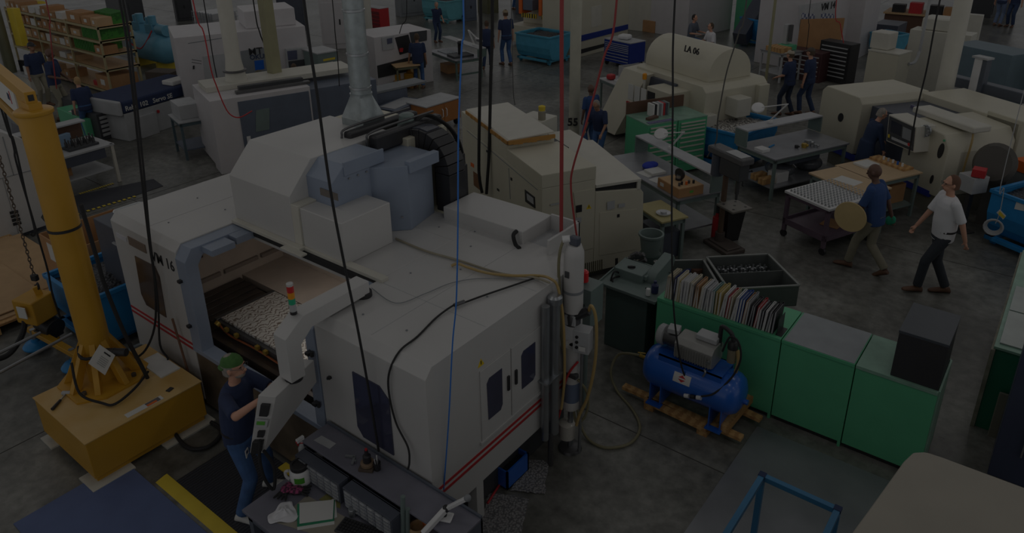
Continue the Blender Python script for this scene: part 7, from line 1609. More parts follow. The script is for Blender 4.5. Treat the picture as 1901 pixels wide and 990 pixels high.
# bench behind the crane
N = G(228, 336); h = HT(N, 218, 265)
wbn = thing('workbench', 'long grey workbench with gauges and small parts behind the crane column', 'workbench', (N.x, N.y, 0), math.radians(3))
bl(wbn, 'tabletop', LGREY, (-1.0, 0, -3.2, 0, h-.04, h), .004); bl(wbn, 'lower_shelf', LGREY, (-.95, -.05, -3.1, -.1, .3, .33)); bl(wbn, 'riser_shelf', LGREY, (-1.1, -.8, -3.1, -.1, h+.36, h+.39)); bl(wbn, 'back_panel', mat('dark_brown_board', (86, 54, 36)), (-1.05, -1.02, -3.1, -.1, h, h+.36)); bl(wbn, 'drawer', DGREY, (-.5, -.02, -1.0, -.2, h-.25, h-.04))
for y in (-3.15, -.08):
    for x in (-.97, -.06): bl(wbn, 'leg', LCREAM, (x, x+.05, y, y+.06, 0, h))
bxt('tool_tray', 'black tray of upright shiny tool holders on the bench behind the crane', wbn, -.35, -.5, h, .3, .6, .05, CHAR, 'tray')
for k in range(10):
    q = V(onT(wbn, -.42+.13*(k//5), -.74+.12*(k % 5), h+.05)); m = MB(); m.cyl(q, q+V((0, 0, .1)), .03, n=8); m.cyl(q+V((0, 0, .1)), q+V((0, 0, .17)), .015, n=8); one('tool_bit', m, DSTEEL, 'small upright tool holder in the black tray on the bench behind the crane', 'tool holder', group='tool holders in the black tray')
bxt('display_unit', 'small display unit with bright screen on the bench behind the crane', wbn, -.7, -.7, h, .1, .4, .24, mat('pale_screen', (130, 160, 190), .3), 'display', .2)
m = MB(); q = V(onT(wbn, -.45, -1.6, h)); m.lathe([(.18, 0), (.18, .05), (.1, .06), (.02, .06)], tuple(q), 20); m.cyl(q, q+V((0, 0, .45)), .012); m.lathe([(.02, 0), (.07, 0), (.07, .02), (.02, .02)], tuple(q+V((0, -.02, .4))), 16, (0, -1, .2)); one('dial_gauge_stand', m, DSTEEL, 'dial gauge stand on the bench behind the crane', 'gauge')
bxt('brown_carton', 'brown carton under the bench behind the crane', wbn, -.55, -1.1, .33, .5, .6, .4, CARD, 'box')
bxt('blue_clamp', 'small blue hand tool on the bench behind the crane', wbn, -.25, -1.1, h, .2, .05, .05, BINB, 'tool', .5)
q = V(onT(wbn, -.5, -1.9, .33)); m = MB(); m.lathe([(.05, 0), (.24, 0), (.26, .05), (.24, .1), (.05, .1)], (q.x, q.y-.1, q.z+.26), 24, (1, 0, 0)); one('cable_reel', m, BLACK, 'black cable reel on the lower shelf of the bench behind the crane', 'reel')
fmz = thing('floor_mat', 'dark floor mat edged with yellow and black tape behind the large machine', 'mat', tuple(G(220, 370)))
ma, mb_, mc, md = G(90, 425), G(278, 345), G(300, 330), G(150, 360)
P4 = [G(118, 408), G(303, 346), G(285, 333), G(130, 366)]
m = MB(); m.loft([[(p.x, p.y, 0) for p in P4], [(p.x, p.y, .01) for p in P4]]); done('mat_surface', m, mat('dark_floor_mat', (46, 48, 56), .8), fmz)
for (pa, pb_) in (((100, 412), (256, 364)), ((148, 361), (212, 341))):
    a, b = G(*pa), G(*pb_); m = MB()
    for k in range(0, 16): 
        p0_, p1_ = a.lerp(b, k/16), a.lerp(b, (k+.55)/16); beam(m, (p0_.x, p0_.y, .013), (p1_.x, p1_.y, .013), .07, .004)
    done('yellow_tape', m, YELD, fmz)['kind'] = 'stuff'
# people at the left and behind machines
stand('dark skinned man in navy polo and khaki trousers standing at the far left shelving', 118, 222, 92, 86, 120, vox=.014, pose=dict(handL=(-.1, .3, 1.0), handR=(.3, .35, 1.1)), st=dict(skin=SKIND, hair=None, pants=KHAKI, fat=1.1))
stand('man in black cap standing behind another man at the far left shelving', 84, 196, 70, 76, 150, vox=.015, st=dict(skin=SKINM, cap=BLACK, hair=HAIRK, pants=KHAKI))
def seated(label, x, y, deg, hz, **kw):
    st_ = kw.pop('st', {})
    t_, i_ = person(label, x, y, facing(x, y, deg), 1.74, vox=.015, pose=dict(sit=True, hipz=hz, lean=8, footL=(-.12, .45, 0), footR=(.12, .45, 0), handL=(-.2, .38, hz+.2), handR=(.2, .38, hz+.2), **kw), st=st_)
    s_ = thing('stool', 'low stool under the '+label.split(' beside')[0].split(' behind')[0], 'stool', (x, y, 0))
    m = MB(); m.cyl((x, y, hz-.17), (x, y, hz-.11), .17, n=20); done('seat', m, BLACK, s_); m = MB(); m.cyl((x, y, 0), (x, y, hz-.16), .03); m.cyl((x, y, 0), (x, y, .03), .2, n=16); done('pedestal', m, DSTEEL, s_)
stand('blond man in navy shirt standing with his back turned before the bar feeder', 172, 258, 152, 144, 340, vox=.014, pose=dict(lean=10), st=dict(hair=HAIRL))
q = G(478, 165, 1.1); stand('man in camouflage cap and navy shirt beside the white machine marked MT 02', 492, 245, 477, 130, 100, vox=.014, st=dict(cap=mat('camo_cap', (92, 88, 66), .8, var=.5, scale=30)))
stand('balding man in navy shirt facing the control panel of the white machine MT 02', 558, 228, 548, 125, 5, vox=.014, st=dict(hair=HAIRB, skin=SKINM))
# grey cabinet with yellow note
t, w_, d_, h_ = qb('electrical_cabinet', 'grey green electrical cabinet with yellow strip label left of the exhaust duct', 'electrical cabinet', GGREY, (602, 215), (592, 101), (568, 92), (626, 95))
facepatch(t, 'yellow_strip', YELD, 1, 0, [(600, 110), (622, 106), (622, 110), (600, 114)], .004); facepatch(t, 'white_notice', PAPER, 1, -0, [(607, 116), (618, 114), (617, 129), (607, 127)], .004)
bl(t, 'cap_plate', LGREY, (-.02, w_+.02, -.02, d_+.02, h_, h_+.03))
t, *_ = qb('pump_unit', 'black motor unit with red label on a slate base behind the large machine', 'machine unit', SLATE, (600, 235), (592, 190), (560, 180), (650, 168))
q = G(622, 190, 1.0); m = MB(); m.obox((q.x, q.y, 1.0), (.5, .4, .4), .3); m.cyl((q.x-.5, q.y-.1, 1.0), (q.x-.1, q.y, 1.0), .13, n=18); one('motor_block', m, BLACK, 'black motor block on the slate unit left of the exhaust duct', 'motor', bev=.02)
# white lathe with red interior, benches, tool chests (upper middle)
t, w_, d_, h_ = qb('lathe', 'small white lathe with open dark door right of the exhaust duct', 'lathe', MTW, (702, 170), (688, 70), (672, 55), (800, 55))
facepatch(t, 'black_opening', BLACK, 1, 0, [(733, 70), (758, 64), (766, 95), (742, 102)], .006); facepatch(t, 'control_panel', LGREY, 1, 0, [(708, 70), (730, 66), (731, 90), (710, 94)], .03); facepatch(t, 'screen', mat('screen_blue', (80, 84, 110)), 1, -.03, [(718, 72), (728, 70), (728, 80), (719, 82)], .01); facepatch(t, 'red_chuck', RED, 1, -.006, [(741, 90), (747, 89), (746, 96), (741, 96)], .06)
facepatch(t, 'dark_panel', CHAR, 1, 0, [(760, 60), (792, 56), (792, 75), (764, 80)], .02)
facepatch(t, 'lower_dark', BLACK, 1, 0, [(700, 122), (790, 98), (790, 125), (702, 145)], .02)
t, w_, d_, h_ = qb('tool_chest', 'red tool chest of shallow drawers behind the small white lathe', 'tool chest', RED, (708, 68), (705, 17), (673, 12), (719, 14), main='L')
for k in range(5): bl(t, 'drawer_line', mat('dark_red', (110, 16, 20), .5), (-.012, 0, .04, d_-.04, .25+.15*k, .37+.15*k), .004)
bl(t, 'chest_top', LGREY, (0, w_, 0, d_, h_, h_+.02))
t = table('side_table', 'small olive table with plywood top beside the small white lathe', tuple(G(738, 172))[:2], math.radians(62), .75, 1.1, HT(G(738, 172), 735, 125), WOODL, mat('olive_frame', (98, 98, 70), .5), shelf=WOODL)
for k, (px, py) in enumerate(((735, 150), (762, 148))):
    q = G(px, py, .2); m = MB(); m.obox((q.x, q.y, .32), (.3, .25, .2), .4); m.cyl((q.x-.1, q.y, .4), (q.x+.1, q.y, .5), .08); one('yellow_fixture', m, YEL, ['yellow fixture under the small olive table', 'yellow fixture on the floor right of the small olive table'][k], 'fixture', bev=.02); 
    if k: m = MB(); m.box(q.x-.25, q.x+.25, q.y-.2, q.y+.2, 0, .22); one('wooden_block', m, WOOD, 'wooden block under the yellow fixture', 'block')
N = G(847, 152); hb = HT(N, 845, 113)
tm = table('workbench', 'green grey inspection bench with microscope beside the standing man', (N.x, N.y), math.radians(70), 1.0, 1.9, hb, SLV, mat('green_frame', (84, 108, 100), .5), shelf=None)
bl(tm, 'riser_shelf', LGREY, (.8, 1.1, 0, 2.4, hb+.25, hb+.28)); bl(tm, 'riser_end', mat('green_frame', (84, 108, 100)), (.8, 1.1, 0, .03, hb, hb+.25)); bl(tm, 'foot_rail', mat('green_frame', (84, 108, 100)), (.03, .97, .05, .1, .15, .2))
mc_ = thing('microscope', 'black and white bench microscope on the inspection bench', 'microscope', onT(tm, .45, .5, hb), math.radians(70))
bl(mc_, 'base_plate', CHAR, (-.35, .35, -.25, .25, 0, .06), .005); m = MB(); m.cyl((0, .05, .06), (0, .05, .4), .05); m.ell((0, -.02, .42), (.09, .12, .08)); m.cyl((0, -.1, .42), (0, -.16, .5), .03); done('microscope_body', m, BLACK, mc_, local=True); m = MB(); m.ell((0, .02, .49), (.07, .08, .05)); done('microscope_head', m, JW, mc_, local=True)
bench_lamp('white magnifier lamp on the shelf of the inspection bench', onT(tm, .95, .5, hb+.28), math.radians(160), .8)
bxt('brown_carton', 'brown carton on the floor under the inspection bench', tm, .5, 1.3, .0, .5, .5, .28, CARD, 'box')
bxt('part_sheet', 'sheet of bright small parts on the inspection bench', tm, .4, 1.3, hb, .4, .6, .02, mat('scattered_parts', (150, 160, 166), .4, rgb2=(90, 96, 104), kind='voronoi', scale=30), 'parts')
# slate units and the brown cabinet on casters
t, *_ = qb('slate_unit', 'slate grey unit with lid behind the column hood, farther of two', 'machine unit', SLATE, (700, 240), (688, 176), (685, 168), (756, 162), part='unit_body'); bl(t, 'unit_lid', MGREY, (-.02, 1.6, -.02, .5, t['dims'][2], t['dims'][2]+.06), .01)
t, w_, d_, h_ = qb('slate_unit', 'slate grey unit with pale sheet on top beside the brown cabinet on casters', 'machine unit', SLATE, (738, 255), (734, 206), (706, 195), (786, 184)); bl(t, 'top_sheet', LGREY, (.1, w_-.1, .1, d_-.1, h_, h_+.01))
t, w_, d_, h_ = qb('rolling_cabinet', 'brown two door cabinet with white top on casters', 'cabinet', None, (794, 250), (787, 199), (772, 185), (854, 180))
bl(t, 'cabinet_body', BROWNC, (0, w_, 0, d_, .16, h_-.03), .006); bl(t, 'cabinet_top', LGREY, (-.02, w_+.02, -.02, d_+.02, h_-.03, h_), .006)
for x0_, x1_ in ((.02, w_/2-.005), (w_/2+.005, w_-.02)):
    dd = bl(t, 'door', BROWNC, (x0_, x1_, -.015, 0, .18, h_-.05), .003)
    hx_ = x1_-.07 if x0_ < .1 else x0_+.05; m = MB(); m.tube([(hx_, -.015, h_*.45), (hx_, -.055, h_*.5), (hx_, -.055, h_*.72), (hx_, -.015, h_*.77)], .012, 8, False); done('handle', m, JW, dd, local=True)
for x in (.08, w_-.12):
    for y in (.06, d_-.1): m = MB(); m.cyl((x-.02, y, .08), (x+.03, y, .08), .075, n=14); m.cyl((x, y, .1), (x, y, .17), .02); done('caster', m, BLACK, t, local=True)
# tipping bins and far machines top middle
def bin_at(label, px, py, w, d, h, rzd, mt, fill):
    q = G(px, py); return tip_bin('chip_bin', label, -w/2, w/2, -d/2, d/2, h, mt, fill, rz=math.radians(rzd), loc=(q.x, q.y, 0))
bin_at('turquoise tipping bin standing in the aisle below the orange clamps', 1010, 112, 1.5, 1.2, .95, -5, TURQ, CHIPS)
bin_at('pale turquoise tipping bin at the top of the aisle', 826, 38, 1.6, 1.2, .95, -5, mat('pale_turquoise', (90, 176, 190), .45, var=.12), CHIPS)
bin_at('blue tipping bin standing by the green machine at the top right', 1412, 82, 1.3, 1.0, .95, -25, BINB, CHIPS)
t, w_, d_, h_ = qb('tool_chest', 'blue rolling tool chest of drawers in the aisle', 'tool chest', None, (1168, 130), (1167, 82), (1122, 72), (1185, 74), main='L')
BNV = mat('royal_blue_enamel', (14, 34, 130), .4)
bl(t, 'chest_body', BNV, (0, w_, 0, d_, .18, h_), .01); bl(t, 'chest_top', LGREY, (-.01, w_+.01, -.01, d_+.01, h_, h_+.03), .004)
z = h_-.06
for k, hh in enumerate((.06, .06, .06, .06, .10, .10, .10, .12)):
    dd = bl(t, 'drawer', BNV, (-.015, 0, .05, d_-.05, z-hh+.008, z), .003); bl(dd, 'pull', LGREY, (-.03, -.015, .06, d_-.06, z-.03, z-.012)); z -= hh
for x in (.06, w_-.1):
    for y in (.08, d_-.1): m = MB(); m.cyl((x, y-.02, .09), (x, y+.02, .09), .09, n=14); done('caster', m, BLACK, t, local=True)
bxt('white_helmet', 'white rounded part on the blue rolling tool chest', t, w_*.5, d_*.5, h_+.03, .35, .4, .16, JW, 'part', .3, .07)
t, w_, d_, h_ = qb('machining_centre', 'cream machining centre with blue base stripe beyond the white column', 'machine', CREAM, (1070, 108), (1062, -20), (1000, -26), (1170, -36))
facepatch(t, 'blue_stripe', mat('royal_blue_enamel', (14, 34, 130)), 1, 0, [(1077, 66), (1165, 45), (1165, 54), (1077, 77)], .03)
facepatch(t, 'grey_door', LCREAM, 1, 0, [(1097, 13), (1117, 9), (1116, 47), (1097, 52)], .01, bev=.004)
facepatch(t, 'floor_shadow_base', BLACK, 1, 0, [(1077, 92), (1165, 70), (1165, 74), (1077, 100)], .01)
fx_ = thing('clamp_station', 'cream station with orange clamps over hazard striped bars', 'machine', tuple(G(1005, 95)))
q = G(1018, 92); bl_ = MB(); bl_.box(q.x-1.8, q.x+.6, q.y, q.y+1.2, .1, .75); done('station_base', bl_, CREAM, fx_, bev=.02)
m = MB(); m.box(q.x-1.6, q.x+.5, q.y+.6, q.y+1.2, .75, 2.4); done('station_back', m, CREAM, fx_, bev=.02)
for k in range(2):
    x = q.x-.9+.9*k; m = MB(); m.box(x-.2, x+.25, q.y-.1, q.y+.6, 1.35, 1.75); done('clamp_body', m, SLATE, fx_, bev=.03)
    m = MB(); m.box(x-.36, x-.2, q.y-.14, q.y+.5, 1.2, 1.85); done('orange_guard', m, ORANGE, fx_, bev=.03)
    m = MB(); m.box(x-.2, x+.45, q.y-.16, q.y-.1, 1.1, 1.25); done('hazard_bar', m, mat('hazard_stripe', (210, 180, 30), .5, rgb2=(20, 20, 20), kind='wave', scale=3, stretch=(1, 0, 1)), fx_)
# LA 06 lathe with arched cover
N = G(1318, 318); N = N-V((math.cos(math.radians(-24)), math.sin(math.radians(-24)), 0))*.65; la = thing('lathe', 'cream lathe with arched cover marked LA 06', 'lathe', (N.x, N.y, 0), math.radians(-24))
HL = 1.62
m = MB(); m.prism([(-2.75, .1), (0, .1), (0, 1.5), (-.12, HL), (-1.4, HL), (-2.4, HL)], 'y', 0.3, 2.1); done('lower_body', m, CREAM, la, local=True, bev=.02)
bl(la, 'plinth', BLACK, (-2.65, -.1, .35, 2.0, 0, .1))
cr_, cl_ = onf(la, 0, .0, 1383, 118), 3.2
m = MB(); pf = [(math.cos(a)*.62+1.25, math.sin(a)*.55+HL+.12) for a in [PI*i/14 for i in range(15)]]; m.prism(pf+[(1.25-.62, HL), (1.25+.62, HL)], 'x', -2.5, -.32); done('arched_cover', m, CREAM, la, local=True, bev=.008)
m = MB(); m.prism([(-3.5, .1), (-2.5, .1), (-2.2, .6), (-2.2, 1.5), (-2.7, 1.62), (-3.4, 1.0)], 'y', -.35, .9) if False else m.hexa([(-2.95, -.5, .1), (-2.1, -.5, .1), (-2.1, .4, .1), (-2.95, .4, .1), (-2.65, .1, 1.55), (-1.75, .1, 1.55), (-1.75, .7, 1.6), (-2.65, .7, 1.6)]); done('front_shield', m, CREAM, la, local=True, bev=.01)
bl(la, 'dark_opening', DGREY, (-1.95, -.9, .22, .32, .5, 1.5)); bl(la, 'side_hood', CREAM, (-1.3, -.5, -.25, .35, .9, 1.45), .02); bl(la, 'hood_opening', BLACK, (-1.25, -1.0, -.27, -.24, 1.05, 1.35))
bl(la, 'right_box', LCREAM, (0, .35, .9, 1.3, .95, 1.35), .01); bl(la, 'tool_box', LCREAM, (-.1, .2, .1, .5, .6, 1.05), .01); bl(la, 'warning_box', CREAM, (0, .12, 1.75, 2.05, .7, 1.5), .01)
m = MB(); m.hexa([(-.55, -.1, .72), (-.1, -.1, .72), (-.1, .3, .72), (-.55, .3, .72), (-.5, .0, 1.0), (-.15, .0, 1.0), (-.15, .3, 1.0), (-.5, .3, 1.0)]); done('discharge_chute', m, LCREAM, la, local=True, bev=.01)
q = onf(la, 1, .55, 1272, 96); Fl = frame_of(la); xl_ = Fl.to_3x3() @ V((1, 0, 0)); cz0 = onf(la, 1, .62, 1270, 95)
text('lettering', 'LA 06', .20, tuple(Fl @ V((cz0.x, .615, cz0.z))), tuple(xl_), tuple(Fl.to_3x3() @ V((0, .15, 1))), LETT, la, ext=.02)
m = MB(); m.lathe([(.05, 0), (.05, .12), (.03, .14)], (-1.65, -.05, 1.5), 14); done('amber_beacon', m, mat('amber_lens', (240, 150, 20)), la, local=True)
m = MB(); m.cyl((-1.65, -.05, .0), (-1.65, -.05, 1.5), .03); done('beacon_post', m, LCREAM, la, local=True)
for k in range(3): bl(la, 'hung_sheet', PAPER, (-2.1+.24*k, -1.9+.24*k, -.16, -.15, .95, 1.32))
bxla = lambda *a: bl(la, *a)
bxla('red_handles', RED, (-2.1, -1.95, -.2, -.17, .6, .9))
# white trays and open box beside the numbered column
q = G(1120, 205, .8)
t = table('work_table', 'low table of white trays and an open box beside the numbered column', tuple(G(1165, 225))[:2], math.radians(62), 1.3, 1.5, .8, LGREY, GGREY)
ob_ = thing('open_box', 'white open topped box at the back of the tray table', 'box', onT(t, .9, 1.1, .8), math.radians(62))
for b in ((-.35, .35, -.3, -.29, 0, .3), (-.35, .35, .29, .3, 0, .3), (-.35, -.34, -.3, .3, 0, .3), (.34, .35, -.3, .3, 0, .3)): bl(ob_, 'box_wall', LGREY, b)
bl(ob_, 'box_floor', CARDL, (-.34, .34, -.29, .29, 0, .05))
rt2 = thing('fin_rack', 'white ribbed tray rack on the tray table', 'rack', onT(t, .45, .5, .8), math.radians(62)); m = MB()
for k in range(14): m.box(-.4+.06*k, -.37+.06*k, -.3, .3, 0, .1+.012*k)
done('rack_fins', m, JW, rt2, local=True)['kind'] = 'stuff'
bxt('red_bundle', 'small red bundle on the tray table behind the seated man', t, .2, 1.2, .8, .2, .2, .15, RED, 'bundle', .3, .05)
bxt('black_case', 'black tool case at the front of the tray table', t, 1.2, .1, .8, .4, .35, .25, BLACK, 'case')
# upper right: VM 14, tool chests, plywood, benches
t, w_, d_, h_ = qb('milling_machine', 'grey white machine marked VM 14 at the top right', 'milling machine', MTW, (1478, 130), (1478, -45), (1440, -55), (1605, -60))
Fv = frame_of(t)
facepatch(t, 'grey_panel', LGREY, 1, 0, [(1483, 10), (1552, 0), (1552, 75), (1483, 85)], .01)
q = onf(t, 1, -.02, 1524, 20); text('lettering', 'VM 14', .32, tuple(Fv @ q), tuple(Fv.to_3x3() @ V((1, 0, 0))), (0, 0, 1), LETT, t, ext=.01)
for x0_ in (1488, 1524): facepatch(t, 'vent_grille', mat('dark_blue_grille', (70, 80, 120), .4, rgb2=(190, 190, 196), kind='checker', scale=9), 1, -.01, [(x0_, 24), (x0_+24, 26), (x0_+24, 40), (x0_, 38)], .006)
t, *_ = qb('machine_enclosure', 'pale grey angular machine right of the machine marked VM 14', 'machine', MTW, (1590, 110), (1598, -10), (1560, -18), (1640, -20))
t, w_, d_, h_ = qb('machine_enclosure', 'off white machine behind the arched lathe at the top', 'machine', MTW, (1275, 72), (1270, -30), (1215, -38), (1365, -42))
t, *_ = qb('machine_enclosure', 'white machine with dark window left of the seated men at the top', 'machine', LCREAM, (1225, 62), (1222, -22), (1160, -30), (1262, -30))
t, *_ = qb('green_machine', 'green machine frame at the top right of the hall', 'machine', GRN, (1400, 62), (1400, -20), (1378, -25), (1445, -28))
m = MB(); a, b = G(1372, 88), G(1400, 70); beam(m, (a.x, a.y, .3), (b.x+.2, b.y+1.5, 2.4), .5, .5); one('conveyor_chute', m, DGREY, 'dark slanted conveyor chute beside the green machine', 'conveyor')
pw = thing('plywood_sheet', 'brown plywood sheet standing behind the black tool chests', 'panel', tuple(G(1505, 140)))
pa, pb2 = G(1468, 135), G(1548, 132); m = MB(); hpw = HT(pa, 1472, 38); beam(m, (pa.x, pa.y+.3, hpw/2), (pb2.x, pb2.y+.3, hpw/2), .03, hpw); done('sheet', m, CARD, pw)
def chest(label, base, top, Lp, Rp, body, n_, red=False):
    t, w_, d_, h_ = qb('tool_chest', label, 'tool chest', body, base, top, Lp, Rp, main='L', group='black tool chests')
    for k in range(n_):
        z0_ = .12+(h_-.2)*k/n_; z1_ = .12+(h_-.2)*(k+.86)/n_
        dd = bl(t, 'drawer', body, (-.02, 0, .05, d_-.05, z0_, z1_), .006); bl(dd, 'pull', LGREY, (-.035, -.02, .08, d_-.08, z1_-.05, z1_-.02))
    return t
chest('black tool chest with many drawers at the right of the plywood sheet', (1569, 158), (1579, 84), (1524, 74), (1583, 78), BLACK, 8)
chest('lower tool chest with red trim behind the pair of men in caps', (1519, 155), (1519, 100), (1454, 88), (1540, 95), mat('black_red_enamel', (60, 26, 28), .45), 5)
chest('small black tool chest before the plywood sheet', (1500, 120), (1510, 76), (1490, 70), (1518, 72), BLACK, 4)
t = table('work_table', 'steel table with wooden box and green press beside the thin beige pipe', tuple(G(1446, 155))[:2], math.radians(66), .9, .9, HT(G(1446, 155), 1440, 100), SLV, LGREY, shelf=LGREY)
hb = HT(G(1446, 155), 1440, 100)
bxt('wooden_box', 'wooden box on the steel table beside the thin beige pipe', t, .25, .4, hb, .45, .6, .14, WOOD, 'box')
ap = thing('arbor_press', 'white and green arbor press on the steel table', 'press', onT(t, .65, .45, hb), math.radians(66)); bl(ap, 'press_base', GRN, (-.2, .2, -.2, .2, 0, .15), .01); bl(ap, 'press_column', LGREY, (-.08, .1, .0, .15, .15, .75), .02); m = MB(); m.cyl((0, -.08, .25), (0, -.08, .75), .06); done('press_ram', m, DSTEEL, ap, local=True)
# shelves with red boxes top right
t, w_, d_, h_ = qb('workbench', 'brown workbench cluttered with red and black cases at the top right', 'workbench', None, (1770, 70), (1768, 32), (1640, 22), (1790, 24), main='L')
bl(t, 'bench_top', WOODL, (0, w_, 0, d_, h_-.06, h_)); bl(t, 'bench_back', mat('dark_brown_board', (86, 54, 36)), (.1, w_, .05, d_-.05, 0, h_-.06)); bl(t, 'upper_shelf', WOODL, (w_*.6, w_+.2, 0, d_, h_+.6, h_+.64))
for k, (yy, c_, hh, lab) in enumerate(((.8, BLACK, .35, 'black drawer case'), (1.5, RED, .4, 'red case'), (2.1, BLACK, .3, 'low black case'), (2.5, RED, .4, 'wide red case'), (.3, CARD, .3, 'brown case'))):
    if yy < d_-.2: bxt('tool_case', lab+' on the cluttered brown workbench at the top right', t, .35, yy, h_, .4, .45, hh, c_, 'case')
t, *_ = qb('slate_unit', 'dark slate hopper unit with turquoise bin below the cluttered workbench', 'machine unit', DGREY, (1660, 90), (1660, 48), (1630, 40), (1685, 40))
bin_at('small turquoise bin partly hidden behind the cream boxy unit', 1645, 105, .9, .8, .8, -25, TURQ, None)
# seated and distant people
q = G(1283, 60, .8); seated('dark haired person in grey shirt seated at the top centre right', q.x, q.y, 120, .62, st=dict(shirt=mat('grey_blue_shirt', (84, 92, 108), .9), hair=HAIRK))
q = G(1322, 78, .8); seated('person in white shirt seated behind the lathe with the arched cover', q.x, q.y, 240, .62, st=dict(shirt=WSHIRT, hair=HAIRB, glasses=True))
stand('person in pale blue trousers standing at the far top right', 1850, 48, 1852, -60, 20, vox=.016, st=dict(pants=mat('pale_jeans', (104, 124, 160), .9), shirt=NAVY))
stand('person in navy clothes standing at the top right edge', 1874, 50, 1876, -55, 200, vox=.016, st=dict(pants=DENIMD, shirt=NAVY))
stand('man in navy shirt and blue jeans at the very top of the aisle', 955, 18, 957, -70, 40, vox=.016)
# far fill: cabinets, machines along the top edge
FAR = [('pallet_rack', 'dark rack of mixed goods behind the near end of the beige shelving', CHAR, (246, 66), (246, -6), (120, -12), (262, -8)),
 ('machine_enclosure', 'dark grey machine behind the legs of the people at the far top right', CHAR, (1838, 34), (1838, -30), (1792, -34), (1900, -40)),
 ('steel_cabinet', 'dark cabinet at the top between the white machine and the beam column', DGREY, (520, 60), (520, -14), (430, -16), (560, -16)),
 ('steel_cabinet', 'slate cabinet standing at the top behind the clamp station', SLATE, (985, 30), (985, -30), (930, -30), (1000, -32)),
('steel_cabinet', 'grey blue cabinet right of the pale turquoise bin', SLATE, (862, 40), (862, -12), (842, -16), (884, -14)),
 ('steel_cabinet', 'olive cabinet at the top of the aisle', mat('olive_paint', (98, 98, 66)), (905, 26), (905, -20), (888, -24), (925, -22)),
 ('machine_enclosure', 'white machine behind the steel beam column at the top', MTW, (600, 92), (592, -10), (470, -6), (660, -12)),
 ('machine_enclosure', 'grey machine at the top between the red tool chest and the bins', MGREY, (745, 32), (745, -30), (700, -30), (790, -34)),
 ('steel_cabinet', 'dark cabinet at the top left behind the tote', CHAR, (330, 40), (328, -12), (262, -10), (352, -14)),
 ('machine_enclosure', 'dark green grey machine at the very top between the bins', DGG, (1210, 22), (1208, -50), (1190, -50), (1232, -50)),
 ('steel_cabinet', 'brown board cabinet behind the thin black cable at the upper right', CARD, (1215, 62), (1214, 40), (1190, 36), (1236, 36))]
for nm, lb, mt, b_, t_, l_, r_ in FAR:
    t, w_, d_, h_ = qb(nm, lb, 'machine' if 'machine' in nm else 'cabinet', mt, b_, t_, l_, r_)
    bl(t, 'door_panel', mt, (.08, max(w_-.08, .12), -.02, 0, h_*.1, h_*.85), .004); bl(t, 'handle', BLACK, (w_*.5, w_*.5+.05, -.04, -.02, h_*.45, h_*.55))
# left desk area
t, w_, d_, h_ = qb('desk', 'cream desk with white boxes at the far left', 'desk', LCREAM, (62, 178), (56, 145), (20, 135), (90, 138), main='L')
bl(t, 'desk_top', LGREY, (-.05, w_+.05, -.05, d_+.05, h_, h_+.03)); bxt('monitor', 'black monitor on the cream desk at the far left', t, .3, .8, h_+.03, .06, .5, .35, BLACK, 'monitor', .3); bxt('white_box', 'white box on the cream desk at the far left', t, .3, .3, h_+.03, .4, .4, .25, PAPER, 'box')
q = G(30, 168); t = thing('round_column', 'olive round column with yellow box at the far left', 'column', (q.x, q.y, 0)); m = MB(); m.cyl((q.x, q.y, 0), (q.x, q.y, 7.2), .16, n=24); done('column_shaft', m, mat('olive_column', (98, 98, 72), .5), t)
m = MB(); c = PV((q.x+.2, q.y-.2), 33, 50); m.obox(c, (.32, .2, 1.1), .2); done('yellow_box', m, YELD, t, bev=.01)
m = MB(); m.cyl((q.x+.2, q.y-.25, 0), (q.x+.2, q.y-.25, 1.7), .05); done('grey_post', m, LGREY, t)
q = G(438, 185, 1.3); t = thing('flared_column', 'white pipe column with flared foot behind the slate lathe', 'column', (q.x, q.y, 1.2)); zz = 1.2
fb = PV((q.x, q.y), 444, 182); zb_ = fb.z; m = MB(); m.lathe([(.34, 0), (.22, .5), (.2, .62), (.16, .9), (.155, 5.0)], (fb.x, fb.y, zb_), 24); done('pipe_shaft', m, LCREAM, t); m = MB(); m.cyl((fb.x, fb.y, 0), (fb.x, fb.y, zb_), .2); done('foot_post', m, LCREAM, t); m = MB(); m.lathe([(.21, .6), (.25, .61), (.25, .64), (.2, .65)], (fb.x, fb.y, zb_), 24); done('pipe_ring', m, DSTEEL, t)
q = G(110, 235); t, w_, d_, h_ = qb('drawer_cabinet', 'dark drawer cabinet with shelves of parts behind the bench at the left', 'drawer cabinet', CHAR, (190, 262), (186, 212), (160, 196), (225, 200))
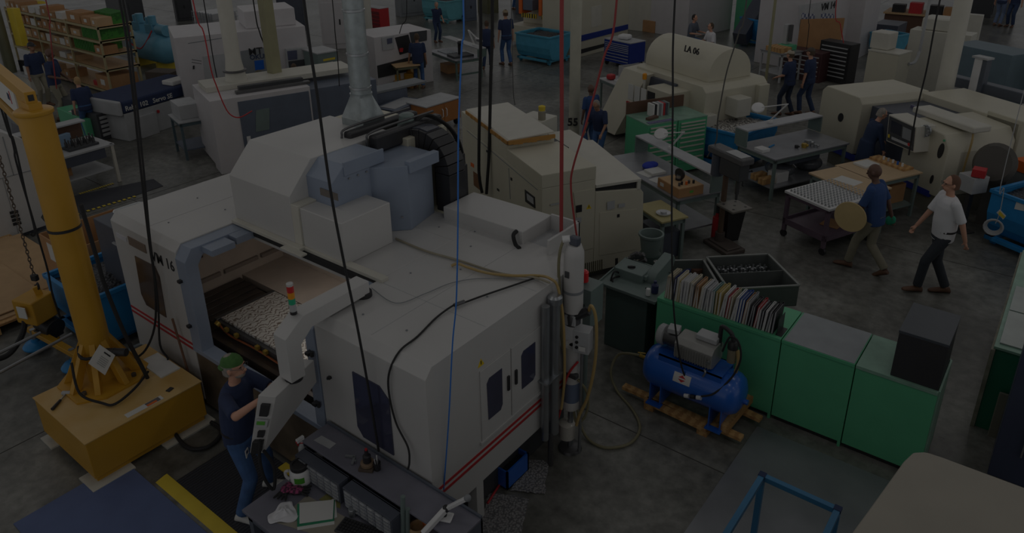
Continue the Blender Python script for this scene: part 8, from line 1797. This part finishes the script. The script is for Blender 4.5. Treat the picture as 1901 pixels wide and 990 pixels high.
for k in range(5): bl(t, 'drawer', LGREY, (.05, w_-.05, -.015, 0, .1+h_*.16*k, .1+h_*.16*k+h_*.1), .003)
t, *_ = qb('storage_bench', 'green topped bench with papers behind the crane column', 'bench', GRN, (165, 262), (160, 222), (105, 200), (190, 205), main='L')
bxt('paper_sheet', 'white papers on the green topped bench behind the crane column', t, .3, .8, t['dims'][2], .4, .6, .01, PAPER, 'paper', .2, 0)
t, *_ = qb('dark_machine', 'black horizontal unit behind the seated blond man', 'machine unit', CHAR, (165, 235), (163, 190), (105, 180), (175, 182), main='L')
bench_stuff = G(45, 330); t, w_, d_, h_ = qb('inspection_console', 'grey console with monitors left of the crane column', 'console', MGREY, (62, 320), (56, 232), (12, 215), (85, 218), main='L')
facepatch(t, 'screen', GLASSD, 0, 0, [(22, 228), (44, 238), (46, 262), (24, 252)], .01)
facepatch(t, 'keyboard_tray', LGREY, 0, 0, [(24, 266), (46, 276), (46, 283), (24, 273)], .03)
# thin cables
for i, (lb, b_, pix, r, mt) in enumerate((('thin black cable hanging beside the tote at the upper left', (-16, 9.5), [(378, 0), (388, 60), (396, 110), (404, 150)], .012, RUBBER), ('black cable hanging before the steel beam column', (-14.5, 10.2), [(470, 0), (482, 60), (497, 100), (505, 150)], .014, RUBBER), ('thin cable hanging left of the exhaust duct', (-12, 10), [(617, 0), (622, 60), (627, 110), (630, 160)], .01, RUBBER),
 ('thin grey cable hanging in the aisle to the floor', (-9.3, 11.5), [(949, 0), (951, 90), (953, 170), (956, 195)], .008, DSTEEL), ('red cord hanging over the machine marked VM 14', (-6.5, 23.0), [(1553, 0), (1560, 45), (1566, 80)], .014, RED), ('thin black cord hanging before the plywood sheet', (-6.8, 22.0), [(1505, 0), (1502, 50), (1497, 92)], .010, RUBBER),
 ('brown red cord hanging at the far left shelving', (-19, 8.2), [(85, 0), (92, 50), (97, 100), (105, 165)], .014, mat('dark_red_hose', (150, 36, 36))), ('thin black cable near the inspection bench', (-15, 16.5), [(755, 0), (745, 50), (728, 105)], .012, RUBBER))):
    hose('drop_cable', lb, 'cable', b_, pix, r, mt)
